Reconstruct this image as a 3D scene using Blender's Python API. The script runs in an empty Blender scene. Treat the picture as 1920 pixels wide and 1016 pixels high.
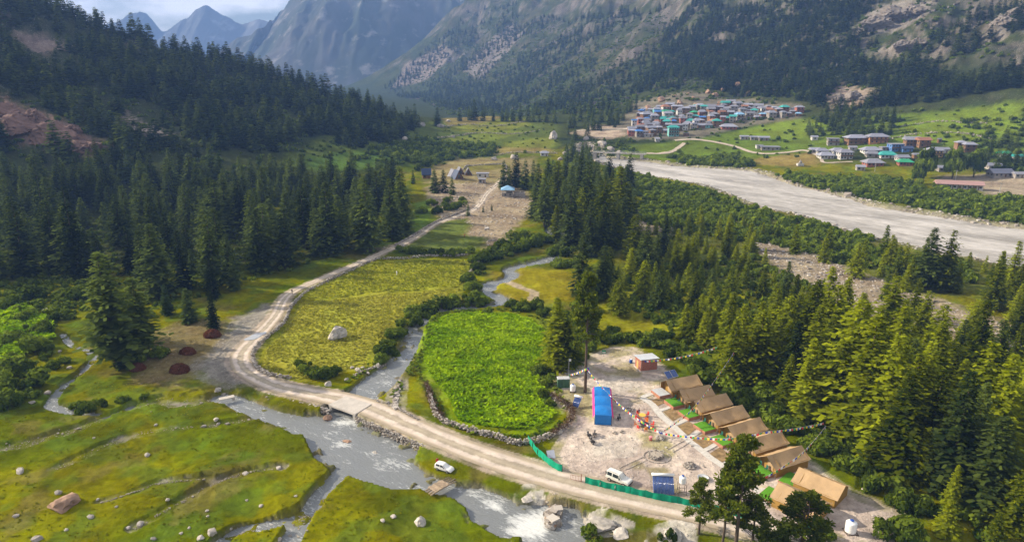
import bpy, bmesh, math, random
import numpy as np
from mathutils import Vector, Matrix

SC = bpy.context.scene
COL = SC.collection
rad = math.radians
# ------------------------------------------------------------------ camera
CAMZ, FPX, PITCH = 71.0, 1280.0, rad(16.5)
cam = bpy.data.cameras.new('camera')
cam.lens, cam.sensor_width = 24.0, 36.0
cam.clip_start, cam.clip_end = 1.0, 40000.0
camo = bpy.data.objects.new('camera', cam)
camo.location = (0, 0, CAMZ)
camo.rotation_euler = (rad(90) - PITCH, 0, 0)
COL.objects.link(camo)
SC.camera = camo
# ------------------------------------------------------------------ light
SUN_EL, SUN_AZ = rad(27), rad(14)          # from the left (-X), swung 14 deg behind the scene
sdir = Vector((-math.cos(SUN_EL) * math.cos(SUN_AZ), math.cos(SUN_EL) * math.sin(SUN_AZ), math.sin(SUN_EL)))
sl = bpy.data.lights.new('sun', 'SUN')
sl.energy, sl.angle, sl.color = 5.0, rad(0.6), (1.0, 0.88, 0.69)
so = bpy.data.objects.new('sun', sl)
so.rotation_euler = sdir.to_track_quat('Z', 'Y').to_euler()
so.location = (-300, 60, 400)
COL.objects.link(so)

W = bpy.data.worlds.new('World')
SC.world = W
W.use_nodes = True
nt = W.node_tree
nt.nodes.clear()
sky = nt.nodes.new('ShaderNodeTexSky')
sky.sky_type = 'NISHITA'
sky.sun_disc = False
sky.sun_elevation = SUN_EL
sky.sun_rotation = -(rad(90) - SUN_AZ)
sky.air_density, sky.dust_density, sky.ozone_density = 1.0, 1.0, 1.5
tc = nt.nodes.new('ShaderNodeTexCoord')
mp = nt.nodes.new('ShaderNodeMapping')
mp.inputs['Scale'].default_value = (1.0, 1.0, 2.6)
mp.inputs['Location'].default_value = (0.37, 0.1, 0.2)
nz = nt.nodes.new('ShaderNodeTexNoise')
nz.inputs['Scale'].default_value = 6.5
nz.inputs['Detail'].default_value = 7
nz.inputs['Roughness'].default_value = 0.55
rp = nt.nodes.new('ShaderNodeValToRGB')
rp.color_ramp.elements[0].position, rp.color_ramp.elements[1].position = 0.40, 0.58
mx = nt.nodes.new('ShaderNodeMix')
mx.data_type = 'RGBA'
mx.inputs[7].default_value = (18.0, 17.4, 17.2, 1)
bg = nt.nodes.new('ShaderNodeBackground')
bg.inputs['Strength'].default_value = 0.047
out = nt.nodes.new('ShaderNodeOutputWorld')
L = nt.links.new
L(tc.outputs['Generated'], mp.inputs[0]); L(mp.outputs[0], nz.inputs[0]); L(nz.outputs[0], rp.inputs[0])
L(rp.outputs[0], mx.inputs[0]); L(sky.outputs[0], mx.inputs[6]); L(mx.outputs[2], bg.inputs[0]); L(bg.outputs[0], out.inputs[0])

SC.view_settings.view_transform = 'Standard'
SC.view_settings.look = 'None'
SC.view_settings.exposure = 0.9
SC.view_settings.gamma = 1.0
SC.render.engine = 'CYCLES'
SC.cycles.use_denoising = True
SC.cycles.max_bounces = 4
SC.cycles.diffuse_bounces = 2
SC.cycles.glossy_bounces = 2
SC.cycles.transmission_bounces = 2
SC.cycles.volume_bounces = 0
SC.cycles.transparent_max_bounces = 4
SC.cycles.use_adaptive_sampling = True
SC.cycles.adaptive_threshold = 0.02
SC.cycles.caustics_reflective = SC.cycles.caustics_refractive = False

# ------------------------------------------------------------------ helpers
def ray(px, py):
    px, py = np.asarray(px, float), np.asarray(py, float)
    a, b = (px - 960) / FPX, (508 - py) / FPX
    return a, math.cos(PITCH) + b * math.sin(PITCH), -math.sin(PITCH) + b * math.cos(PITCH)
def P0(px, py, z=0.0):
    dx, dy, dz = ray(px, py)
    t = (z - CAMZ) / dz
    return dx * t, dy * t
def PY(px, py, Y):
    dx, dy, dz = ray(px, py)
    return dx / dy * Y, Y, CAMZ + dz / dy * Y
def proj(x, y, z):
    x, y, z = np.asarray(x, float), np.asarray(y, float), np.asarray(z, float) - CAMZ
    f = y * math.cos(PITCH) - z * math.sin(PITCH)
    u = y * math.sin(PITCH) + z * math.cos(PITCH)
    return 960 + FPX * x / f, 508 - FPX * u / f
def _h(ix, iy, s):
    n = (ix.astype(np.int64) * 374761393 + iy.astype(np.int64) * 668265263 + s * 974711) & 0xFFFFFFFF
    n = ((n ^ (n >> 13)) * 1274126177) & 0xFFFFFFFF
    n = n ^ (n >> 16)
    return (n & 0xFFFFFF) / float(0xFFFFFF)
def vn(x, y, s=0):
    x, y = np.asarray(x, float), np.asarray(y, float)
    ix, iy = np.floor(x), np.floor(y)
    fx, fy = x - ix, y - iy
    fx, fy = fx * fx * (3 - 2 * fx), fy * fy * (3 - 2 * fy)
    a, b, c, d = _h(ix, iy, s), _h(ix + 1, iy, s), _h(ix, iy + 1, s), _h(ix + 1, iy + 1, s)
    return (a + (b - a) * fx) * (1 - fy) + (c + (d - c) * fx) * fy
def fbm(x, y, s=0, o=4, g=0.5):
    t, a, n = 0.0, 1.0, 0.0
    for i in range(o):
        t = t + a * vn(x * 2 ** i + 17.3 * i, y * 2 ** i - 9.1 * i, s + i * 31)
        n += a; a *= g
    return t / n
def ridged(x, y, s=0, o=4):
    t, a, n = 0.0, 1.0, 0.0
    for i in range(o):
        t = t + a * (1 - np.abs(2 * vn(x * 2 ** i + 3.7 * i, y * 2 ** i + 11.9 * i, s + i * 17) - 1))
        n += a; a *= 0.5
    return t / n
def sst(a, b, x):
    t = np.clip((x - a) / (b - a), 0, 1)
    return t * t * (3 - 2 * t)
def smooth_line(pts, n=6):
    p = np.asarray(pts, float)
    q = np.vstack([2 * p[0] - p[1], p, 2 * p[-1] - p[-2]])
    o = []
    for i in range(len(p) - 1):
        p0, p1, p2, p3 = q[i:i + 4]
        for t in np.arange(n) / n:
            o.append(.5 * (2 * p1 + (p2 - p0) * t + (2 * p0 - 5 * p1 + 4 * p2 - p3) * t * t + (3 * p1 - p0 - 3 * p2 + p3) * t ** 3))
    o.append(p[-1])
    return np.array(o)
def px_line(pts, z=0.0, n=5):
    """pixel polyline (px, py, width) -> smooth ground polyline (x, y, width)"""
    a = np.array(pts, float)
    x, y = P0(a[:, 0], a[:, 1], z)
    w = a[:, 2] if a.shape[1] > 2 else np.ones(len(a))
    return smooth_line(np.c_[x, y, w], n)
def px_poly(pts, z=0.0):
    a = np.array(pts, float)
    return np.c_[P0(a[:, 0], a[:, 1], z)]
def sd_poly(X, Y, poly, margin=12.0):
    """signed distance (negative inside), only near the polygon"""
    r = np.full(X.shape, margin)
    lo, hi = poly.min(0) - margin, poly.max(0) + margin
    m = (X > lo[0]) & (X < hi[0]) & (Y > lo[1]) & (Y < hi[1])
    if not m.any():
        return r
    x, y = X[m], Y[m]
    d = np.full(x.shape, 1e9)
    ins = np.zeros(x.shape, bool)
    for i in range(len(poly)):
        ax, ay = poly[i]; bx, by = poly[(i + 1) % len(poly)]
        ex, ey = bx - ax, by - ay
        t = np.clip(((x - ax) * ex + (y - ay) * ey) / (ex * ex + ey * ey + 1e-9), 0, 1)
        d = np.minimum(d, (x - ax - t * ex) ** 2 + (y - ay - t * ey) ** 2)
        if abs(ey) > 1e-9:
            ins ^= ((ay > y) != (by > y)) & (x < (bx - ax) * (y - ay) / ey + ax)
    d = np.sqrt(d)
    r[m] = np.where(ins, -d, np.minimum(d, margin))
    return r
def sd_line(X, Y, line, margin=12.0):
    """distance to a polyline minus half its width"""
    r = np.full(X.shape, margin)
    wm = line[:, 2].max() / 2 + margin
    lo, hi = line[:, :2].min(0) - wm, line[:, :2].max(0) + wm
    m = (X > lo[0]) & (X < hi[0]) & (Y > lo[1]) & (Y < hi[1])
    if not m.any():
        return r
    x, y = X[m], Y[m]
    d = np.full(x.shape, margin)
    for i in range(len(line) - 1):
        ax, ay, aw = line[i]; bx, by, bw = line[i + 1]
        ex, ey = bx - ax, by - ay
        t = np.clip(((x - ax) * ex + (y - ay) * ey) / (ex * ex + ey * ey + 1e-9), 0, 1)
        d = np.minimum(d, np.hypot(x - ax - t * ex, y - ay - t * ey) - (aw + (bw - aw) * t) / 2)
    r[m] = d
    return r

def mesh_np(name, V, F, mats=None, smooth=False, mi=None):
    V, F = np.asarray(V, np.float32), np.asarray(F, np.int32)
    k = F.shape[1]
    me = bpy.data.meshes.new(name)
    me.vertices.add(len(V)); me.vertices.foreach_set('co', V.ravel())
    me.loops.add(F.size); me.loops.foreach_set('vertex_index', F.ravel())
    me.polygons.add(len(F))
    me.polygons.foreach_set('loop_start', np.arange(0, F.size, k, dtype=np.int32))
    me.polygons.foreach_set('use_smooth', np.full(len(F), smooth))
    if mi is not None:
        me.polygons.foreach_set('material_index', np.asarray(mi, np.int32))
    for m in (mats or []):
        me.materials.append(m)
    me.update(); me.validate()
    return me
def link(name, data, parent=None, loc=None, rz=0.0, scale=None):
    o = bpy.data.objects.new(name, data)
    COL.objects.link(o)
    if parent is not None:
        o.parent = parent
    if loc is not None:
        o.location = loc
    if rz:
        o.rotation_euler = (0, 0, rz)
    if scale is not None:
        o.scale = (scale,) * 3 if np.isscalar(scale) else scale
    return o
def tag(o, label, cat, group=None):
    o['label'] = label; o['category'] = cat
    if group:
        o['group'] = group
    return o
def thing(name, label, cat, loc=(0, 0, 0), rz=0.0, group=None):
    o = link(name, None, None, loc, rz)
    o.empty_display_size = 0.2
    return tag(o, label, cat, group)
def kind(o, k):
    o['kind'] = k
    return o

def clear_mat(name):
    m = bpy.data.materials.new(name)
    m.use_nodes = True
    t = m.node_tree
    b = t.nodes['Principled BSDF']
    b.inputs['Specular IOR Level'].default_value = 0.25
    return m, t, b
def nn(t, typ, **kw):
    n = t.nodes.new('ShaderNode' + typ)
    for k, v in kw.items():
        if k in n.inputs:
            n.inputs[k].default_value = v
        else:
            setattr(n, k, v)
    return n
MATS = {}
def mat(name, col, rough=0.8, var=0.15, scale=2.0, bump=0.0, metal=0.0, spec=0.25, rnd=0.0, dark=None):
    """a painted / cloth / stone surface: base colour broken up by noise, a little random per object"""
    if name in MATS:
        return MATS[name]
    m, t, b = clear_mat(name)
    b.inputs['Roughness'].default_value = rough
    b.inputs['Metallic'].default_value = metal
    b.inputs['Specular IOR Level'].default_value = spec
    tcn = nn(t, 'TexCoord')
    n = nn(t, 'TexNoise', Scale=scale, Detail=5.0, Roughness=0.6)
    t.links.new(tcn.outputs['Object'], n.inputs[0])
    r = nn(t, 'MapRange')
    r.inputs[1].default_value, r.inputs[2].default_value = 0.3, 0.7
    r.inputs[3].default_value, r.inputs[4].default_value = 1 - var, 1 + var
    t.links.new(n.outputs[0], r.inputs[0])
    hs = nn(t, 'HueSaturation')
    hs.inputs['Color'].default_value = (*col, 1)
    t.links.new(r.outputs[0], hs.inputs['Value'])
    if rnd:
        oi = nn(t, 'ObjectInfo')
        r2 = nn(t, 'MapRange')
        r2.inputs[3].default_value, r2.inputs[4].default_value = 1 - rnd, 1 + rnd
        t.links.new(oi.outputs['Random'], r2.inputs[0])
        mu = nn(t, 'Math', operation='MULTIPLY')
        t.links.new(r.outputs[0], mu.inputs[0]); t.links.new(r2.outputs[0], mu.inputs[1])
        t.links.new(mu.outputs[0], hs.inputs['Value'])
    t.links.new(hs.outputs[0], b.inputs['Base Color'])
    if bump:
        bp = nn(t, 'Bump', Strength=0.6, Distance=bump)
        t.links.new(n.outputs[0], bp.inputs['Height']); t.links.new(bp.outputs[0], b.inputs['Normal'])
    MATS[name] = m
    return m
def leaf_mat(name, col, tint, trans=0.3, rnd=0.25):
    """foliage: colour runs between two greens by a per-clump attribute and per tree, part of the light passes through"""
    m, t, b = clear_mat(name)
    t.nodes.remove(b)
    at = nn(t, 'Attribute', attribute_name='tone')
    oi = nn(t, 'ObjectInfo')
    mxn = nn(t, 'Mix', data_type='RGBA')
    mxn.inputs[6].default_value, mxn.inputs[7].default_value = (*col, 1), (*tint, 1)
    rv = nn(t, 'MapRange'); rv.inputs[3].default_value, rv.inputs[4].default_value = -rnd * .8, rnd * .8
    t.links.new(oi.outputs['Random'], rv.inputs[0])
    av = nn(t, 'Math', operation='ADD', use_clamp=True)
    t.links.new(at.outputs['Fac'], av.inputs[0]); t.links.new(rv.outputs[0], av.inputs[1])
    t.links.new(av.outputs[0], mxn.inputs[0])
    r2 = nn(t, 'MapRange')
    r2.inputs[3].default_value, r2.inputs[4].default_value = 1 - rnd, 1 + rnd
    t.links.new(oi.outputs['Random'], r2.inputs[0])
    hs = nn(t, 'HueSaturation')
    t.links.new(r2.outputs[0], hs.inputs['Value']); t.links.new(mxn.outputs[2], hs.inputs['Color'])
    d = nn(t, 'BsdfDiffuse'); tr = nn(t, 'BsdfTranslucent'); ms = nn(t, 'MixShader')
    ms.inputs[0].default_value = trans
    t.links.new(hs.outputs[0], d.inputs[0]); t.links.new(hs.outputs[0], tr.inputs[0])
    t.links.new(d.outputs[0], ms.inputs[1]); t.links.new(tr.outputs[0], ms.inputs[2])
    t.links.new(ms.outputs[0], t.nodes['Material Output'].inputs[0])
    MATS[name] = m
    return m
# ------------------------------------------------------------------ terrain: control points (pixel, distance) -> heights
CTRL = []
def col_pts(px, *pts):
    for Y, py in pts:
        CTRL.append(PY(px, py, Y))
def flat_pts(px, *Ys, z=0.0):
    for Y in Ys:
        CTRL.append(((px - 960) / FPX * Y * 1.02, Y, z))
for p in (-500, -250, 0, 200, 430, 650, 900, 1100, 1300, 1500, 1700, 1920, 2200, 2500):
    flat_pts(p, 50, 90, 130, 180, 230)
for p in (0, 200, 430, 650, 900, 1100, 1300, 1500, 1700):
    flat_pts(p, 290)
for p in (430, 650, 780, 900, 1030, 1100, 1200, 1300, 1500, 1700):
    flat_pts(p, 350)
for p in (780, 900, 1030, 1100, 1200, 1300, 1450, 1600):
    flat_pts(p, 420)
for p in (780, 900, 1030, 1100, 1200, 1300):
    flat_pts(p, 480)
for p in (900, 1030, 1100, 1200, 1300):
    flat_pts(p, 535)
# left spur
col_pts(-500, (300, 330), (380, 150), (480, 0), (640, -200))
col_pts(-250, (280, 420), (330, 350), (420, 180), (540, 20), (700, -120))
col_pts(0, (300, 436), (350, 360), (400, 275), (425, 215), (520, 110), (640, 0), (760, -20))
CTRL += [(-640, 900, 120), (-800, 800, 240), (-560, 1000, 60)]
col_pts(200, (330, 405), (390, 310), (430, 265), (480, 215), (590, 120), (690, 62))
col_pts(430, (365, 378), (430, 300), (520, 232), (620, 160), (700, 116))
col_pts(600, (400, 352), (470, 296), (560, 240), (660, 195), (725, 168))
col_pts(760, (520, 296), (600, 258), (690, 232), (745, 212))
for p, Y, z in ((200, 780, 70), (430, 790, 48), (600, 810, 24), (760, 850, 8), (430, 950, 5), (600, 1000, 0), (200, 950, 30), (760, 1050, 0),
                (300, 1300, -5), (500, 1400, -5), (660, 1500, -5), (100, 1300, 0), (-100, 1300, 40), (400, 2000, -8), (640, 2100, -8), (200, 2000, -8),
                (100, 2700, 0), (400, 2700, 0), (640, 2800, 0)):
    CTRL.append(((p - 960) / FPX * Y * 1.02, Y, z))
# centre: terraces climbing to a crest, valley behind, then the big slope
col_pts(830, (560, 293), (620, 268), (700, 240), (770, 220))
col_pts(910, (570, 290), (640, 262), (720, 236), (810, 215))
col_pts(1000, (570, 288), (640, 260), (720, 236), (810, 216))
for p, Y, z in ((830, 880, 8), (910, 930, 8), (1000, 930, 10), (830, 1100, -4), (940, 1150, -4), (830, 1500, -4), (760, 1800, -5), (900, 1400, -2), (700, 1750, -6)):
    CTRL.append(((p - 960) / FPX * Y * 1.02, Y, z))
col_pts(1090, (585, 287), (630, 268), (700, 240), (780, 215), (900, 200), (1150, 165), (1400, 110), (1700, 50), (2000, 0), (2500, -90))
col_pts(950, (1350, 200), (1600, 160), (1850, 105), (2150, 50), (2450, 0), (2750, -60))
col_pts(860, (1650, 190), (1900, 140), (2200, 80), (2500, 10))
col_pts(780, (1900, 188), (2150, 140), (2350, 96))
col_pts(715, (2000, 190), (2250, 152))
for p, Y, z in ((860, 2750, 230), (780, 2750, 90), (715, 2600, 10)):
    CTRL.append(((p - 960) / FPX * Y * 1.02, Y, z))
# right: river flat, village terraces, mountain
col_pts(1200, (560, 299), (600, 277), (640, 255), (690, 232), (760, 205), (850, 188), (1000, 160), (1200, 100), (1450, 50), (1700, 0), (2100, -100), (2700, -150))
col_pts(1300, (560, 298), (590, 277), (625, 256), (670, 231), (730, 201), (790, 180), (900, 142), (1100, 75), (1350, 0), (1700, -120), (2300, -220))
col_pts(1400, (500, 322), (545, 299), (585, 276), (625, 252), (670, 228), (730, 197), (790, 176), (900, 130), (1080, 55), (1200, 0), (1600, -150))
col_pts(1500, (440, 345), (480, 325), (535, 296), (585, 268), (635, 236), (700, 196), (790, 145), (920, 70), (1060, 0), (1400, -170))
col_pts(1700, (390, 368), (440, 341), (495, 308), (540, 276), (580, 241), (625, 202), (690, 150), (790, 75), (900, 0), (1200, -200))
col_pts(1920, (330, 412), (385, 373), (430, 340), (475, 305), (515, 262), (560, 208), (620, 150), (700, 75), (790, 0), (1000, -170))
col_pts(2200, (320, 420), (390, 340), (430, 300), (470, 240), (520, 150), (620, 0), (800, -200))
col_pts(2500, (300, 400), (390, 300), (480, 120), (600, -100))
CT = np.array(CTRL)
def uv(x, y):
    return np.c_[np.log(y) * 1.6, x / y * 1.25]
def rbf_fit(ct):
    q = uv(ct[:, 0], ct[:, 1])
    d = np.sqrt(((q[:, None] - q[None]) ** 2).sum(-1))
    n = len(q)
    A = np.zeros((n + 3, n + 3))
    A[:n, :n] = d + np.eye(n) * -0.004
    A[:n, n] = 1; A[:n, n + 1:] = q
    A[n, :n] = 1; A[n + 1:, :n] = q.T
    w = np.linalg.solve(A, np.r_[ct[:, 2] / ct[:, 1], 0, 0, 0])
    return q, w
RQ, RW = rbf_fit(CT)
def rbf(x, y):
    o = np.empty(x.shape)
    n = len(RQ)
    for i in range(0, len(x), 40000):
        q = uv(x[i:i + 40000], y[i:i + 40000]).astype(np.float32)
        d = np.sqrt(np.maximum((q ** 2).sum(1)[:, None] + (RQ.astype(np.float32) ** 2).sum(1)[None] - 2 * q @ RQ.T.astype(np.float32), 0))
        o[i:i + 40000] = d @ RW[:n].astype(np.float32) + RW[n] + q @ RW[n + 1:]
    return o * y

rows = [52.0]
while rows[-1] < 2800:
    rows.append(rows[-1] * (1.0036 if rows[-1] < 240 else 1.0075))
RY = np.array(rows)
NCOL = 660
VC = np.linspace(-0.98, 0.98, NCOL)
GY, GV = np.meshgrid(RY, VC, indexing='ij')
GX = GY * GV
X, Y = GX.ravel(), GY.ravel()
base = rbf(X, Y)
hill = np.maximum(base - 1.2, 0)
hill = hill * sst(0, 3, hill)
valley = 1 - sst(0.5, 6, hill)

# ---- lines and areas of the valley floor, read off the photograph
ROAD = px_line([(1700, 1075, 6), (1500, 1020, 6), (1390, 986, 6.5), (1280, 957, 6.6), (1150, 928, 6.8), (1040, 900, 6.8), (940, 870, 6.6), (860, 840, 6.2),
                (790, 811, 6.2), (735, 786, 6.5), (690, 766, 6.5), (640, 752, 6.5), (580, 740, 5.6), (520, 727, 5.4), (478, 708, 5.2), (455, 690, 5.2),
                (452, 668, 5.2), (475, 640, 4.8), (500, 615, 4.2), (520, 590, 3.9), (530, 568, 3.6), (548, 550, 3.2), (590, 530, 2.8), (640, 508, 2.8),
                (690, 487, 3.0), (722, 472, 3.5), (770, 450, 3.5), (815, 420, 3.2), (850, 408, 3.2), (885, 395, 3.2), (902, 380, 3), (912, 364, 3), (930, 348, 3), (950, 330, 2.5)])
STREAM_DOWN = px_poly([(640, 779), (665, 795), (700, 810), (740, 830), (778, 846), (768, 862), (778, 882), (812, 902), (850, 912), (890, 917), (930, 932), (960, 947),
                       (990, 952), (1015, 952), (1040, 957), (1060, 956), (1078, 960), (1086, 990), (1086, 1060), (985, 1060), (990, 1012), (975, 1004), (945, 1010), (930, 1000), (912, 985), (893, 974), (885, 955), (860, 934),
                       (830, 926), (790, 913), (740, 914), (690, 902), (650, 890), (625, 882), (600, 862), (590, 842), (575, 812), (556, 792), (575, 781), (610, 786), (622, 780)], -1.0)
STREAM_UP = px_line([(640, 778, 7), (668, 757, 7), (700, 728, 7.5), (722, 708, 6.5), (740, 690, 5), (757, 668, 3.6), (772, 640, 3.2), (783, 612, 3), (800, 592, 3), (850, 580, 3),
                     (905, 577, 3), (945, 568, 4.2), (930, 557, 3.6), (916, 546, 3.4), (922, 533, 3.6), (946, 528, 3.6), (962, 518, 3.6), (954, 508, 3.4), (980, 500, 4), (1010, 494, 4.5), (1040, 484, 4), (1062, 466, 4)], -1.0)
POOL = px_line([(1048, 446, 5), (1040, 434, 7), (1046, 422, 5)], -1.0)
RILLW = px_line([(395, 1040, 1.6), (450, 1000, 1.5), (520, 985, 1.5), (575, 966, 1.7), (600, 930, 1.6), (632, 898, 2.0), (650, 880, 2.4)], -1.0)
RILLW2 = px_line([(575, 966, 1.5), (560, 990, 1.7), (535, 1030, 2)], -1.0)
FORD = px_line([(415, 747, 2.5), (440, 752, 2.8), (480, 770, 3.2), (520, 784, 4), (570, 800, 6)], -0.9)
BROOK = px_line([(118, 628, .2), (130, 645, .2), (150, 655, .4), (168, 660, .3), (176, 675, .4), (160, 695, .3), (140, 712, .5), (118, 728, .5), (106, 742, .6), (96, 762, .8), (130, 772, 1.2), (200, 782, .8), (245, 766, .6)], -1.0)
RILL1 = px_line([(-40, 850, 1.6), (10, 840, 1.6), (80, 824, 1.8), (140, 806, 1.6), (190, 787, 1.6)], -0.3)
RILL2 = px_line([(245, 766, 1.2), (300, 752, 3.5), (340, 757, 3.5), (385, 750, 2), (415, 747, 2)], -0.3)
RILL3 = px_line([(100, 880, .5), (150, 858, .8), (200, 835, .9), (260, 813, .9), (330, 802, .7), (400, 798, .6), (470, 786, .5)], -0.3)
RILL4 = px_line([(250, 990, .4), (330, 946, .5), (400, 906, .4), (460, 886, .5), (530, 876, .4)], -0.3)
RILL5 = px_line([(190, 940, .2), (260, 918, .2), (300, 904, .3), (390, 896, .2)], -0.2)
SIDEPATH = px_line([(955, 528, 1.2), (985, 541, 1.2), (1002, 548, 1.3), (999, 562, 1.2)])
RIVER = px_poly([(1135, 297), (1200, 303), (1260, 312), (1330, 317), (1400, 321), (1445, 335), (1480, 349), (1530, 359), (1580, 373), (1620, 387), (1700, 400), (1780, 412), (1860, 426),
                 (1930, 434), (2200, 470), (2200, 560), (1920, 500), (1800, 476), (1700, 455), (1600, 430), (1520, 405), (1440, 388), (1385, 366), (1330, 346), (1230, 330), (1150, 309), (1120, 300), (1090, 290), (1100, 284)], -1.0)
CAMP = px_poly([(1042, 752), (1050, 715), (1072, 690), (1125, 662), (1150, 652), (1185, 652), (1240, 692), (1262, 712), (1330, 745), (1420, 800), (1500, 862), (1590, 925), (1690, 965), (1690, 1005), (1600, 1030),
                (1430, 990), (1290, 948), (1190, 930), (1110, 908), (1062, 890), (1038, 850), (1060, 815), (1076, 795), (1070, 770)])
CROP_BRIGHT = px_poly([(786, 672), (790, 640), (800, 606), (830, 592), (900, 584), (955, 585), (1000, 598), (1028, 622), (1022, 660), (1012, 692), (1040, 752), (1052, 778), (1022, 803), (965, 812), (890, 803), (850, 790), (838, 752), (802, 712)])
FIELD_OLIVE = px_poly([(484, 688), (492, 658), (520, 628), (545, 596), (560, 566), (640, 560), (735, 549), (860, 538), (870, 548), (800, 575), (760, 590), (735, 620), (700, 660), (690, 690), (640, 692), (560, 716), (505, 712)])
FIELD_UP = px_poly([(566, 560), (580, 545), (640, 520), (700, 492), (780, 487), (875, 487), (885, 510), (862, 538), (735, 549), (640, 560)])
FIELD_FAR = px_poly([(748, 470), (790, 440), (830, 416), (875, 410), (882, 425), (868, 440), (910, 446), (905, 466), (850, 478), (780, 480)])
MEADOW_C = px_poly([(912, 540), (930, 512), (980, 500), (1060, 506), (1085, 520), (1080, 560), (1010, 575), (950, 565)])
GREEN_FAR = px_poly([(770, 420), (775, 378), (806, 372), (812, 400), (800, 430), (775, 440)])
GRAVEL_FAR = px_poly([(690, 470), (760, 455), (775, 440), (830, 415), (800, 380), (800, 350), (900, 340), (960, 345), (1010, 380), (985, 410), (960, 430), (950, 445), (905, 470), (910, 446), (868, 440), (882, 425), (850, 412), (760, 462)])
GRAVEL_SIDE = px_poly([(360, 690), (420, 640), (440, 600), (500, 570), (520, 575), (500, 610), (470, 650), (455, 690), (478, 725), (430, 725), (385, 712)])
BROWN_SIDE = px_poly([(255, 715), (250, 672), (290, 625), (345, 605), (430, 600), (440, 640), (380, 700), (330, 720)])
GRAVEL_RIGHT = px_poly([(1420, 475), (1400, 440), (1500, 470), (1640, 520), (1760, 560), (1900, 610), (2000, 640), (2000, 760), (1850, 720), (1700, 660), (1560, 600), (1480, 520)])
GRAVEL_MID = px_poly([(1170, 430), (1180, 395), (1250, 400), (1290, 425), (1260, 440)])
MEADOW_R = px_poly([(1085, 640), (1100, 585), (1200, 535), (1400, 530), (1420, 560), (1300, 580), (1280, 620), (1230, 650), (1150, 660)])
MEADOW_R2 = px_poly([(1370, 700), (1440, 665), (1520, 680), (1560, 740), (1480, 750), (1400, 730)])
SAND = [px_poly([(985, 918), (1005, 915), (1012, 935), (985, 942), (972, 932)]), px_poly([(1095, 975), (1130, 962), (1180, 985), (1175, 1000), (1120, 1000)]), px_poly([(1225, 995), (1290, 980), (1300, 1030), (1220, 1030)])]
BAR = px_poly([(745, 700), (760, 700), (755, 745), (752, 780), (725, 770), (735, 735)])
ISLAND = px_poly([(1012, 958), (1035, 940), (1058, 948), (1060, 985), (1030, 1000), (1012, 985)], -0.6)

SDR = sd_line(X, Y, ROAD, 14)
SDS = np.minimum.reduce([sd_poly(X, Y, STREAM_DOWN, 14), sd_line(X, Y, STREAM_UP, 14), sd_line(X, Y, POOL, 14)])
SDF = sd_line(X, Y, FORD, 10)
SDRW = np.minimum(sd_line(X, Y, RILLW, 8), sd_line(X, Y, RILLW2, 8))
SDB = sd_line(X, Y, BROOK, 8)
SDG = np.minimum.reduce([sd_line(X, Y, r, 8) for r in (RILL1, RILL2, RILL3, RILL4, RILL5)])
SDV = sd_poly(X, Y, RIVER, 60)
SDC = sd_poly(X, Y, CAMP, 14)
SDI = sd_poly(X, Y, ISLAND, 6)
edge = (fbm(X / 2.5, Y / 2.5, 5, 3) - .5) * 2.0      # ragged shore lines, metres
SDS_ = SDS + edge * .9
# ---- heights
flatten = np.minimum.reduce([sst(0, 6, SDR), sst(0, 6, SDC)])
meadow_rel = (fbm(X / 14 + Y / 40, Y / 9, 11, 3) - .5) * 1.7 + (fbm(X / 3.5, Y / 3.5, 12, 3) - .5) * .75
z = valley * flatten * sst(45, 70, Y) * meadow_rel
z += valley * sst(250, 420, Y) * (fbm(X / 30, Y / 30, 13, 3) - .5) * 2.0 * flatten
z += valley * np.exp(-(np.maximum(SDR, 0) / 2.2) ** 2) * .45 * sst(300, 200, Y)        # the track lies on a low bank
roughm = sst(2, 40, hill)
hill = np.where(hill > 300, 300 + 220 * np.tanh((hill - 300) / 260), hill)
z += hill + roughm * ((ridged(X / 130, Y / 130, 3, 5) - .55) * np.clip(hill * .28, 0, 55) + (fbm(X / 22, Y / 22, 8, 3) - .5) * np.clip(hill * .1, 0, 9))
crag = sst(30, 90, hill) * sst(.42, .62, fbm(X / 150, Y / 150, 51, 3))
z += crag * ((ridged(X / 42, Y / 42, 52, 4) - .5) * 22 + (ridged(X / 15, Y / 15, 53, 3) - .5) * 7)
carve = lambda z, sd, depth, w: z * sst(-.2, w, sd) + (1 - sst(-.2, w, sd)) * np.minimum(z, -depth)
z = carve(z, SDG + edge * .5, .45, .9)
z = carve(z, SDB + edge * .45, 1.25, .8)
z = carve(z, SDF + edge * .5, 1.25, 1.6)
z = carve(z, SDRW + edge * .3, 1.3, .7)
z = carve(z, SDS_, 1.75, .8)
z = carve(z, SDV + edge * 2, 2.2, 7)
z = np.where(SDI < 0, np.maximum(z, -.75 + .5 * fbm(X / 1.2, Y / 1.2, 4, 2)), z)
ZG = z.reshape(GX.shape)
DV = VC[1] - VC[0]
RI = np.arange(len(RY))
def H(x, y):
    x, y = np.atleast_1d(np.asarray(x, float)), np.atleast_1d(np.asarray(y, float))
    r = np.clip(np.interp(y, RY, RI), 0, len(RY) - 1.001)
    c = np.clip((x / y - VC[0]) / DV, 0, NCOL - 1.001)
    r0, c0 = r.astype(int), c.astype(int)
    fr, fc = r - r0, c - c0
    return (ZG[r0, c0] * (1 - fc) + ZG[r0, c0 + 1] * fc) * (1 - fr) + (ZG[r0 + 1, c0] * (1 - fc) + ZG[r0 + 1, c0 + 1] * fc) * fr
_ty = np.geomspace(60, 2780, 1100)
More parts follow.
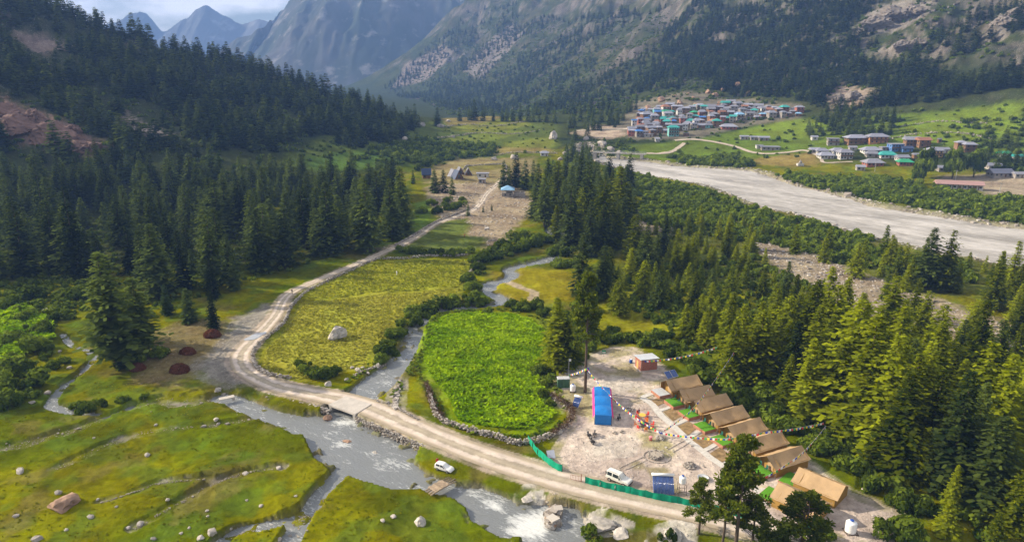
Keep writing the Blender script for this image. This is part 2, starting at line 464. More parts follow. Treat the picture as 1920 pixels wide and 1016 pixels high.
def hit(px, py):
    """first point of the terrain seen through a pixel of the photograph"""
    px, py = np.atleast_1d(np.asarray(px, float)), np.atleast_1d(np.asarray(py, float))
    dx, dy, dz = ray(px, py)
    Yr = np.broadcast_to(_ty, (len(px), len(_ty)))
    Xr = (dx / dy)[:, None] * Yr
    Zr = CAMZ + (dz / dy)[:, None] * Yr
    g = H(Xr.ravel(), Yr.ravel()).reshape(Yr.shape)
    below = Zr < g
    i = np.where(below.any(1), below.argmax(1), len(_ty) - 1)
    i = np.maximum(i, 1)
    k = np.arange(len(px))
    a0, a1 = (Zr - g)[k, i - 1], (Zr - g)[k, i]
    t = np.clip(a0 / (a0 - a1 + 1e-9), 0, 1)
    yy = _ty[i - 1] + (_ty[i] - _ty[i - 1]) * t
    xx = dx / dy * yy
    return xx, yy, H(xx, yy)
def hit1(px, py):
    a = hit(px, py)
    return float(a[0][0]), float(a[1][0]), float(a[2][0])
def hit_poly(pts):
    a = np.array(pts, float)
    x, y, _ = hit(a[:, 0], a[:, 1])
    return np.c_[x, y]

# ---- colours of the ground (albedo), one per vertex; fine grain comes from the material
def mixc(c, k, f):
    f = np.clip(f, 0, 1)[:, None]
    return c * (1 - f) + np.array(k)[None] * f
n1, n2, n3 = fbm(X / 18, Y / 18, 21, 4), fbm(X / 5, Y / 5, 22, 3), fbm(X / 60, Y / 60, 23, 3)
en = edge * .9
C = np.tile(np.array([.086, .104, .001]), (len(X), 1))
C = mixc(C, (.145, .142, .001), sst(.42, .62, n1))
C = mixc(C, (.070, .115, .012), sst(.5, .68, n2) * .6)
C = mixc(C, (.15, .12, .035), sst(.62, .74, fbm(X / 9, Y / 9, 24, 4)) * .55)
rocky = np.zeros(len(X))
# forest floors, slopes
GRASSH = np.array([.060, .085, .014])
far = sst(260, 330, Y) * (1 - (np.abs(X) < -1))
C = C * (1 - far[:, None] * .0)
slope_mask = sst(1.0, 6, hill)
Cm = np.tile(np.array([.050, .062, .015]), (len(X), 1))
Cm = mixc(Cm, (.040, .055, .015), sst(.4, .6, fbm(X / 45, Y / 45, 31, 4)))
Cm = mixc(Cm, (.095, .08, .04), sst(.54, .68, fbm(X / 34, Y / 50, 32, 4)) * .6 * sst(25, 70, hill))
rk = sst(.58, .70, fbm(X / 60 + Y / 200, Y / 60, 33, 5)) * sst(30, 80, hill) + sst(.62, .74, fbm(X / 25, Y / 25, 34, 4)) * sst(40, 110, hill)
_gx = np.gradient(ZG, axis=1) / (GY * (VC[1] - VC[0]))
_gy = np.gradient(ZG, axis=0) / np.gradient(GY, axis=0)
steep = np.hypot(_gx, _gy - 0 * _gx).ravel()
Cm = mixc(Cm, (.13, .112, .10), rk * .7)
st_ = sst(.85, 1.35, steep + (fbm(X / 12, Y / 12, 54, 3) - .5) * .8) * sst(25, 60, hill)
Cm = mixc(Cm, (.17, .145, .125), st_ * .85)
Cm = mixc(Cm, (.028, .038, .014), sst(.5, .62, fbm(X / 14, Y / 14, 55, 4)) * .7 * sst(20, 60, hill))
Cm *= .78  # slope colours darkened overall to stand in for cloud and mountain shade
slope_mask = np.maximum(slope_mask, sst(850, 950, Y))
C = C * (1 - slope_mask[:, None]) + Cm * slope_mask[:, None]
C = mixc(C, (.035, .045, .018), sst(880, 1000, Y) * sst(30, 5, hill) * .8)
rocky = np.maximum(rocky, np.clip(rk, 0, 1) * slope_mask)
rocky = np.maximum(rocky, roughm * .35)
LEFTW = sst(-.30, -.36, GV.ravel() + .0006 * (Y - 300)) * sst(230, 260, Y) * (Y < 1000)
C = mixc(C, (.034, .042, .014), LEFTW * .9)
RIGHTW = sst(.12, .2, X / Y) * sst(190, 230, Y) * sst(380, 340, Y)
C = mixc(C, (.10, .10, .03), RIGHTW * .5)
def area(poly, col, f=1.0, w=1.5, rk=None, rag=1.0):
    global C, rocky
    s = sd_poly(X, Y, poly, 14) + en * rag
    m = sst(w * .5, -w * .5, s) * f
    C = mixc(C, col, m)
    if rk is not None:
        rocky = rocky * (1 - m) + rk * m
    return m
area(MEADOW_R, (.21, .205, .008), .9, 4); area(MEADOW_R2, (.17, .20, .008), .9, 4)
area(GRAVEL_RIGHT, (.27, .215, .15), .95, 5, .9, 3); area(GRAVEL_MID, (.30, .24, .18), .9, 5, .8, 3)
area(GRAVEL_FAR, (.27, .21, .145), .95, 4, .8, 2); area(GREEN_FAR, (.10, .16, .02), .9, 3, 0)
area(FIELD_FAR, (.10, .125, .025), 1, 3, 0); area(FIELD_UP, (.26, .26, .02), 1, 1.5, 0, .5); area(FIELD_OLIVE, (.27, .26, .03), 1, 1.5, 0, .5)
area(MEADOW_C, (.19, .165, .008), 1, 2, 0); area(CROP_BRIGHT, (.17, .27, .004), 1, 1, 0, .4)
area(BROWN_SIDE, (.18, .13, .07), .75, 5, .5, 3); area(GRAVEL_SIDE, (.21, .19, .165), .95, 4, .9, 2)
for pl in [px_poly([(1000, 560), (1000, 600), (1060, 640), (1040, 700), (1100, 660), (1110, 610), (1060, 570)])]:
    area(pl, (.12, .13, .02), .6, 4)
for pl, k in (([(700, 230), (840, 226), (1000, 218), (1050, 240), (1040, 285), (900, 300), (860, 305), (780, 290), (600, 300), (520, 320), (540, 290), (620, 250)], (.085, .11, .018)),
              ([(560, 300), (640, 285), (720, 280), (765, 302), (700, 315), (600, 325)], (.085, .14, .022)),
              ([(830, 240), (900, 226), (1000, 222), (990, 236), (900, 250)], (.16, .17, .02)), ([(950, 268), (1040, 256), (1045, 272), (980, 290), (930, 284)], (.15, .165, .02)),
              ([(830, 224), (880, 219), (940, 222), (900, 232), (840, 236)], (.19, .15, .05)), ([(920, 276), (1030, 278), (1045, 286), (930, 290)], (.20, .155, .05)),
              ([(830, 262), (930, 244), (1000, 246), (930, 262), (850, 274)], (.13, .155, .02)),
              ([(800, 345), (800, 318), (860, 296), (1000, 296), (1010, 320), (960, 345)], (.22, .175, .085)), ([(860, 312), (950, 306), (950, 316), (880, 322)], (.15, .14, .03)),
              ([(1160, 275), (1300, 262), (1420, 235), (1560, 228), (1700, 215), (1900, 190), (1960, 240), (1960, 290), (1700, 268), (1540, 290), (1440, 300), (1250, 300), (1160, 296)], (.105, .15, .014)),
              ([(1380, 250), (1460, 225), (1530, 222), (1560, 250), (1480, 262)], (.14, .19, .015)),
              ([(1700, 230), (1800, 205), (1920, 190), (1920, 240), (1800, 268), (1690, 262)], (.13, .18, .014)),
              ([(1400, 300), (1530, 285), (1540, 310), (1480, 312), (1430, 310)], (.22, .16, .05)),
              ([(1760, 330), (1920, 322), (1960, 380), (1860, 372), (1830, 350), (1760, 345)], (.30, .24, .18)),
              ([(1070, 250), (1110, 235), (1190, 238), (1200, 250), (1130, 262)], (.36, .28, .21)),
              ([(1180, 262), (1160, 240), (1190, 190), (1330, 175), (1500, 195), (1500, 222), (1400, 236), (1300, 262)], (.16, .14, .10))):
    area(hit_poly(pl), k, .9, 8, None, 4)
# bare cliffs on the slopes
for pl, k in (([(0, 178), (60, 205), (130, 232), (205, 272), (170, 292), (80, 268), (0, 262)], (.19, .12, .098)), ([(0, 0), (15, 0), (12, 50), (0, 55)], (.19, .12, .10)),
              ([(25, 60), (110, 78), (135, 95), (90, 98), (30, 75)], (.20, .15, .13)), ([(230, 205), (290, 240), (330, 250), (280, 258), (240, 240)], (.27, .22, .18)),
              ([(1598, 62), (1625, 25), (1680, 0), (1760, 0), (1720, 40), (1640, 62)], (.20, .175, .15)), ([(1548, 182), (1575, 158), (1640, 168), (1625, 192), (1560, 206)], (.25, .19, .145)),
              ([(1630, 95), (1700, 70), (1740, 78), (1660, 110)], (.18, .155, .13)), ([(1850, 40), (1920, 0), (1920, 50), (1880, 70)], (.17, .15, .13)),
              ([(760, 120), (830, 82), (850, 110), (800, 150), (735, 165)], (.17, .14, .125)), ([(860, 130), (960, 40), (985, 60), (900, 150)], (.15, .13, .12))):
    area(hit_poly(pl), k, .92, 10, .9, 8)
C = mixc(C, (.33, .285, .23), sst(14, -2, SDV + en * 4) * .95); rocky = np.maximum(rocky, sst(10, -2, SDV))
m = sst(1.6, -.8, SDC + en * 1.2); C = mixc(C, (.49, .405, .34), m); rocky = np.maximum(rocky * (1 - m), m * .55)
mm = m * sst(.55, .7, fbm(X / 7, Y / 7, 41, 4)); C = mixc(C, (.22, .20, .06), mm * .7)
for pl in ([(1100, 722), (1150, 706), (1200, 715), (1190, 735), (1120, 740)], [(1100, 835), (1130, 822), (1190, 822), (1185, 850), (1110, 860)], [(1065, 700), (1095, 688), (1110, 695), (1075, 706)]):
    area(px_poly(pl), (.50, .45, .38), .8, 2, .2)
m = sst(1.1, -.6, SDR + en * .8); C = mixc(C, (.40, .325, .255), m); rocky = rocky * (1 - m) + m * .5
brk = .2 + .7 * sst(.36, .56, fbm(X / 7, Y / 7, 88, 3))
for s, k, w in ((SDG, (.27, .24, .20), .25), (SDB, (.22, .2, .17), .3), (SDF, (.33, .29, .24), .6), (SDRW, (.20, .175, .15), .3)):
    m = sst(w, -.5, s + edge * .7) * (brk if s is SDG else 1); C = mixc(C, k, m * .9); rocky = np.maximum(rocky, m)
m = sst(.75, .0, SDS_); C = mixc(C, (.17, .15, .12), m); rocky = np.maximum(rocky, m)
m = sst(.4, -.8, SDS_); C = mixc(C, (.13, .125, .11), m)
for pl in SAND:
    area(pl, (.48, .44, .38), .95, 1.2, .5, 1.5)
area(BAR, (.30, .27, .23), .9, 1.5, .9); area(ISLAND, (.28, .22, .15), .8, 1.5, .9)
m = sst(.9, .1, sd_line(X, Y, SIDEPATH, 5)); C = mixc(C, (.30, .24, .16), m)

gm, t, b = clear_mat('ground')
b.inputs['Roughness'].default_value = 0.95
b.inputs['Specular IOR Level'].default_value = 0.0
ac, ar = nn(t, 'Attribute', attribute_name='tint'), nn(t, 'Attribute', attribute_name='rocky')
tcn = nn(t, 'TexCoord')
na = nn(t, 'TexNoise', Scale=.55, Detail=6.0, Roughness=.68)
nb = nn(t, 'TexNoise', Scale=.07, Detail=5.0, Roughness=.6)
vo = nn(t, 'TexVoronoi', Scale=.75)
vo2 = nn(t, 'TexVoronoi', Scale=2.1)
for n in (na, nb, vo, vo2):
    t.links.new(tcn.outputs['Object'], n.inputs['Vector'])
def mr(src, a, b_, c, d):
    r = nn(t, 'MapRange')
    for i, v in enumerate((a, b_, c, d)):
        r.inputs[i + 1].default_value = v
    t.links.new(src, r.inputs[0])
    return r.outputs[0]
def mth(op, a, b_):
    r = nn(t, 'Math', operation=op)
    for i, v in enumerate((a, b_)):
        if isinstance(v, (int, float)):
            r.inputs[i].default_value = v
        else:
            t.links.new(v, r.inputs[i])
    return r.outputs[0]
val = mth('MULTIPLY', mr(na.outputs[0], .3, .7, .66, 1.34), mr(nb.outputs[0], .35, .65, .74, 1.26))
st = mth('MULTIPLY', mr(vo.outputs['Distance'], .28, .16, 0, 1), mr(vo.outputs['Color'], .55, .75, 0, 1))
st2 = mth('MULTIPLY', mr(vo2.outputs['Distance'], .34, .2, 0, .8), mr(vo2.outputs['Color'], .45, .6, 0, 1))
stn = mth('MULTIPLY', mth('MAXIMUM', st, st2), ar.outputs['Fac'])
hs = nn(t, 'HueSaturation')
t.links.new(ac.outputs['Color'], hs.inputs['Color']); t.links.new(val, hs.inputs['Value'])
hue = mr(nb.outputs[0], .3, .7, .488, .512); t.links.new(hue, hs.inputs['Hue'])
mxs = nn(t, 'Mix', data_type='RGBA')
mxs.inputs[7].default_value = (.46, .42, .37, 1)
t.links.new(mth('MULTIPLY', stn, .8), mxs.inputs[0]); t.links.new(hs.outputs[0], mxs.inputs[6])
t.links.new(mxs.outputs[2], b.inputs['Base Color'])
bp = nn(t, 'Bump', Strength=.9, Distance=.45)
t.links.new(mth('ADD', mth('MULTIPLY', na.outputs[0], 1.0), mth('MULTIPLY', stn, .5)), bp.inputs['Height'])
t.links.new(bp.outputs[0], b.inputs['Normal'])
MATS['ground'] = gm

nr = len(RY)
idx = np.arange(nr * NCOL).reshape(nr, NCOL)
F = np.stack([idx[:-1, :-1], idx[:-1, 1:], idx[1:, 1:], idx[1:, :-1]], -1).reshape(-1, 4)
gme = mesh_np('ground', np.c_[X, Y, z], F, [gm], True)
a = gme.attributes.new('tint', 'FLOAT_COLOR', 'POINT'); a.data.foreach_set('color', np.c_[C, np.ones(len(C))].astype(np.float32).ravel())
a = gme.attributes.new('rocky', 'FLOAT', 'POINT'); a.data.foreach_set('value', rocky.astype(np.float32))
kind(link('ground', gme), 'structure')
# the land goes on below and around the built part, out to the horizon
R = 30000
V = [(-R, -R, -14), (R, -R, -14), (R, R, -14), (-R, R, -14)]
kind(link('outer_ground', mesh_np('outer_ground', V, [(0, 1, 2, 3)], [mat('outer_ground', (.06, .08, .02), .95, .3, .01)])), 'structure')

# ------------------------------------------------------------------ far mountains
def rock_mat(name, grass, rock, scree, sc):
    m, t, b = clear_mat(name)
    b.inputs['Roughness'].default_value = .95
    b.inputs['Specular IOR Level'].default_value = .05
    g = nn(t, 'TexCoord')
    a, c = nn(t, 'TexNoise', Scale=sc, Detail=8.0, Roughness=.62), nn(t, 'TexNoise', Scale=sc * 3.3, Detail=8.0, Roughness=.6)
    mpn = nn(t, 'Mapping'); mpn.inputs['Scale'].default_value = (1, .5, .35)
    t.links.new(g.outputs['Object'], mpn.inputs[0]); t.links.new(mpn.outputs[0], a.inputs[0]); t.links.new(g.outputs['Object'], c.inputs[0])
    r1, r2 = nn(t, 'ValToRGB'), nn(t, 'ValToRGB')
    r1.color_ramp.elements[0].position, r1.color_ramp.elements[1].position = .44, .6
    r1.color_ramp.elements[0].color, r1.color_ramp.elements[1].color = (*grass, 1), (*rock, 1)
    r2.color_ramp.elements[0].position, r2.color_ramp.elements[1].position = .56, .68
    mxn = nn(t, 'Mix', data_type='RGBA'); mxn.inputs[7].default_value = (*scree, 1)
    t.links.new(a.outputs[0], r1.inputs[0]); t.links.new(c.outputs[0], r2.inputs[0])
    t.links.new(r2.outputs[0], mxn.inputs[0]); t.links.new(r1.outputs[0], mxn.inputs[6]); t.links.new(mxn.outputs[2], b.inputs[0])
    return m
def mountain(name, crest, Yb, depth, matr, amp, seed, n=330, m=150):
    """a ridge: crest line given as pixel + distance, its face falling toward the camera, a back slope behind"""
    cr = smooth_line([PY(*c) for c in crest], 24)
    s = np.linspace(0, len(cr) - 1, n)
    cr = np.array([[np.interp(v, np.arange(len(cr)), cr[:, k]) for k in range(3)] for v in s])
    tt = np.linspace(-1, .6, m)
    S, T = np.meshgrid(np.arange(n), tt, indexing='ij')
    xx = cr[:, 0][:, None] + T * 0 + np.clip(-T, 0, 1) * (Yb - cr[:, 1])[:, None] * -.05
    yy = cr[:, 1][:, None] + np.where(T < 0, -T * (Yb - cr[:, 1])[:, None], T * depth)
    prof = np.where(T < 0, (1 + T) ** 1.15, 1 - T * 1.2)
    zz = -15 + (cr[:, 2][:, None] + 15) * prof
    d = (ridged(xx / amp / 2.2, yy / amp / 6, seed, 6) - .6) * amp * 1.5 * np.clip(1 - np.abs(prof - .5) * 1.2, .12, 1)
    d += (fbm(xx / amp * 1.2, yy / amp * 1.2, seed + 4, 4) - .5) * amp * .22
    zz = np.maximum(zz + d * np.clip(prof * 3, 0, 1), -15)
    i = np.arange(n * m).reshape(n, m)
    F = np.stack([i[:-1, :-1], i[1:, :-1], i[1:, 1:], i[:-1, 1:]], -1).reshape(-1, 4)
    kind(link(name, mesh_np(name, np.c_[xx.ravel(), yy.ravel(), zz.ravel()], F, [matr], True)), 'structure')
mountain('far_mountain', [(300, 220, 3612), (380, 130, 3612), (415, 92, 3528), (445, 70, 3528), (490, 46, 3528), (530, 22, 4150), (562, -8, 3444), (620, -40, 3444), (700, -50, 3360), (800, -45, 3360), (900, -55, 3360), (1050, -50, 3276), (1200, -40, 3276)],
         2700, 900, rock_mat('far_rock', (.035, .045, .03), (.085, .08, .075), (.20, .19, .18), .0035), 170, 71)  # rock colours lowered, putting the shade of the camera-facing side into them
mountain('distant_mountain', [(-150, 60, 5280), (60, 70, 5280), (150, 62, 5280), (215, 45, 5280), (270, 30, 5280), (300, 60, 5280), (340, 40, 5214), (390, 8, 5214), (430, 30, 5214), (500, 40, 5148), (600, 60, 5148), (700, 70, 5148)],
         4500, 700, rock_mat('distant_rock', (.06, .06, .05), (.12, .12, .12), (.2, .2, .2), .002), 180, 91)
# ------------------------------------------------------------------ vegetation meshes
rng = np.random.default_rng(7)
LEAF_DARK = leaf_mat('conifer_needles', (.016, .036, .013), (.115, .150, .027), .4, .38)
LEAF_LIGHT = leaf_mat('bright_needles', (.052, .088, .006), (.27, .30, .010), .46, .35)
LEAF_BUSH = leaf_mat('shrub_leaves', (.032, .064, .010), (.165, .215, .020), .38)
LEAF_CROP = leaf_mat('crop_leaves', (.16, .30, .002), (.34, .48, .006), .35, 0)
LEAF_OLIVE = leaf_mat('barley_leaves', (.30, .30, .025), (.42, .40, .055), .4, 0)
LEAF_WEED = leaf_mat('weed_leaves', (.06, .11, .010), (.17, .22, .02), .3, 0)
BARK = mat('bark', (.10, .075, .055), .95, .3, 3, .05)

def quads(c, a, b):
    """N quads from centre, half-axis a, half-axis b -> verts, faces"""
    V = np.stack([c - a - b, c + a - b, c + a + b, c - a + b], 1).reshape(-1, 3)
    F = np.arange(len(c) * 4).reshape(-1, 4)
    return V, F
def leaf_mesh(name, V, F, tone, m):
    me = mesh_np(name, V, F, [m], False)
    at = me.attributes.new('tone', 'FLOAT', 'FACE')
    at.data.foreach_set('value', np.asarray(tone, np.float32))
    return me
def unit(v):
    return v / (np.linalg.norm(v, axis=-1, keepdims=True) + 1e-9)
def tube(pts, radii, k=6):
    pts, V, F = np.asarray(pts, float), [], []
    for i, p in enumerate(pts):
        d = pts[min(i + 1, len(pts) - 1)] - pts[max(i - 1, 0)]
        d = d / (np.linalg.norm(d) + 1e-9)
        u = np.cross(d, (0, 0, 1) if abs(d[2]) < .9 else (1, 0, 0)); u /= np.linalg.norm(u)
        w = np.cross(d, u)
        for j in range(k):
            a_ = 2 * math.pi * j / k
            V.append(p + radii[i] * (math.cos(a_) * u + math.sin(a_) * w))
    for i in range(len(pts) - 1):
        for j in range(k):
            F.append((i * k + j, i * k + (j + 1) % k, (i + 1) * k + (j + 1) % k, (i + 1) * k + j))
    return np.array(V), np.array(F)
def join(parts):
    V, F, n = [], [], 0
    for v, f in parts:
        V.append(v); F.append(np.asarray(f) + n); n += len(v)
    return np.vstack(V), np.vstack(F)

def conifer_arrays(r, width=.19, start=.08, whorl=.02, nb=6, step=.055, tuft=.032, droop=.25, power=.85, gaps=.08, bushy=1.0):
    """unit-height conifer: whorls of branches, each carrying flat sprays of needles"""
    Cc, A, B, T = [], [], [], []
    zc = start
    lop = r.uniform(.82, 1.18, 9)
    while zc < .985:
        t = (zc - start) / (1 - start)
        prof = ((1 - t) ** power) * min(1, .55 + t * 3.2) + .012
        n = max(3, int(nb * (.7 + .5 * (1 - t)) + r.uniform(-1, 1)))
        a0 = r.uniform(0, 6.28)
        for j in range(n):
            if r.random() < gaps:
                continue
            ang = a0 + 6.283 * j / n + r.uniform(-.35, .35)
            Lb = width * prof * r.uniform(.68, 1.18) * lop[int((ang % 6.283) / 6.283 * 8.99)]
            dr = np.array([math.cos(ang), math.sin(ang), 0])
            side = np.array([-dr[1], dr[0], 0])
            lift = .55 * t - droop * (1 - t) + r.uniform(-.12, .12)
            m = max(2, int(Lb / step + 1))
            for i in range(m):
                s = (i + r.uniform(.35, 1)) / m
                ce = dr * Lb * s + np.array([0, 0, zc + lift * Lb * s - .22 * Lb * s * s])
                for sd in ((-1, 1) if s < .85 else (0,)):
                    d = unit(dr * r.uniform(.5, 1) + side * sd * r.uniform(.5, 1.1) + np.array([0, 0, r.uniform(-.45, .25)]))
                    sz = tuft * r.uniform(.7, 1.3) * (.55 + .6 * (1 - s) + .15 * (1 - t)) * bushy * (.42 + .68 * (1 - t) ** .7)
                    w = unit(np.cross(d, np.array([r.uniform(-.5, .5), r.uniform(-.5, .5), 1])))
                    Cc.append(ce + d * sz * .6); A.append(d * sz); B.append(w * sz * r.uniform(.38, .6))
                    T.append(np.clip(.25 + .5 * s * s + r.normal(0, .2) + .15 * t, 0, 1))  # paler toward branch tips and treetop: sunlit parts put into the tone
        zc += whorl * r.uniform(.7, 1.3) * (1.15 - .45 * t)
    V, F = quads(np.array(Cc), np.array(A), np.array(B))
    return V, F, np.array(T)
def trunk_arrays(r, h=.97, rad0=.014, bend=.01, k=6, stubs=0):
    zz = np.linspace(-.02, h, 7)
    p = np.c_[np.cumsum(r.normal(0, bend * .3, 7)), np.cumsum(r.normal(0, bend * .3, 7)), zz]
    p[0, :2] = p[1, :2] = 0
    parts = [tube(p, np.linspace(rad0 * 1.25, rad0 * .12, 7), k)]
    for i in range(stubs):
        zc = r.uniform(.2, .8); a_ = r.uniform(0, 6.28); ln = r.uniform(.03, .09)
        q = np.array([0, 0, zc])
        parts.append(tube([q, q + np.array([math.cos(a_), math.sin(a_), .15]) * ln], [.003, .001], 4))
    return join(parts)
def pine_arrays(r, start=.42, width=.16, n=46, leaf=70):
    """open pine: bare trunk, clumps of needles on the ends of limbs"""
    limbs, Cc, A, B, T = [], [], [], [], []
    for i in range(n):
        t = (i + r.random()) / n
        zc = start + (1 - start) * t * .97
        Lb = width * (1 - t) ** .55 * r.uniform(.45, 1.1) + .015
        ang = r.uniform(0, 6.28)
        tip = np.array([math.cos(ang) * Lb, math.sin(ang) * Lb, zc + Lb * r.uniform(-.15, .4)])
        limbs.append(tube([[0, 0, zc - .01], tip * .6 + np.array([0, 0, zc - .01]) * .4 - np.array([0, 0, .006]), tip], [.004, .0025, .001], 4))
        cr = .042 * r.uniform(.7, 1.4) * (1 - .3 * t)
        o = r.normal(0, 1, (leaf, 3)); o = unit(o) * (r.random((leaf, 1)) ** .45) * cr * np.array([1.25, 1.25, .75])
        pos = tip * r.uniform(.75, 1, (leaf, 1)) + np.array([0, 0, zc]) * 0 + o
        pos[:, 2] = tip[2] + o[:, 2]
        d = unit(o + r.normal(0, .4, (leaf, 3)) * cr)
        w = unit(np.cross(d, r.normal(0, 1, (leaf, 3))))
        sz = .0105 * r.uniform(.6, 1.4, (leaf, 1))
        Cc.append(pos); A.append(d * sz); B.append(w * sz * .55)
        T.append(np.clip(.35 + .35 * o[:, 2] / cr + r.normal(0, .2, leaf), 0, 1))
    V, F = quads(np.vstack(Cc), np.vstack(A), np.vstack(B))
    return (V, F, np.concatenate(T)), join(limbs)
def bush_arrays(r, lobes=9, leaf=90, flat=.75, size=.085):
    """unit-radius shrub: leaf clumps over overlapping lobes of different size"""
    Cc, A, B, T = [], [], [], []
    for i in range(lobes):
        a_, q = r.uniform(0, 6.28), r.uniform(0, .62) ** .7
        lr = r.uniform(.22, .5) * (1.1 - .4 * q)
        ce = np.array([math.cos(a_) * q, math.sin(a_) * q, lr * .5 + r.uniform(0, .55) * (1 - q) * flat * 1.4])
        tone0 = r.uniform(.1, .6)
        o = unit(r.normal(0, 1, (leaf, 3)))
        o[:, 2] = np.abs(o[:, 2]) * r.choice([1, 1, 1, -.6], leaf)
        rr = lr * r.uniform(.62, 1.22, (leaf, 1))
        pos = ce + o * rr * np.array([1, 1, .9])
        d = unit(np.cross(o, r.normal(0, 1, (leaf, 3))))
        w = unit(np.cross(o, d) + r.normal(0, .85, (leaf, 3)))
        sz = size * r.uniform(.6, 1.4, (leaf, 1))
        Cc.append(pos); A.append(d * sz); B.append(w * sz * .7)
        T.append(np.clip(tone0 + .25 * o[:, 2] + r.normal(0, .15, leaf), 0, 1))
    Cc = np.vstack(Cc); Cc[:, 2] = np.maximum(Cc[:, 2], .02)
    V, F = quads(Cc, np.vstack(A), np.vstack(B))
    return V, F, np.concatenate(T)

def proto_list(n, fn, name, m):
    o = []
    for i in range(n):
        r = np.random.default_rng(100 + i * 13)
        V, F, T = fn(r, i)
        o.append(leaf_mesh(name, V, F, T, m))
    return o
rr_ = np.random.default_rng
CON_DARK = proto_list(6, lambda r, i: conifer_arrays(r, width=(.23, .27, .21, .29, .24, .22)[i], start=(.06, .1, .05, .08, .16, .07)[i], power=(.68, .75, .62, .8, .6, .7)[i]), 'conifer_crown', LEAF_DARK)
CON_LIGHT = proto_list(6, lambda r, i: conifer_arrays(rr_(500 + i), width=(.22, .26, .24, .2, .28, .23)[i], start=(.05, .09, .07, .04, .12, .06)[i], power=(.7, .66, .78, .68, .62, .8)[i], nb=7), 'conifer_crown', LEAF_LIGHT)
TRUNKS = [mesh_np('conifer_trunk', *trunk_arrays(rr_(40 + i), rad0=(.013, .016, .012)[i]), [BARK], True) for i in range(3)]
LEAF_PINE = leaf_mat('pine_needles', (.045, .080, .010), (.22, .25, .02), .5, .08)
PINES = []
for i in range(3):
    (V, F, T), limb = pine_arrays(rr_(60 + i), start=(.42, .36, .3)[i], width=(.16, .15, .2)[i], n=(56, 52, 60)[i], leaf=95)
    tv = join([trunk_arrays(rr_(70 + i), rad0=.014, bend=.012, k=7), limb])
    PINES.append((leaf_mesh('pine_crown', V, F, T, LEAF_PINE), mesh_np('pine_trunk', *tv, [BARK], True)))
BUSHES = proto_list(6, lambda r, i: bush_arrays(r, lobes=(9, 12, 7, 14, 10, 8)[i], flat=(.75, .6, 1.0, .55, .8, 1.1)[i]), 'shrub_leaves', LEAF_BUSH)
def stems(r):
    return join([tube([[0, 0, -.1], [math.cos(a_) * .12, math.sin(a_) * .12, .3], [math.cos(a_) * .35, math.sin(a_) * .35, .6]], [.035, .025, .01], 5) for a_ in r.uniform(0, 6.28, 5)])
STEMS = [mesh_np('shrub_stems', *stems(rr_(80 + i)), [BARK], True) for i in range(2)]

# ------------------------------------------------------------------ where the conifers stand
TREES = []       # x, y, z, height, zone
def tree_at(px, py, top, zone):
    x, y, zz = hit1(px, py)
    lo, hi = 1.0, 60.0
    for _ in range(24):
        h = (lo + hi) / 2
        if proj(x, y, zz + h)[1] > top: lo = h
        else: hi = h
    TREES.append((x, y, zz, h, zone))
def in_poly(x, y, poly):
    return sd_poly(np.asarray(x), np.asarray(y), poly, 3) < 0
def scatter(poly_px, n, h, zone, gap=3.0, ok=None, seed=0):
    """n trees with their feet inside a pixel polygon, at least gap metres apart, evenly over the ground"""
    r = np.random.default_rng(seed + 900)
    poly = hit_poly(poly_px)
    lo, hi = poly.min(0), poly.max(0)
    got, k = [], 0
    cx, cy = r.uniform(lo[0], hi[0], n * 60), r.uniform(lo[1], hi[1], n * 60)
    m = in_poly(cx, cy, poly)
    if ok is not None:
        m &= ok(cx, cy, r)
    taken = np.array([(t[0], t[1]) for t in TREES]) if TREES else np.zeros((0, 2))
    for x, y in zip(cx[m], cy[m]):
        if len(taken) and ((taken[:, 0] - x) ** 2 + (taken[:, 1] - y) ** 2).min() < gap * gap:
            continue
        taken = np.vstack([taken, (x, y)])
        got.append((x, y))
        if len(got) >= n:
            break
    if not got:
        return
    g = np.array(got)
    zz = H(g[:, 0], g[:, 1])
    hh = r.uniform(h[0], h[1], len(g)) * np.where(r.random(len(g)) < .25, r.uniform(.5, .8, len(g)), 1)
    for (x, y), z_, q in zip(got, zz, hh):
        TREES.append((x, y, float(z_) - .1, float(q), zone))
def clear_of_water(x, y, r):
    return (sd_line(x, y, ROAD, 9) > 2) & (sd_line(x, y, STREAM_UP, 9) > 2.5) & (sd_poly(x, y, CAMP, 9) > 3) & (sd_poly(x, y, CROP_BRIGHT, 9) > 3) & (sd_poly(x, y, RIVER, 20) > 8)
def sparse_flat(x, y, r):
    return clear_of_water(x, y, r) & ((sd_poly(x, y, GRAVEL_RIGHT, 3) > 0) | (r.random(len(x)) < .12))
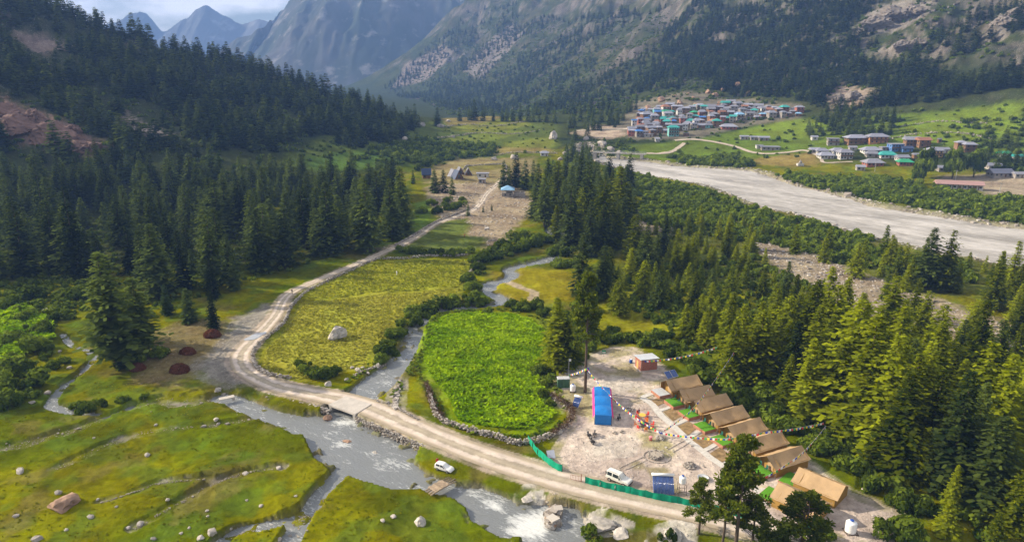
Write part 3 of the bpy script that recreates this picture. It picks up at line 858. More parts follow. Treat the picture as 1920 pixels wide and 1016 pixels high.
for a_ in ((1043, 690, 556, 'pasture'), (1097, 622, 500, 'pasture'), (1160, 590, 520, 'pasture'), (1062, 690, 600, 'pasture'),
           (1370, 720, 596, 'east'), (1545, 745, 590, 'east'), (1585, 790, 560, 'east'), (1612, 830, 585, 'east'), (1690, 870, 660, 'east'), (1735, 880, 690, 'east'), (1480, 745, 600, 'east'),
           (1815, 880, 640, 'east'), (1850, 900, 660, 'east'), (1900, 860, 650, 'east'), (1560, 800, 640, 'east'), (1650, 850, 625, 'east'), (1520, 720, 570, 'east'), (1450, 640, 540, 'east'), (1300, 640, 560, 'east'),
           (1735, 540, 425, 'river'), (1770, 545, 430, 'river'), (1890, 560, 450, 'river'), (1712, 600, 520, 'river'), (1672, 590, 530, 'river'), (1660, 560, 505, 'river'), (1860, 580, 470, 'river'),
           (1910, 640, 520, 'river'), (1690, 720, 620, 'river'), (1750, 634, 610, 'river'), (1875, 665, 600, 'river'), (1820, 640, 560, 'river'), (1780, 960, 870, 'east'), (1900, 1000, 880, 'east'), (1860, 1030, 960, 'east'), (1770, 1000, 935, 'east'),
           (220, 690, 492, 'west'), (268, 668, 533, 'west'), (402, 618, 552, 'west'), (355, 604, 540, 'west'), (315, 590, 532, 'west'), (440, 545, 480, 'west'), (432, 530, 450, 'west'), (228, 690, 630, 'west'), (260, 640, 545, 'west'),
           (490, 510, 400, 'west'), (540, 500, 395, 'west'), (300, 560, 430, 'west'), (150, 520, 365, 'west'), (345, 545, 440, 'west'), (400, 560, 490, 'west'), (50, 520, 380, 'west'), (480, 480, 365, 'west'), (620, 480, 350, 'west'), (690, 470, 340, 'west'), (735, 450, 345, 'west'), (755, 440, 322, 'west'),
           (815, 362, 318, 'far'), (832, 362, 318, 'far'), (848, 365, 330, 'far'), (775, 345, 318, 'far'), (945, 356, 300, 'far'), (968, 352, 285, 'far'), (985, 355, 298, 'far'), (955, 352, 310, 'far'), (1000, 350, 300, 'far'),
           (878, 405, 382, 'far'), (922, 395, 383, 'far'), (906, 398, 386, 'far'),
           *[(a_, b_ + 10, c_, 'village') for a_, b_, c_ in ((890, 216, 184), (880, 216, 198), (906, 217, 199), (962, 217, 198), (976, 217, 194), (990, 218, 199), (1010, 219, 202), (942, 217, 201), (1040, 221, 204), (862, 217, 203), (925, 217, 203), (1000, 219, 204), (1024, 220, 205), (820, 226, 200), (950, 218, 203))],
           (1190, 490, 400, 'grove'), (1070, 470, 340, 'grove'), (1020, 425, 330, 'grove'), (1100, 440, 300, 'grove'), (1130, 470, 330, 'grove'), (1085, 420, 290, 'grove'), (1045, 400, 300, 'grove'), (1160, 430, 310, 'grove'), (1210, 520, 420, 'grove'), (1245, 480, 400, 'grove'), (1090, 560, 440, 'grove'), (1130, 560, 460, 'grove')):
    tree_at(*a_)
scatter([(985, 425), (1000, 365), (1060, 335), (1180, 345), (1200, 400), (1195, 480), (1090, 490), (1060, 470)], 62, (15, 23), 'grove', 3.2, clear_of_water, 1)
scatter([(1080, 560), (1180, 500), (1300, 470), (1420, 470), (1500, 520), (1560, 570), (1560, 650), (1400, 660), (1280, 650), (1250, 590), (1130, 570)], 80, (5, 14.5), 'east', 3.2, sparse_flat, 2)
scatter([(1330, 690), (1450, 640), (1600, 630), (1700, 690), (1960, 760), (1980, 1030), (1800, 985), (1700, 930), (1590, 860), (1520, 800), (1420, 740)], 66, (12, 24), 'east', 4.2, sparse_flat, 3)
scatter([(1200, 440), (1300, 420), (1420, 430), (1560, 470), (1700, 490), (1960, 520), (1960, 660), (1820, 600), (1640, 545), (1500, 500), (1400, 470), (1280, 470)], 60, (6, 14), 'river', 3.5, sparse_flat, 4)
scatter([(1560, 640), (1750, 640), (1960, 680), (1960, 780), (1750, 740)], 20, (7, 16), 'river', 4, sparse_flat, 5)
scatter([(-80, 540), (-80, 400), (150, 385), (400, 385), (600, 385), (762, 392), (770, 440), (665, 472), (600, 480), (540, 500), (450, 500), (425, 560), (330, 545), (240, 540), (130, 520)], 130, (13, 24), 'west', 4.8, clear_of_water, 6)
scatter([(-120, 420), (-120, 350), (150, 320), (400, 325), (560, 335), (740, 350), (762, 392), (400, 390), (150, 395)], 150, (12, 22), 'west', 5.2, None, 7)
def left_cover(x, y, r):
    k = fbm(x / 45, y / 45, 77, 3)
    cl = np.minimum.reduce([sd_poly(x, y, p, 9) for p in LCLIFF])
    return (k + r.uniform(-.16, .16, len(x)) > .36) & (cl > 2)
LCLIFF = [hit_poly(p) for p in ([(0, 178), (60, 205), (130, 232), (205, 272), (170, 292), (80, 268), (0, 262)], [(25, 60), (110, 78), (135, 95), (90, 98), (30, 75)], [(230, 205), (290, 240), (330, 250), (280, 258), (240, 240)],
                                [(520, 275), (600, 255), (640, 275), (560, 315)])]
LEFT_RIDGE = np.array([(-560, 420), (-420, 330), (-250, 390), (-150, 470), (-95, 570), (-90, 690), (-100, 745), (-160, 745), (-220, 735), (-330, 735), (-470, 730), (-640, 720)])
_n0 = len(TREES)
r = np.random.default_rng(55)
def scatter_xy(poly, n, h, zone, gap, ok, seed):
    r = np.random.default_rng(seed)
    lo, hi = poly.min(0), poly.max(0)
    cx, cy = r.uniform(lo[0], hi[0], n * 8), r.uniform(lo[1], hi[1], n * 8)
    m = in_poly(cx, cy, poly) & ok(cx, cy, r)
    cx, cy = cx[m], cy[m]
    cell, seen = gap, {}
    got = []
    for x, y in zip(cx, cy):
        k = (int(x / cell), int(y / cell))
        if any((k[0] + i, k[1] + j) in seen and (seen[(k[0] + i, k[1] + j)][0] - x) ** 2 + (seen[(k[0] + i, k[1] + j)][1] - y) ** 2 < gap * gap for i in (-1, 0, 1) for j in (-1, 0, 1)):
            continue
        seen[k] = (x, y); got.append((x, y))
        if len(got) >= n:
            break
    g = np.array(got)
    zz = H(g[:, 0], g[:, 1])
    hh = r.uniform(h[0], h[1], len(g)) * np.where(r.random(len(g)) < .3, r.uniform(.5, .85, len(g)), 1)
    for (x, y), z_, q in zip(got, zz, hh):
        TREES.append((x, y, float(z_) - .3, float(q), zone))
scatter_xy(LEFT_RIDGE, 1500, (12, 20), 'left slope', 4.6, left_cover, 56)
# the big slope on the right: bands of forest between rock and pasture
RS = hit_poly([(1190, 178), (1330, 168), (1470, 185), (1560, 215), (1700, 200), (1850, 175), (1960, 160), (1960, 2), (1700, 2), (1500, 2), (1300, 2), (1250, 60)])
RS2 = hit_poly([(840, 205), (1000, 205), (1090, 225), (1190, 190), (1250, 60), (1300, 2), (960, 2), (880, 20), (780, 110), (720, 165)])
RCLIFF = [hit_poly(p) for p in ([(1598, 62), (1625, 25), (1680, 0), (1760, 0), (1720, 40), (1640, 62)], [(1548, 182), (1575, 158), (1640, 168), (1625, 192), (1560, 206)], [(1630, 95), (1700, 70), (1740, 78), (1660, 110)], [(1760, 120), (1920, 60), (1920, 110), (1780, 150)])]
def right_cover(x, y, r):
    ppx, ppy = proj(x, y, H(x, y))
    k = fbm(x / 70, y / 70, 78, 4)
    dens = .42 + .10 * sst(1350, 1550, ppx) - .14 * sst(1600, 1750, ppx) * sst(200, 120, ppy) + .2 * sst(60, 30, np.abs(ppy - (200 - (ppx - 1500) * .08)) + 0 * ppx) * sst(1480, 1600, ppx)
    cl = np.minimum.reduce([sd_poly(x, y, p, 9) for p in RCLIFF])
    return (k + r.uniform(-.13, .13, len(x)) < dens + .03) & (cl > 2) & (H(x, y) < 330)
scatter_xy(RS, 3000, (9, 16), 'right slope', 5.0, right_cover, 57)
scatter_xy(RS2, 2600, (9, 17), 'far slope', 9.0, lambda x, y, r: (fbm(x / 110, y / 110, 79, 4) + r.uniform(-.12, .12, len(x)) < .46) & (H(x, y) < 420), 58)
for pl, n, s in (([(1500, 255), (1540, 222), (1600, 215), (1690, 225), (1680, 262), (1590, 268)], 55, 61), ([(1040, 262), (1075, 225), (1200, 190), (1190, 225), (1100, 262)], 40, 62), ([(1050, 320), (1060, 285), (1110, 272), (1130, 300), (1110, 330)], 26, 63),
                 ([(850, 214), (1060, 212), (1060, 222), (1000, 217), (850, 217)], 26, 64), ([(1850, 320), (1840, 270), (1960, 240), (1960, 330)], 22, 65)):
    scatter(pl, n, (8, 16), 'village', 4.0, None, s)
TA = np.array([t[:4] for t in TREES]); TZ = [t[4] for t in TREES]
tpx, tpy = proj(TA[:, 0], TA[:, 1], TA[:, 2])
_, tpt = proj(TA[:, 0], TA[:, 1], TA[:, 2] + TA[:, 3])
size = (tpy - tpt) * ((tpx > -30) & (tpx < 1950) & (tpt < 1016))
order = np.argsort(-size)
single = set(order[:300].tolist())
LAB = {'west': ('dark conifer in the wood between the left slope and the dirt track', 'conifers of the wood beside the dirt track'),
       'east': ('sunlit conifer in the wood behind the brown tents', 'conifers of the wood behind the tents'),
       'river': ('conifer on the stony flat between the tents wood and the river', 'conifers of the stony river flat'),
       'grove': ('tall conifer in the dense grove between the meandering stream and the river', 'conifers of the central grove'),
       'pasture': ('slender conifer standing beside the bright green crop field', 'conifers beside the crop field'),
       'far': ('small dark conifer near the blue roofed hut and the triangular huts', 'conifers near the far huts')}
MARKS = [(n_, hit1(*p_)) for n_, p_ in (('the blue marquee', (1129, 768)), ('the brick shed', (1211, 690)), ('the two long tents', (1530, 930)), ('the first tent of the row', (1285, 722)), ('the last tent of the row', (1475, 860)),
    ('the concrete bridge', (655, 765)), ('the boulder in the olive field', (632, 632)), ('the reddish brush heaps', (340, 690)), ('the blue pavilion', (952, 369)), ('the triangular huts', (862, 330)), ('the meandering stream', (950, 520)),
    ('the far end of the olive field', (860, 480)), ('the bend of the track', (520, 590)), ('the little brook', (130, 660)), ('the left cliff', (190, 300)), ('the river bank', (1700, 470)), ('the stony clearing', (1780, 650)), ('the middle river bank', (1450, 420)),
    ('the round boulder glade', (1462, 705)), ('the white water tank', (1620, 985)), ('the grassy glade', (1250, 560)), ('the stony strip', (1230, 430)), ('the far meadow edge', (640, 480)), ('the deep shade under the left slope', (350, 400)), ('the last bushes by the gravel', (1850, 900)))]
def near_mark(x, y):
    return min(MARKS, key=lambda m_: math.hypot(m_[1][0] - x, m_[1][1] - y))[0]
ZN = {'west': 'of the track wood', 'east': 'of the tent wood', 'river': 'of the river flat', 'grove': 'of the central grove', 'pasture': 'beside the crop field', 'far': 'near the far huts'}
r = np.random.default_rng(5)
rest = []
for i in range(len(TREES)):
    x, y, zz, h, zone = TREES[i]
    if i in single and zone in LAB:
        lab = '%s conifer %s, near %s' % ('very tall' if h > 21 else 'tall' if h > 17.5 else 'medium high' if h > 14 else 'short' if h > 10 else 'small young', ZN[zone], near_mark(x, y))
        grp = lab.replace('conifer', 'conifers')
        o = thing('conifer_tree', lab, 'tree', (x, y, zz), r.uniform(0, 6.28), grp)
        wk = r.uniform(.95, 1.35) * (1.12 if zone == 'west' else 1)
        o.scale = (h * wk, h * wk * r.uniform(.9, 1.1), h * (1.1 if zone == 'west' else 1))
        light = zone in ('east', 'river') and r.random() < .85 or zone == 'pasture' or zone == 'grove' and r.random() < .35
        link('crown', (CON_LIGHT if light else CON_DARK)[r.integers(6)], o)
        link('trunk', TRUNKS[r.integers(3)], o)
    else:
        rest.append(i)
# the rest: woods too dense and far to count, one object for each wood
LOW = []
for i in range(7):
    q = rr_(300 + i)
    V, F, T = conifer_arrays(q, width=q.uniform(.2, .28), start=.04, whorl=.07, nb=5, step=.13, tuft=.065, gaps=.04, power=q.uniform(.75, .95), bushy=1.35)
    LOW.append((V, F, T))
MID = []
for i in range(5):
    q = rr_(330 + i)
    MID.append(conifer_arrays(q, width=q.uniform(.21, .28), start=.05, whorl=.042, nb=6, step=.085, tuft=.046, gaps=.05, power=q.uniform(.75, .95), bushy=1.15))
def wood(name, ids, m, protos, seed):
    r = np.random.default_rng(seed)
    Vs, Fs, Ts, n = [], [], [], 0
    for i in ids:
        x, y, zz, h, _ = TREES[i]
        V, F, T = protos[r.integers(len(protos))]
        a_ = r.uniform(0, 6.28); c_, s_ = math.cos(a_), math.sin(a_)
        wd = h * r.uniform(.9, 1.35)
        v = np.c_[(V[:, 0] * c_ - V[:, 1] * s_) * wd + x, (V[:, 0] * s_ + V[:, 1] * c_) * wd + y, V[:, 2] * h + zz]
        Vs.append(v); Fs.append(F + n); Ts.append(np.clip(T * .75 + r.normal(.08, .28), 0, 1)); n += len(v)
    return kind(link(name, leaf_mesh(name, np.vstack(Vs), np.vstack(Fs), np.concatenate(Ts), m)), 'stuff')
byz = {}
for i in rest:
    byz.setdefault(TREES[i][4], []).append(i)
w1 = wood('forest_on_left_slope', byz.get('left slope', []), LEAF_DARK, LOW, 1)
w2 = wood('forest_on_right_slope', byz.get('right slope', []) + byz.get('far slope', []), LEAF_DARK, LOW, 2)
w3 = wood('valley_wood', [i for k in ('west', 'grove', 'far', 'village') for i in byz.get(k, [])], LEAF_DARK, MID, 3)
w4 = wood('river_wood', [i for k in ('east', 'river', 'pasture') for i in byz.get(k, [])], LEAF_LIGHT, MID, 4)
for w_, l_ in ((w1, 'dense dark conifer forest covering the left slope'), (w2, 'scattered conifer forest in bands on the rocky right slope'), (w3, 'far conifers filling the woods of the valley floor'), (w4, 'small conifers filling the wood by the river')):
    w_['label'] = l_

# open pines at the camp
def pine(px, py, top, k, label, width=1.0):
    x, y, zz = hit1(px, min(py, 1010)) if py <= 1010 else (*[float(v) for v in P0(px, py)], 0.0)
    if py > 1010:
        zz = float(H(x, y)[0])
    lo, hi = 1.0, 60.0
    for _ in range(24):
        h = (lo + hi) / 2
        if proj(x, y, zz + h)[1] > top: lo = h
        else: hi = h
    o = thing('pine_tree', label, 'tree', (x, y, zz), k * 1.7)
    o.scale = (h * width, h * width, h)
    link('crown', PINES[k % 3][0], o); link('trunk', PINES[k % 3][1], o)
pine(1376, 1052, 812, 0, 'tallest open pine with bare double stem in front of the brown tents', .95)
pine(1352, 1042, 862, 1, 'slim open pine just beside the tallest pine by the green net fence', .9)
pine(1310, 1000, 898, 2, 'short bushy pine growing through the green net fence', 1.3)
pine(1497, 1062, 925, 5, 'broad low pine in front of the two long tents', 1.9)
pine(1405, 1050, 930, 4, 'broad pine between the tallest pine and the low broad pine', 1.5)
pine(1097, 735, 508, 0, 'tall pine with bare dark trunk standing inside the camp beside the blue marquee', .8)

# ------------------------------------------------------------------ shrubs
SHR = []
def shrub(px, py, wpx, lab, grp, hk=1.0, m=None):
    x, y, zz = hit1(px, py)
    sc = wpx / 2 * math.hypot(y, CAMZ - zz) / FPX
    SHR.append((x, y, zz, sc, sc * hk, lab, grp))
A1 = ('rounded willow shrub in the row along the stream between the two crop fields', 'shrubs between the crop fields')
A2 = ('leafy shrub on the bank where the stream leaves the central meadow', 'shrubs above the meandering stream')
A3 = ('dark green bush between the bright crop field and the camp', 'bushes beside the camp')
A4 = ('dark thorny bush on the bushy bank left of the grassy meadow', 'bushes left of the meadow')
A5 = ('round bush in the hedge along the far end of the olive field', 'far hedge bushes')
A6 = ('bush in the thicket between the brown tents and the conifer wood', 'bushes behind the tents')
for p in ((720, 660, 46), (745, 632, 48), (780, 610, 36), (800, 585, 50), (830, 580, 48), (860, 578, 46), (885, 565, 44), (905, 572, 40), (885, 545, 44), (880, 530, 40), (795, 600, 34), (715, 676, 36), (740, 668, 30), (752, 610, 34), (775, 590, 38), (912, 588, 26), (735, 650, 30)):
    shrub(*p, *A1)
for p in ((895, 505, 34), (905, 490, 40), (925, 485, 44), (950, 480, 46), (975, 470, 44), (995, 462, 46), (1015, 455, 44), (900, 515, 24), (940, 468, 44), (965, 455, 40), (990, 446, 36), (885, 490, 26), (1050, 500, 40), (1075, 498, 36), (1040, 478, 40), (1065, 480, 36), (980, 580, 40), (1005, 578, 38), (1020, 590, 34), (960, 575, 30), (1060, 600, 40), (1095, 580, 44), (1120, 560, 40)):
    shrub(*p, *A2)
for p in ((1010, 700, 40), (1025, 720, 36), (1018, 745, 34), (1030, 760, 30), (1060, 678, 44), (1085, 672, 40), (1110, 655, 42), (1135, 645, 44), (1165, 640, 46), (1190, 640, 44), (1215, 648, 46), (1080, 640, 44), (1110, 630, 40), (1260, 668, 40), (1285, 680, 44), (1310, 690, 40), (1250, 650, 40), (1150, 625, 40)):
    shrub(*p, *A3)
for p in ((60, 720, 74), (20, 700, 70), (65, 660, 60), (15, 760, 60), (30, 640, 56), (100, 690, 34), (168, 772, 56), (193, 762, 26), (230, 752, 24), (272, 745, 22), (120, 680, 30), (50, 600, 50), (80, 625, 46), (10, 730, 60), (145, 765, 30), (110, 600, 44), (150, 560, 50), (60, 560, 60), (20, 575, 50), (230, 668, 60), (270, 672, 44), (300, 668, 36), (250, 690, 26)):
    shrub(*p, *A4)
for p in ((580, 700, 44), (605, 705, 46), (630, 700, 42), (570, 690, 36)):
    shrub(*p, 'dark shrub in the clump on the olive field edge by the bridge', 'clump of shrubs at the olive field edge')
for p in ((755, 472, 26), (772, 474, 26), (790, 476, 28), (808, 478, 28), (826, 478, 28), (845, 478, 26), (862, 476, 28), (880, 474, 26), (835, 395, 30), (850, 392, 28), (865, 388, 26), (820, 400, 28), (790, 398, 26), (810, 385, 26), (840, 380, 24), (868, 378, 22), (785, 320, 26), (800, 312, 22), (815, 306, 20)):
    shrub(*p, *A5)
for p in ((1330, 720, 60), (1365, 740, 60), (1390, 760, 62), (1410, 720, 56), (1345, 705, 50), (1440, 780, 62), (1465, 800, 60), (1490, 812, 56), (1520, 840, 56), (1550, 850, 60), (1300, 700, 40), (1600, 880, 60), (1640, 920, 60), (1690, 950, 60), (1770, 975, 60), (1700, 1005, 70), (1660, 1010, 60), (1850, 1010, 70), (1580, 860, 50), (1730, 960, 50), (1430, 745, 50), (1540, 820, 44)):
    shrub(*p, *A6)
for p in ((1105, 1012, 56, 'dense green bush on the grass below the road by the bottom stones', None, 1.1), (1252, 1012, 36, 'young bushy conifer on the pale sand below the road', None, 1.6), (1455, 1010, 60, 'bush at the foot of the pines by the green net', None, 1.0), (1545, 1012, 50, 'bush beside the gravel behind the two long tents', None, .9)):
    shrub(*p)
r = np.random.default_rng(9)
for x, y, zz, sc, sh, lab, grp in SHR:
    if grp:
        lab = ('large ' if sc > 3.2 else 'middle sized ' if sc > 2.2 else 'small ') + lab; grp = ('large ' if sc > 3.2 else 'middle sized ' if sc > 2.2 else 'small ') + grp
    o = thing('shrub', lab, 'shrub', (x, y, zz - .1), r.uniform(0, 6.28), grp)
    o.scale = (sc * r.uniform(.95, 1.2), sc * r.uniform(.95, 1.2), sh * r.uniform(.9, 1.25))
    link('foliage', BUSHES[r.integers(6)], o); link('stems', STEMS[r.integers(2)], o)
LOWB = [bush_arrays(rr_(600 + i), lobes=5, leaf=24, flat=.7, size=.2) for i in range(6)]
def thicket(name, label, spots, m=LEAF_BUSH, seed=0):
    r = np.random.default_rng(seed)
    Vs, Fs, Ts, n = [], [], [], 0
    for x, y, s, hk in spots:
        V, F, T = LOWB[r.integers(6)]
        a_ = r.uniform(0, 6.28); c_, s_ = math.cos(a_), math.sin(a_)
        zz = float(H(x, y)[0])
        Vs.append(np.c_[(V[:, 0] * c_ - V[:, 1] * s_) * s + x, (V[:, 0] * s_ + V[:, 1] * c_) * s + y, V[:, 2] * s * hk + zz - .1])
        Fs.append(F + n); Ts.append(np.clip(T + r.normal(0, .15), 0, 1)); n += len(V)
    o = kind(link(name, leaf_mesh(name, np.vstack(Vs), np.vstack(Fs), np.concatenate(Ts), m)), 'stuff')
    o['label'] = label
def spots(polys, s, gap, seed, ok=None, hk=(.7, 1.2)):
    r = np.random.default_rng(seed)
    o = []
    for pl in polys:
        poly = hit_poly(pl)
        lo, hi = poly.min(0), poly.max(0)
        n = int((hi - lo).prod() / gap ** 2)
        x, y = r.uniform(lo[0], hi[0], n), r.uniform(lo[1], hi[1], n)
        m = in_poly(x, y, poly)
        if ok is not None:
            m &= ok(x, y)
        o += [(x_, y_, r.uniform(*s), r.uniform(*hk)) for x_, y_ in zip(x[m], y[m])]
    return o
noriver = lambda x, y: sd_poly(x, y, RIVER, 20) > 4
thicket('riverside_scrub', 'dense green scrub along both banks of the grey river',
        spots([[(1210, 335), (1290, 350), (1350, 365), (1420, 395), (1500, 412), (1570, 432), (1640, 450), (1640, 470), (1500, 440), (1400, 420), (1300, 420), (1230, 400), (1200, 370)],
               [(1200, 375), (1260, 400), (1400, 425), (1560, 460), (1700, 480), (1830, 500), (1830, 540), (1700, 520), (1560, 490), (1450, 460), (1300, 440), (1200, 420)],
               [(1130, 320), (1180, 322), (1230, 345), (1200, 370), (1140, 350)]], (1.8, 3.6), 3.1, 1, noriver)
        + spots([[(1250, 295), (1380, 292), (1420, 310), (1390, 316), (1290, 310)], [(1450, 330), (1560, 335), (1700, 340), (1850, 372), (1960, 375), (1960, 425), (1860, 415), (1740, 395), (1620, 372), (1500, 350)]], (2.2, 4.6), 3.8, 2, noriver), seed=3)
thicket('hillside_scrub', 'low scrub dotted over the slopes and terraces around the villages',
        spots([[(1190, 262), (1300, 250), (1420, 215), (1560, 215), (1700, 200), (1960, 190), (1960, 300), (1700, 275), (1540, 300), (1250, 300)]], (1.2, 2.8), 14, 4, None)
        + spots([[(1182, 258), (1205, 208), (1340, 196), (1510, 215), (1400, 230), (1262, 256)]], (1.2, 2.6), 8, 14)
        + spots([[(1700, 265), (1800, 225), (1960, 200), (1960, 330), (1860, 320), (1840, 280)]], (2, 4), 8, 5)
        + spots([[(660, 300), (700, 278), (800, 258), (930, 272), (935, 290), (850, 300), (770, 312)]], (2.5, 4.5), 4.6, 6)
        + spots([[(600, 300), (660, 250), (830, 235), (1040, 222), (1050, 285), (900, 298), (700, 320)]], (1, 2.4), 15, 7)
        + spots([[(840, 216), (1000, 210), (1100, 240), (1180, 200), (1500, 190), (1900, 160), (1900, 10), (1300, 10), (960, 20), (760, 140)]], (1.5, 3.8), 11.5, 8)
        + spots([[(0, 300), (60, 120), (300, 120), (640, 190), (760, 225), (640, 300), (440, 330), (200, 340)]], (1.4, 3.2), 9, 12)
        + spots([[(1060, 300), (1110, 262), (1190, 262), (1200, 290), (1140, 296)]], (1.5, 3), 6, 9), seed=4)
thicket('undergrowth', 'low bushes and undergrowth beneath the conifer woods',
        spots([[(1085, 560), (1200, 505), (1420, 480), (1560, 560), (1560, 640), (1400, 680), (1270, 660), (1200, 600)], [(1330, 690), (1600, 640), (1960, 770), (1960, 1030), (1700, 960), (1520, 840), (1420, 760)]], (.9, 2.6), 3.0, 10, lambda x, y: clear_of_water(x, y, r))
        + spots([[(-60, 560), (-60, 420), (400, 400), (700, 400), (640, 480), (440, 540), (280, 600), (130, 580)]], (.8, 1.8), 4.2, 11, lambda x, y: clear_of_water(x, y, r))
        + spots([[(-60, 780), (-60, 500), (200, 490), (230, 560), (110, 610), (90, 700), (80, 750)]], (.8, 1.9), 3.0, 13, lambda x, y: clear_of_water(x, y, r)), seed=5)
# leafy crops and weeds
def leafage(name, label, poly, per, size, hgt, m, seed, ok=None, n_leaf=4, rowdir=None):
    r = np.random.default_rng(seed)
    lo, hi = poly.min(0), poly.max(0)
    n = int((hi - lo).prod() * per)
    x, y = r.uniform(lo[0], hi[0], n), r.uniform(lo[1], hi[1], n)
    k = sd_poly(x, y, poly, 3) < -.2
    if ok is not None:
        k &= ok(x, y, r)
    x, y = x[k], y[k]
    patch = fbm(x / 3.2, y / 3.2, seed + 3, 3)
    zz = H(x, y)
    Cc = np.repeat(np.c_[x, y, zz], n_leaf, 0)
    q = len(Cc)
    a_ = r.uniform(0, 6.283, q)
    d = np.c_[np.cos(a_), np.sin(a_), r.uniform(.1, .9, q)]
    s = size * r.uniform(.6, 1.4, (q, 1)) * (.6 + .8 * np.repeat(patch, n_leaf)[:, None])
    Cc[:, 2] += hgt * r.uniform(.3, 1.0, q) * (.5 + np.repeat(patch, n_leaf))
    d = unit(d) * s
    w = unit(np.cross(d, r.normal(0, .35, (q, 3)) + np.array([0, 0, 1]))) * s * .75
    V, F = quads(Cc + d * .6, d, w)
    big = fbm(x / 11, y / 11, seed + 9, 3)
    furrow = np.sin((x * .8 + y * .6) * 2.6 + 3 * fbm(x / 15, y / 15, seed + 5, 2)) * .16
    tone = np.clip(np.repeat((patch - .5) * 1.5 + (big - .5) * 1.6 + .5 + furrow, n_leaf) + r.normal(0, .16, q), 0, 1)
    o = kind(link(name, leaf_mesh(name, V, F, tone, m)), 'stuff')
    o['label'] = label
leafage('meadow_tufts', 'short grass tufts over the mossy meadow', px_poly([(-80, 1060), (-80, 800), (120, 700), (430, 730), (560, 800), (640, 880), (880, 960), (930, 1060)]), .8, .11, .05, leaf_mat('tuft_leaves', (.10, .125, .004), (.19, .19, .01), .4, 0), 36, lambda x, y, r: (H(x, y) > -.25) & (fbm(x / 6, y / 6, 97, 3) > .38), 3)
leafage('green_crop', 'bright green leafy crop filling the walled field', CROP_BRIGHT, 6.0, .26, .42, LEAF_CROP, 31)
leafage('barley_crop', 'yellowish green crop on the olive field beside the track', FIELD_OLIVE, 2.6, .22, .10, LEAF_OLIVE, 32, lambda x, y, r: r.random(len(x)) < .65 + .35 * sst(.35, .6, fbm(x / 6, y / 6, 99, 3)), 3)
leafage('young_crop', 'pale green young crop on the field above the olive field', FIELD_UP, 2.2, .22, .12, leaf_mat('young_leaves', (.22, .25, .014), (.34, .35, .03), .3, 0), 33, None, 3)
leafage('bracken', 'bright green bracken on the bank left of the little brook', px_poly([(-60, 590), (0, 570), (60, 575), (105, 605), (110, 640), (70, 650), (30, 680), (-60, 720)]), 3.0, .45, .9, LEAF_CROP, 34, None, 4)
leafage('weeds', 'tufts of tall weeds along walls, banks and field edges', px_poly([(640, 900), (640, 700), (700, 640), (790, 560), (1080, 560), (1080, 700), (1060, 880)]), 1.6, .26, .35, LEAF_WEED, 35,
        lambda x, y, r: (np.minimum.reduce([np.abs(sd_poly(x, y, CROP_BRIGHT, 4) - 1.2), np.abs(sd_line(x, y, STREAM_UP, 5) - 2.2)]) < 1.0) & (sd_line(x, y, STREAM_UP, 5) > .6) & (sd_line(x, y, ROAD, 5) > 1.2) & (fbm(x / 4, y / 4, 98, 3) > .42))
# ------------------------------------------------------------------ water, road
def water_mat(name, deep, foam, f0, f1, rough, sc, bumpd, stretch=(1, 1, 1), flow=0.0, rapids=()):
    m, t, b = clear_mat(name)
    b.inputs['Roughness'].default_value = rough
    b.inputs['Specular IOR Level'].default_value = .5
    g = nn(t, 'TexCoord'); mpn = nn(t, 'Mapping'); mpn.vector_type = 'TEXTURE'; mpn.inputs['Scale'].default_value = stretch; mpn.inputs['Rotation'].default_value = (0, 0, flow)
    a = nn(t, 'TexNoise', Scale=sc, Detail=7.0, Roughness=.65, Distortion=.8)
    c = nn(t, 'TexNoise', Scale=sc * .13, Detail=4.0, Roughness=.6, Distortion=.5)
    t.links.new(g.outputs['Object'], mpn.inputs[0]); t.links.new(mpn.outputs[0], a.inputs[0]); t.links.new(mpn.outputs[0], c.inputs[0])
    ad = nn(t, 'Math', operation='ADD'); t.links.new(a.outputs[0], ad.inputs[0]); t.links.new(c.outputs[0], ad.inputs[1])
    for px_, py_, rad_ in rapids:
        x_, y_ = P0(px_, py_, -1.0)
        vd = nn(t, 'VectorMath', operation='DISTANCE'); vd.inputs[1].default_value = (float(x_), float(y_), -1)
        t.links.new(g.outputs['Object'], vd.inputs[0])
        rm_ = nn(t, 'MapRange'); rm_.inputs[1].default_value, rm_.inputs[2].default_value, rm_.inputs[3].default_value, rm_.inputs[4].default_value = 0, rad_, .27, 0
        t.links.new(vd.outputs['Value'], rm_.inputs[0])
        ad2 = nn(t, 'Math', operation='ADD'); t.links.new(ad.outputs[0], ad2.inputs[0]); t.links.new(rm_.outputs[0], ad2.inputs[1]); ad = ad2
    r = nn(t, 'ValToRGB')
    r.color_ramp.elements[0].position, r.color_ramp.elements[1].position = f0 / 2, f1 / 2
    hf = nn(t, 'Math', operation='MULTIPLY'); hf.inputs[1].default_value = .5
    t.links.new(ad.outputs[0], hf.inputs[0]); t.links.new(hf.outputs[0], r.inputs[0])
    mxn = nn(t, 'Mix', data_type='RGBA'); mxn.inputs[6].default_value, mxn.inputs[7].default_value = (*deep, 1), (*foam, 1)
    t.links.new(r.outputs[0], mxn.inputs[0]); t.links.new(mxn.outputs[2], b.inputs[0])
    rr2 = nn(t, 'MapRange'); rr2.inputs[3].default_value, rr2.inputs[4].default_value = rough, .7
    t.links.new(r.outputs[0], rr2.inputs[0]); t.links.new(rr2.outputs[0], b.inputs['Roughness'])
    bp = nn(t, 'Bump', Strength=1.0, Distance=bumpd)
    t.links.new(a.outputs[0], bp.inputs['Height']); t.links.new(bp.outputs[0], b.inputs['Normal'])
    return m
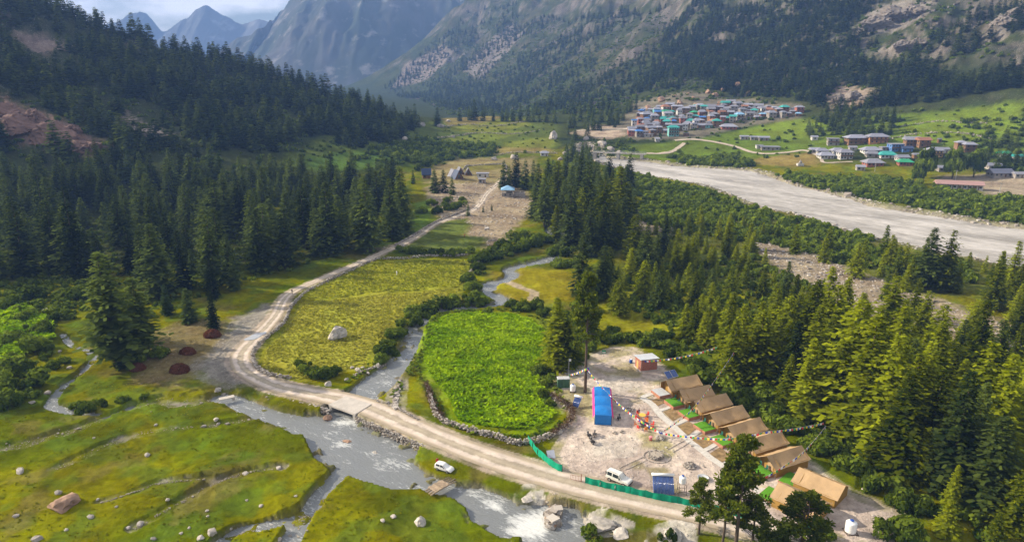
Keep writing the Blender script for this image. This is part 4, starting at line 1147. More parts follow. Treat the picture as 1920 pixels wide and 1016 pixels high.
def plane_at(name, x0, x1, y0, y1, zz, m, n=40):
    xs, ys = np.meshgrid(np.linspace(x0, x1, n), np.linspace(y0, y1, n), indexing='ij')
    i = np.arange(n * n).reshape(n, n)
    F = np.stack([i[:-1, :-1], i[1:, :-1], i[1:, 1:], i[:-1, 1:]], -1).reshape(-1, 4)
    kind(link(name, mesh_np(name, np.c_[xs.ravel(), ys.ravel(), xs.ravel() * 0 + zz], F, [m], True)), 'structure')
plane_at('stream_water', -135, 45, 55, 330, -1.0, water_mat('stream_water', (.175, .185, .185), (.60, .61, .59), 1.08, 1.40, .14, 2.4, .16, (2.6, 1, 1), rad(-34), ((1000, 985, 5), (985, 995, 5), (1020, 975, 4), (652, 790, 4), (712, 880, 4), (725, 715, 4), (930, 945, 3), (640, 835, 3))))
lo, hi = RIVER.min(0), RIVER.max(0)
plane_at('river_water', lo[0] - 10, hi[0] + 10, lo[1] - 10, hi[1] + 15, -1.15, water_mat('river_water', (.27, .245, .21), (.53, .495, .45), .82, 1.18, .4, .5, .9, (3.5, 1.2, 1), rad(-44)))
def ribbon(name, line, m, off=.05, k=7, zmin=None, jag=.25, step=.8, uvname='across'):
    d = np.r_[0, np.cumsum(np.hypot(*np.diff(line[:, :2], axis=0).T))]
    s = np.arange(0, d[-1], step)
    p = np.c_[[np.interp(s, d, line[:, j]) for j in range(3)]].T
    tn = np.gradient(p[:, :2], axis=0); tn /= np.linalg.norm(tn, axis=1)[:, None] + 1e-9
    nrm = np.c_[-tn[:, 1], tn[:, 0]]
    u = np.linspace(-1, 1, k)
    w = p[:, 2][:, None] / 2 + (fbm(s / 2.2, s * 0, 3, 3) - .5)[:, None] * jag * np.where(u < 0, 1, -1)[None] * 2
    xy = p[:, None, :2] + nrm[:, None] * (u[None, :, None] * w[:, :, None])
    zz = H(xy[..., 0].ravel(), xy[..., 1].ravel()) + off
    if zmin is not None:
        zz = zmin(xy[..., 0].ravel(), xy[..., 1].ravel(), zz)
    i = np.arange(len(s) * k).reshape(len(s), k)
    F = np.stack([i[:-1, :-1], i[1:, :-1], i[1:, 1:], i[:-1, 1:]], -1).reshape(-1, 4)
    me = mesh_np(name, np.c_[xy.reshape(-1, 2), zz], F, [m], True)
    a = me.attributes.new(uvname, 'FLOAT', 'POINT'); a.data.foreach_set('value', np.tile(u, len(s)).astype(np.float32))
    return link(name, me)
rm, t, b = clear_mat('dirt_road')
b.inputs['Roughness'].default_value = .95
g = nn(t, 'TexCoord'); a = nn(t, 'TexNoise', Scale=.45, Detail=7.0, Roughness=.7); v = nn(t, 'TexVoronoi', Scale=2.6); ac = nn(t, 'Attribute', attribute_name='across')
t.links.new(g.outputs['Object'], a.inputs[0]); t.links.new(g.outputs['Object'], v.inputs[0])
ab = nn(t, 'Math', operation='ABSOLUTE'); t.links.new(ac.outputs['Fac'], ab.inputs[0])
r = nn(t, 'ValToRGB')
cr = r.color_ramp
cr.elements[0].position, cr.elements[0].color = 0, (.40, .34, .25, 1)
cr.elements[1].position, cr.elements[1].color = 1, (.31, .255, .18, 1)
for p_, c_ in ((.22, (.34, .285, .21, 1)), (.38, (.56, .475, .40, 1)), (.62, (.55, .46, .38, 1)), (.8, (.36, .295, .21, 1))):
    e_ = cr.elements.new(p_); e_.color = c_
sm = nn(t, 'Math', operation='ADD'); mm_ = nn(t, 'MapRange'); mm_.inputs[3].default_value, mm_.inputs[4].default_value = -.25, .25
t.links.new(a.outputs[0], mm_.inputs[0]); t.links.new(ab.outputs[0], sm.inputs[0]); t.links.new(mm_.outputs[0], sm.inputs[1]); t.links.new(sm.outputs[0], r.inputs[0])
hs = nn(t, 'HueSaturation'); vr = nn(t, 'MapRange'); vr.inputs[1].default_value, vr.inputs[2].default_value, vr.inputs[3].default_value, vr.inputs[4].default_value = .3, .7, .72, 1.25
t.links.new(a.outputs[0], vr.inputs[0]); t.links.new(vr.outputs[0], hs.inputs['Value']); t.links.new(r.outputs[0], hs.inputs['Color'])
mv = nn(t, 'Mix', data_type='RGBA'); mv.inputs[7].default_value = (.5, .46, .41, 1)
vv = nn(t, 'MapRange'); vv.inputs[1].default_value, vv.inputs[2].default_value, vv.inputs[3].default_value, vv.inputs[4].default_value = .22, .1, 0, .7
t.links.new(v.outputs['Distance'], vv.inputs[0]); t.links.new(vv.outputs[0], mv.inputs[0]); t.links.new(hs.outputs[0], mv.inputs[6]); t.links.new(mv.outputs[2], b.inputs[0])
bp = nn(t, 'Bump', Strength=.8, Distance=.15); t.links.new(a.outputs[0], bp.inputs['Height']); t.links.new(bp.outputs[0], b.inputs['Normal'])
def over_bridge(x, y, zz):
    near = np.minimum(sd_line(x, y, STREAM_UP, 12), sd_poly(x, y, STREAM_DOWN, 12))
    return np.where((near < 4) & (x < -20) & (y < 175) & (y > 120), np.maximum(zz, .5), zz)
kind(ribbon('road', ROAD, rm, .06, 9, over_bridge), 'structure')
pud, pt, pb_ = clear_mat('puddle_water')
pb_.inputs['Base Color'].default_value, pb_.inputs['Roughness'].default_value = (.30, .31, .32, 1), .04
pb_.inputs['Specular IOR Level'].default_value = .9
kind(ribbon('puddle', px_line([(458, 641, .8), (468, 638, 2.6), (480, 634, 3.0), (490, 629, 2.2), (498, 625, .6)]), pud, .12, 5, None, .5, .4), 'structure')
PALE = mat('pale_paving', (.52, .49, .44), .9, .15, 1.5, .02)
for i, pl in enumerate(([(1203, 745, 1.6), (1222, 758, 1.6), (1240, 779, 1.6), (1264, 800, 1.5), (1292, 826, 1.5), (1335, 860, 1.5), (1385, 893, 1.5), (1432, 930, 1.5), (1442, 948, 1.5)],
                        [(1203, 745, 1.2), (1222, 738, 1.2), (1244, 736, 1.2)], [(1236, 770, 1.0), (1262, 761, 1.0)], [(1262, 797, 1.0), (1290, 786, 1.0)], [(1288, 822, 1.0), (1318, 806, 1.0)], [(1318, 846, 1.0), (1345, 832, 1.0)], [(1355, 872, 1.0), (1385, 858, 1.0)], [(1392, 898, 1.0), (1420, 884, 1.0)], [(1425, 920, 1.2), (1452, 918, 1.2)])):
    kind(ribbon('path', px_line(pl), PALE, .07 + .006 * i, 3, None, .12, .5), 'structure')

# ------------------------------------------------------------------ small mesh builder
class MB:
    def __init__(s):
        s.v, s.f = [], []
    def add(s, V, F):
        n = len(s.v)
        s.v += [tuple(map(float, p)) for p in V]; s.f += [tuple(int(i) + n for i in f) for f in F]
        return s
    def box(s, c, d, rz=0.0, taper=1.0, rx=0.0, ry=0.0):
        P = []
        M = Matrix.Rotation(rz, 3, 'Z') @ Matrix.Rotation(ry, 3, 'Y') @ Matrix.Rotation(rx, 3, 'X')
        for sz in (-.5, .5):
            k = taper if sz > 0 else 1
            for sx, sy in ((-.5, -.5), (.5, -.5), (.5, .5), (-.5, .5)):
                P.append(Vector(c) + M @ Vector((sx * d[0] * k, sy * d[1] * k, sz * d[2])))
        return s.add(P, [(0, 3, 2, 1), (4, 5, 6, 7), (0, 1, 5, 4), (1, 2, 6, 5), (2, 3, 7, 6), (3, 0, 4, 7)])
    def tube(s, pts, r, k=6):
        rr = [r] * len(pts) if np.isscalar(r) else r
        V, F = tube(pts, rr, k)
        n = len(V)
        s.add(V, F)
        s.f += [tuple(len(s.v) - n + i for i in range(k))[::-1], tuple(len(s.v) - k + i for i in range(k))]
        return s
    def lathe(s, prof, c=(0, 0, 0), k=12):
        n0 = len(prof); V = []; F = []
        for i, (r_, z_) in enumerate(prof):
            for j in range(k):
                a_ = 6.28318 * j / k
                V.append((c[0] + r_ * math.cos(a_), c[1] + r_ * math.sin(a_), c[2] + z_))
        for i in range(n0 - 1):
            for j in range(k):
                F.append((i * k + j, i * k + (j + 1) % k, (i + 1) * k + (j + 1) % k, (i + 1) * k + j))
        F += [tuple(range(k))[::-1], tuple((n0 - 1) * k + j for j in range(k))]
        return s.add(V, F)
    def face(s, *P):
        return s.add(P, [tuple(range(len(P)))])
    def mesh(s, name, m, smooth=False):
        me = bpy.data.meshes.new(name)
        me.from_pydata(s.v, [], s.f); me.update()
        if m: me.materials.append(m)
        if smooth: me.polygons.foreach_set('use_smooth', [True] * len(me.polygons))
        return me
    def build(s, name, m, parent=None, smooth=False):
        return link(name, s.mesh(name, m, smooth), parent)
def G(px, py, z=None):
    if z is None:
        return hit1(px, py)
    x, y = P0(px, py, z)
    return float(x), float(y), z
def heading(p1, p2, z=0.0):
    a, b_ = G(*p1, z), G(*p2, z)
    return math.atan2(b_[1] - a[1], b_[0] - a[0])

# ------------------------------------------------------------------ stones
STONE = mat('stone', (.37, .33, .29), .95, .35, 1.6, .08, rnd=.25)
STONE_BROWN = mat('brown_stone', (.32, .205, .14), .95, .3, 1.2, .1, rnd=.15)
STONE_PALE = mat('pale_stone', (.40, .365, .32), .95, .4, 1.4, .08, rnd=.15)
def rock_mesh(seed, m, sub=3, flat=.7):
    bm = bmesh.new()
    bmesh.ops.create_icosphere(bm, subdivisions=sub, radius=1)
    r = np.random.default_rng(seed)
    planes = [(Vector(unit(r.normal(0, 1, 3))), r.uniform(.55, .85)) for _ in range(11)]
    for v in bm.verts:
        for n_, d_ in planes:
            e = v.co.dot(n_) - d_
            if e > 0:
                v.co -= n_ * e * .92
        v.co *= 1 + .07 * float(r.normal())
        v.co.z *= flat
    me = bpy.data.meshes.new('rock'); bm.to_mesh(me); bm.free()
    me.materials.append(m)
    return me
ROCKS = [rock_mesh(i, STONE, 2) for i in range(6)]
ROCKS_P = [rock_mesh(20 + i, STONE_PALE, 3, .8) for i in range(4)]
ROCKS_B = [rock_mesh(30 + i, STONE_BROWN, 3, .75) for i in range(4)]
rr = np.random.default_rng(44)
def boulder(px, py, wpx, label, grp=None, meshes=ROCKS, name='boulder', hk=1.0, k=None):
    x, y, zz = hit1(px, py)
    s = wpx / 2 * math.hypot(y, CAMZ - zz) / FPX
    o = link(name, meshes[rr.integers(len(meshes)) if k is None else k], None, (x, y, zz + s * .18 * hk), rr.uniform(0, 6.28), (s, s * rr.uniform(.75, 1), s * hk))
    return tag(o, label, 'rock', grp)
boulder(632, 632, 40, 'large pale boulder lying alone in the olive crop field', None, ROCKS_P, hk=1.1, k=1)
boulder(121, 948, 56, 'largest reddish brown boulder on the mossy meadow', None, ROCKS_B, hk=.75, k=0)
boulder(39, 884, 19, 'grey boulder near the upper gravel rill of the meadow', None, ROCKS, hk=1)
boulder(790, 980, 24, 'pale triangular boulder on the grass left of the lower stream', None, ROCKS_P, hk=1.1, k=2)
boulder(651, 832, 22, 'tan boulder standing in the stream below the bridge', None, ROCKS_B, hk=1, k=2)
boulder(703, 855, 18, 'grey boulder in the middle of the stream downstream of the bridge', None, ROCKS_P, hk=1, k=0)
boulder(614, 785, 20, 'rounded boulder at the foot of the concrete bridge', None, ROCKS_B, hk=1, k=1)
boulder(616, 723, 16, 'white slanted stone beside the track near the olive field wall', None, ROCKS_P, hk=1.2, k=3)
boulder(672, 695, 14, 'pale stone at the corner of the olive field by the stream', None, ROCKS_P)
boulder(710, 685, 12, 'small pale stone on the stream bank under the shrubs', None, ROCKS_P)
boulder(1050, 812, 13, 'pale boulder in the weeds by the corner of the stone wall', None, ROCKS_P)
boulder(1462, 705, 20, 'broad pale boulder on the grass glade behind the tents', None, ROCKS_P, hk=.7, k=1)
boulder(1618, 918, 9, 'small white boulder on the gravel beside the long tent', None, ROCKS_P)
boulder(1036, 260, 21, 'huge square tan boulder standing alone on the far terraces', None, ROCKS_P, hk=1.5, k=2)
boulder(990, 936, 24, 'white sandy rock mound on the grass point beside the stream', None, ROCKS_P, hk=.3, k=2)
boulder(1128, 985, 56, 'broad white rock outcrop in the grass below the road', None, ROCKS_P, hk=.35, k=0)
boulder(1165, 1000, 40, 'low white rock beside the dense bush below the road', None, ROCKS_P, hk=.3, k=3)
boulder(1262, 1005, 50, 'large white rock outcrop at the bottom edge of the road', None, ROCKS_P, hk=.4, k=1)
for p in ((90, 738, 14), (60, 755, 12), (130, 690, 10), (90, 585, 20), (112, 660, 9)):
    boulder(*p, 'grey stone in the dark bushy bank beside the brook', 'stones beside the brook')
for p in ((110, 924, 15), (170, 969, 14), (183, 937, 8), (263, 985, 18), (398, 1000, 22), (375, 1010, 16), (287, 1010, 12), (315, 937, 10), (277, 853, 12), (292, 797, 8), (523, 877, 12), (460, 888, 14), (490, 948, 10), (508, 986, 11), (522, 1010, 13), (555, 930, 7), (240, 990, 10), (70, 1012, 20), (408, 733, 16), (420, 740, 11), (405, 788, 12), (382, 800, 10), (410, 795, 9), (30, 968, 12), (125, 993, 9), (340, 1000, 8), (355, 990, 8), (433, 992, 8), (455, 1000, 9), (388, 958, 8), (737, 968, 12), (718, 977, 12), (463, 938, 7), (176, 821, 6), (390, 968, 7), (218, 950, 7)):
    boulder(*p, 'small grey stone scattered on the mossy meadow below the bridge', 'small stones on the meadow', ROCKS, 'stone')
for p in ((1018, 960, 9), (1025, 972, 9), (1035, 958, 10), (1040, 985, 9), (1030, 950, 9), (1048, 952, 9), (1012, 968, 8), (1055, 950, 8), (1022, 990, 8), (1042, 965, 7), (1052, 990, 8), (1020, 954, 7), (1015, 980, 7), (1030, 980, 8), (1048, 975, 8), (1036, 970, 7)):
    boulder(*p, 'rusty stone of the little rapids where the stream splits', 'stones of the rapids', ROCKS_B, 'stone', .9)
for p in ((660, 690, 10), (690, 700, 9), (650, 712, 10), (735, 745, 10), (728, 755, 9), (742, 730, 9), (750, 715, 8), (725, 700, 8), (712, 735, 8), (680, 690, 9)):
    boulder(*p, 'stone on the bank of the stream just above the bridge', 'stones above the bridge', ROCKS, 'stone')
# slope boulders and outcrops as real rock
for p in ((1275, 195, 14), (1305, 200, 14), (1327, 175, 12), (1340, 180, 12), (1383, 162, 14), (1405, 178, 16), (1240, 190, 16), (1215, 205, 14), (1350, 195, 12), (1355, 170, 9), (1300, 185, 9), (1265, 182, 8), (1430, 170, 8), (1265, 205, 8), (1290, 178, 8)):
    boulder(*p, 'tan boulder among the trees above the hillside village', 'boulders above the hillside village', ROCKS_B, 'boulder', 1.2)
for p in ((730, 245, 14), (765, 240, 10), (790, 236, 16), (825, 238, 16), (840, 228, 10), (760, 262, 14), (690, 262, 12), (850, 258, 10), (965, 298, 20), (925, 300, 16), (1085, 285, 14), (1110, 278, 18), (1130, 272, 22), (1145, 282, 18), (1100, 262, 14), (1160, 288, 14), (1060, 290, 14), (1050, 300, 12)):
    boulder(*p, 'grey boulder on the far terraces and the river gorge below them', 'boulders of the far terraces', ROCKS, 'boulder', 1.1)
CLIFF_R = mat('reddish_cliff', (.19, .115, .09), .95, .5, .9, .25)
CLIFF_G = mat('grey_cliff', (.17, .145, .125), .95, .5, .9, .25)
CL_R, CL_G = [rock_mesh(60 + i, CLIFF_R, 4, .8) for i in range(3)], [rock_mesh(70 + i, CLIFF_G, 4, .8) for i in range(3)]
for i, p in enumerate(((30, 245, 80), (100, 262, 80), (160, 282, 62), (5, 215, 60), (70, 228, 56), (128, 250, 50))):
    boulder(*p, 'reddish cliff block of the bare outcrop low on the left slope', 'blocks of the reddish cliff', CL_R, 'rock_outcrop', .8, i % 3)
for i, p in enumerate(((1640, 50, 60), (1672, 35, 64), (1710, 25, 56), (1690, 90, 40), (1720, 84, 36), (1880, 45, 50), (1905, 30, 44))):
    boulder(*p, 'grey cliff block high on the right slope', 'grey cliff blocks of the right slope', CL_G, 'rock_outcrop', .7, i % 3)
for i, p in enumerate(((1572, 188, 36), (1600, 184, 40), (1628, 186, 30), (1575, 200, 24))):
    boulder(*p, 'tan cliff block of the bare knoll above the lower village', 'tan cliff blocks above the lower village', CL_G, 'rock_outcrop', .7, i % 3)
def stone_batch(P, S, seed, m, name='stones'):
    """many small squared stones in one mesh"""
    r = np.random.default_rng(seed)
    n = len(P)
    cube = np.array([(-1, -1, -1), (1, -1, -1), (1, 1, -1), (-1, 1, -1), (-1, -1, 1), (1, -1, 1), (1, 1, 1), (-1, 1, 1)], float)
    V = cube[None] * r.uniform(.55, 1, (n, 8, 3)) * S[:, None, :]
    a_ = r.uniform(0, 6.28, n); c_, s_ = np.cos(a_)[:, None], np.sin(a_)[:, None]
    x = V[..., 0] * c_ - V[..., 1] * s_; y = V[..., 0] * s_ + V[..., 1] * c_
    V = np.stack([x, y, V[..., 2]], -1) + P[:, None]
    F = np.array([(0, 3, 2, 1), (4, 5, 6, 7), (0, 1, 5, 4), (1, 2, 6, 5), (2, 3, 7, 6), (3, 0, 4, 7)])
    F = (F[None] + (np.arange(n) * 8)[:, None, None]).reshape(-1, 4)
    me = mesh_np(name, V.reshape(-1, 3), F, [m], False)
    a = me.attributes.new('tone', 'FLOAT', 'FACE'); a.data.foreach_set('value', np.repeat(r.random(n), 6).astype(np.float32))
    return me
wm, t, b = clear_mat('wall_stones')
b.inputs['Roughness'].default_value = .95
at = nn(t, 'Attribute', attribute_name='tone'); r = nn(t, 'ValToRGB')
r.color_ramp.elements[0].color, r.color_ramp.elements[1].color = (.20, .17, .14, 1), (.52, .48, .43, 1)
e_ = r.color_ramp.elements.new(.5); e_.color = (.34, .30, .26, 1)
t.links.new(at.outputs['Fac'], r.inputs[0]); t.links.new(r.outputs[0], b.inputs[0])
WSTONE = wm
BRUSH = leaf_mat('dry_brush', (.07, .045, .03), (.17, .10, .06), .1, 0)
def stone_wall(pts, h, w, label, seed, size=.2, dens=9, brush=0, z0=None):
    line = px_line([(p[0], p[1], 1) for p in pts])
    d = np.r_[0, np.cumsum(np.hypot(*np.diff(line[:, :2], axis=0).T))]
    r = np.random.default_rng(seed)
    n = int(d[-1] * dens * h / .3 * .55)
    s = r.uniform(0, d[-1], n)
    x, y = np.interp(s, d, line[:, 0]), np.interp(s, d, line[:, 1])
    zz = H(x, y) if z0 is None else np.full(n, z0)
    tz = r.random(n)
    ww = w * (1 - .45 * tz)
    P = np.c_[x + r.uniform(-.5, .5, n) * ww, y + r.uniform(-.5, .5, n) * ww, zz + tz * h * (.85 + .3 * fbm(s / 3, s * 0, seed, 2))]
    S = size * r.uniform(.6, 1.35, (n, 1)) * np.array([1, .85, .7])
    o = thing('stone_wall', label, 'wall', (0, 0, 0))
    kind(link('stones', stone_batch(P, S, seed, WSTONE), o), 'stuff')
    if brush:
        q = int(d[-1] * 40)
        s = r.uniform(0, d[-1], q)
        zq = H(np.interp(s, d, line[:, 0]), np.interp(s, d, line[:, 1])) + h * .8 + r.uniform(0, brush, q)
        c = np.c_[np.interp(s, d, line[:, 0]) + r.normal(0, .4, q), np.interp(s, d, line[:, 1]) + r.normal(0, .4, q), zq]
        dd = unit(r.normal(0, 1, (q, 3))) * r.uniform(.25, .6, (q, 1))
        V, F = quads(c, dd, unit(np.cross(dd, r.normal(0, 1, (q, 3)))) * .035)
        kind(link('thorn_brush', leaf_mesh('thorn_brush', V, F, r.random(q), BRUSH), o), 'stuff')
stone_wall([(806, 740), (812, 765), (828, 790), (850, 800), (890, 812), (930, 822), (970, 832), (1005, 828), (1035, 818)], 1.2, 1.0, 'dry stone wall along the lower edge of the bright crop field', 1)
stone_wall([(1035, 818), (1060, 802), (1072, 785), (1068, 768), (1045, 752), (1030, 745)], .8, .9, 'stone wall topped with thorn brush beside the camp', 2, brush=.7)
stone_wall([(800, 722), (806, 745), (815, 768), (830, 790)], .5, .8, 'brush covered end of the wall above the stream', 3, brush=.8)
stone_wall([(545, 712), (505, 707), (482, 692), (474, 676), (478, 658), (496, 640), (520, 620), (536, 602), (545, 580), (556, 566)], .9, .8, 'curving dry stone wall between the track and the olive field', 4)
stone_wall([(556, 566), (575, 548), (612, 530), (650, 512), (690, 494), (712, 486)], .8, .8, 'straight stone wall along the track beside the young crop', 5, dens=7)
stone_wall([(712, 486), (740, 486), (790, 483), (840, 481), (878, 480)], .9, .9, 'pale stone wall across the far end of the young crop field', 6, dens=7)
stone_wall([(740, 462), (780, 440), (815, 418), (850, 404), (880, 392)], .8, .9, 'far stone wall along the track past the gravel', 7, .26, 5)
stone_wall([(880, 512), (888, 502), (898, 492)], 1.0, .9, 'short stone wall beneath the shrubs by the young crop', 8)
stone_wall([(868, 318), (880, 312), (910, 311), (945, 311), (950, 324)], .9, 1.0, 'stone wall of the far square enclosure behind the triangular huts', 9, .3, 5)
stone_wall([(660, 704), (690, 692), (712, 684), (725, 680)], .6, .8, 'low stone wall from the shrub clump to the stream', 10)
# the stone faced banks on either side of the bridge
stone_wall([(668, 783), (700, 797), (735, 813), (770, 828), (800, 842)], 1.5, 1.1, 'stone faced road bank right of the bridge above the stream', 11, .17, 14, z0=-1.05)
stone_wall([(498, 738), (530, 748), (570, 758), (600, 766), (617, 772)], 1.1, .8, 'grey stone bank under the track left of the bridge', 12, .2, 10, z0=-.75)
stone_wall([(702, 753), (725, 761), (755, 775), (785, 791)], .4, .8, 'stony shoulder of the road beyond the bridge', 13, .15, 10)
# gravel and cobbles strewn where the photograph shows stones
def strew(name, label, n, size, seed, where, m=WSTONE):
    r = np.random.default_rng(seed)
    P = where(r, n)
    zz = H(P[:, 0], P[:, 1])
    S = size * r.lognormal(0, .45, (len(P), 1)) * np.array([1, .85, .6])
    o = kind(link(name, stone_batch(np.c_[P, zz + S[:, 2] * .25], S, seed, m), None), 'stuff')
    o['label'] = label
def along(line, spread):
    def f(r, n):
        d = np.r_[0, np.cumsum(np.hypot(*np.diff(line[:, :2], axis=0).T))]
        s = r.uniform(0, d[-1], n)
        w = np.interp(s, d, line[:, 2])[:, None] * .5 * spread
        return np.c_[np.interp(s, d, line[:, 0]), np.interp(s, d, line[:, 1])] + r.normal(0, .6, (n, 2)) * w
    return f
def inside(poly):
    def f(r, n):
        lo, hi = poly.min(0), poly.max(0)
        p = r.uniform(lo, hi, (n * 4, 2))
        return p[in_poly(p[:, 0], p[:, 1], poly)][:n]
    return f
def several(*fs):
    return lambda r, n: np.vstack([f(r, n // len(fs)) for f in fs])
strew('rill_cobbles', 'grey cobbles lining the gravel rills of the meadow', 1500, .085, 1, several(*[along(l_, 1.5) for l_ in (RILL1, RILL2, RILL3, RILL4, RILL5, BROOK, FORD, RILLW, RILLW2)]), mat('rill_stone', (.25, .22, .185), .95, .5, .4))
strew('bank_cobbles', 'cobbles on the gravel bar and rapids of the stream', 900, .24, 2, several(inside(BAR), inside(ISLAND), inside(ISLAND)))
strew('flat_cobbles', 'pale stones strewn over the stony flats', 3800, .26, 3, several(inside(GRAVEL_RIGHT), inside(GRAVEL_FAR), inside(GRAVEL_RIGHT)))
strew('camp_pebbles', 'small stones on the gravel of the camp', 1600, .07, 4, inside(CAMP))
def shore(r, n):
    lo, hi = RIVER.min(0) - 14, RIVER.max(0) + 14
    p = r.uniform(lo, hi, (n * 8, 2))
    d = sd_poly(p[:, 0], p[:, 1], RIVER, 20)
    return p[(d > -3) & (d < 12)][:n]
def slope_spots(r, n):
    P = np.vstack([inside(RS2)(r, n // 2), inside(RS)(r, n // 2)])
    return P[(fbm(P[:, 0] / 60, P[:, 1] / 60, 66, 3) > .46) & (P[:, 1] > 780)]
strew('slope_rocks', 'grey rocks and outcrops strewn over the big right slope', 4200, 1.25, 6, slope_spots, mat('slope_stone', (.12, .105, .095), .95, .3, .1))
strew('river_cobbles', 'grey stones along the shores of the river', 2600, .5, 5, shore)
# dung and brush heaps
HEAP = leaf_mat('dry_fern', (.075, .028, .016), (.16, .062, .034), .1, 0)
for i, (px, py, w_) in enumerate(((258, 692, 36), (337, 696, 44), (352, 663, 36), (398, 630, 38))):
    x, y, zz = hit1(px, py)
    s = w_ / 2 * math.hypot(y, CAMZ) / FPX
    q = rr_(700 + i)
    n = 900
    o_ = unit(q.normal(0, 1, (n, 3))); o_[:, 2] = np.abs(o_[:, 2])
    c = o_ * q.uniform(.6, 1, (n, 1)) ** .5 * np.array([s * .9, s * .7, s * .75])
    dd = unit(np.cross(o_, q.normal(0, 1, (n, 3)))) * q.uniform(.15, .4, (n, 1))
    V, F = quads(c, dd, unit(np.cross(dd, o_)) * .07)
    ob = link('brush_heap', leaf_mesh('brush_heap', V, F, q.random(n), HEAP), None, (x, y, zz))
    tag(ob, ('reddish brush heap at the foot of the dark bush on the meadow edge', 'reddish brush heap beside the grey gravel of the track', 'reddish brush heap between the conifers and the gravel', 'reddish brush heap beneath the young conifer by the track')[i], 'heap')

# ------------------------------------------------------------------ bridge, log bridge
CONC = mat('concrete', (.46, .42, .37), .9, .15, .8, .02)
CONC_D = mat('stained_concrete', (.33, .31, .28), .9, .3, .6, .03)
br = thing('road_bridge', 'pale concrete slab bridge carrying the track over the stream', 'bridge', G(655, 765, 0))
brx = Vector(br.location)
cor = [Vector(G(px, py, .62)) for px, py in ((616, 758), (648, 742), (697, 757), (666, 776))]
mb = MB()
tp = [c - brx for c in cor]; bt = [c - brx - Vector((0, 0, .42)) for c in cor]
mb.add(tp + bt, [(0, 3, 2, 1)[::-1], (4, 5, 6, 7)[::-1], (0, 1, 5, 4), (1, 2, 6, 5), (2, 3, 7, 6), (3, 0, 4, 7)])
mb.build('deck', CONC, br)
for a_, b_ in ((0, 1), (3, 2)):
    mb = MB()
    p, q = cor[a_] - brx, cor[b_] - brx
    inw = ((cor[3 if a_ == 0 else 0] - cor[a_]).normalized()) * .5
    pts = [p + inw * .15, q + inw * .15, q + inw * 1.6, p + inw * 1.6]
    P = [Vector((v.x, v.y, zq)) for zq in (-2.2, .19) for v in pts]
    mb.add(P, [(0, 1, 2, 3), (7, 6, 5, 4), (0, 4, 5, 1), (1, 5, 6, 2), (2, 6, 7, 3), (3, 7, 4, 0)])
    mb.build('abutment', CONC_D, br)
WOODC = mat('grey_wood', (.33, .25, .17), .9, .3, 2, .02, rnd=.2)
lb0, lb1 = Vector(G(803, 926, -.1)), Vector(G(850, 899, -.1))
fb = thing('log_footbridge', 'small weathered log footbridge across the stream near the white hatchback', 'bridge', ((lb0 + lb1) / 2)[:])
cx = (lb0 + lb1) / 2
dv = (lb1 - lb0); dvn = dv.normalized(); sv = Vector((-dvn.y, dvn.x, 0))
for k, o_ in enumerate((-.85, -.3, .3, .85)):
    q = rr_(k)
    p0 = -dv * .5 * q.uniform(.95, 1.1) + sv * o_; p1 = dv * .5 * q.uniform(.9, 1.08) + sv * o_ * 1.05
    MB().tube([p0 + Vector((0, 0, .25)), (p0 + p1) / 2 + Vector((0, 0, .32)), p1 + Vector((0, 0, .25))], [.15, .14, .12], 7).build('log', WOODC, fb, True)
for k in range(9):
    c = dvn * (-2.0 + k * .36)
    MB().box(c + Vector((0, 0, .5)), (.3, 2.1 + .2 * math.sin(k * 2.1), .07), math.atan2(dvn.y, dvn.x) + .08 * math.sin(k)).build('plank', WOODC, fb)
pb = thing('plank_crossing', 'pale stone slab laid across the upper gravel rill', 'slab', G(425, 746, 0))
MB().box((0, 0, .1), (3.2, 1.3, .18), .5).build('slab', CONC, pb)
MB().box((1.4, .3, -.25), (.6, .9, .5), .3).build('support_stone', STONE, pb)

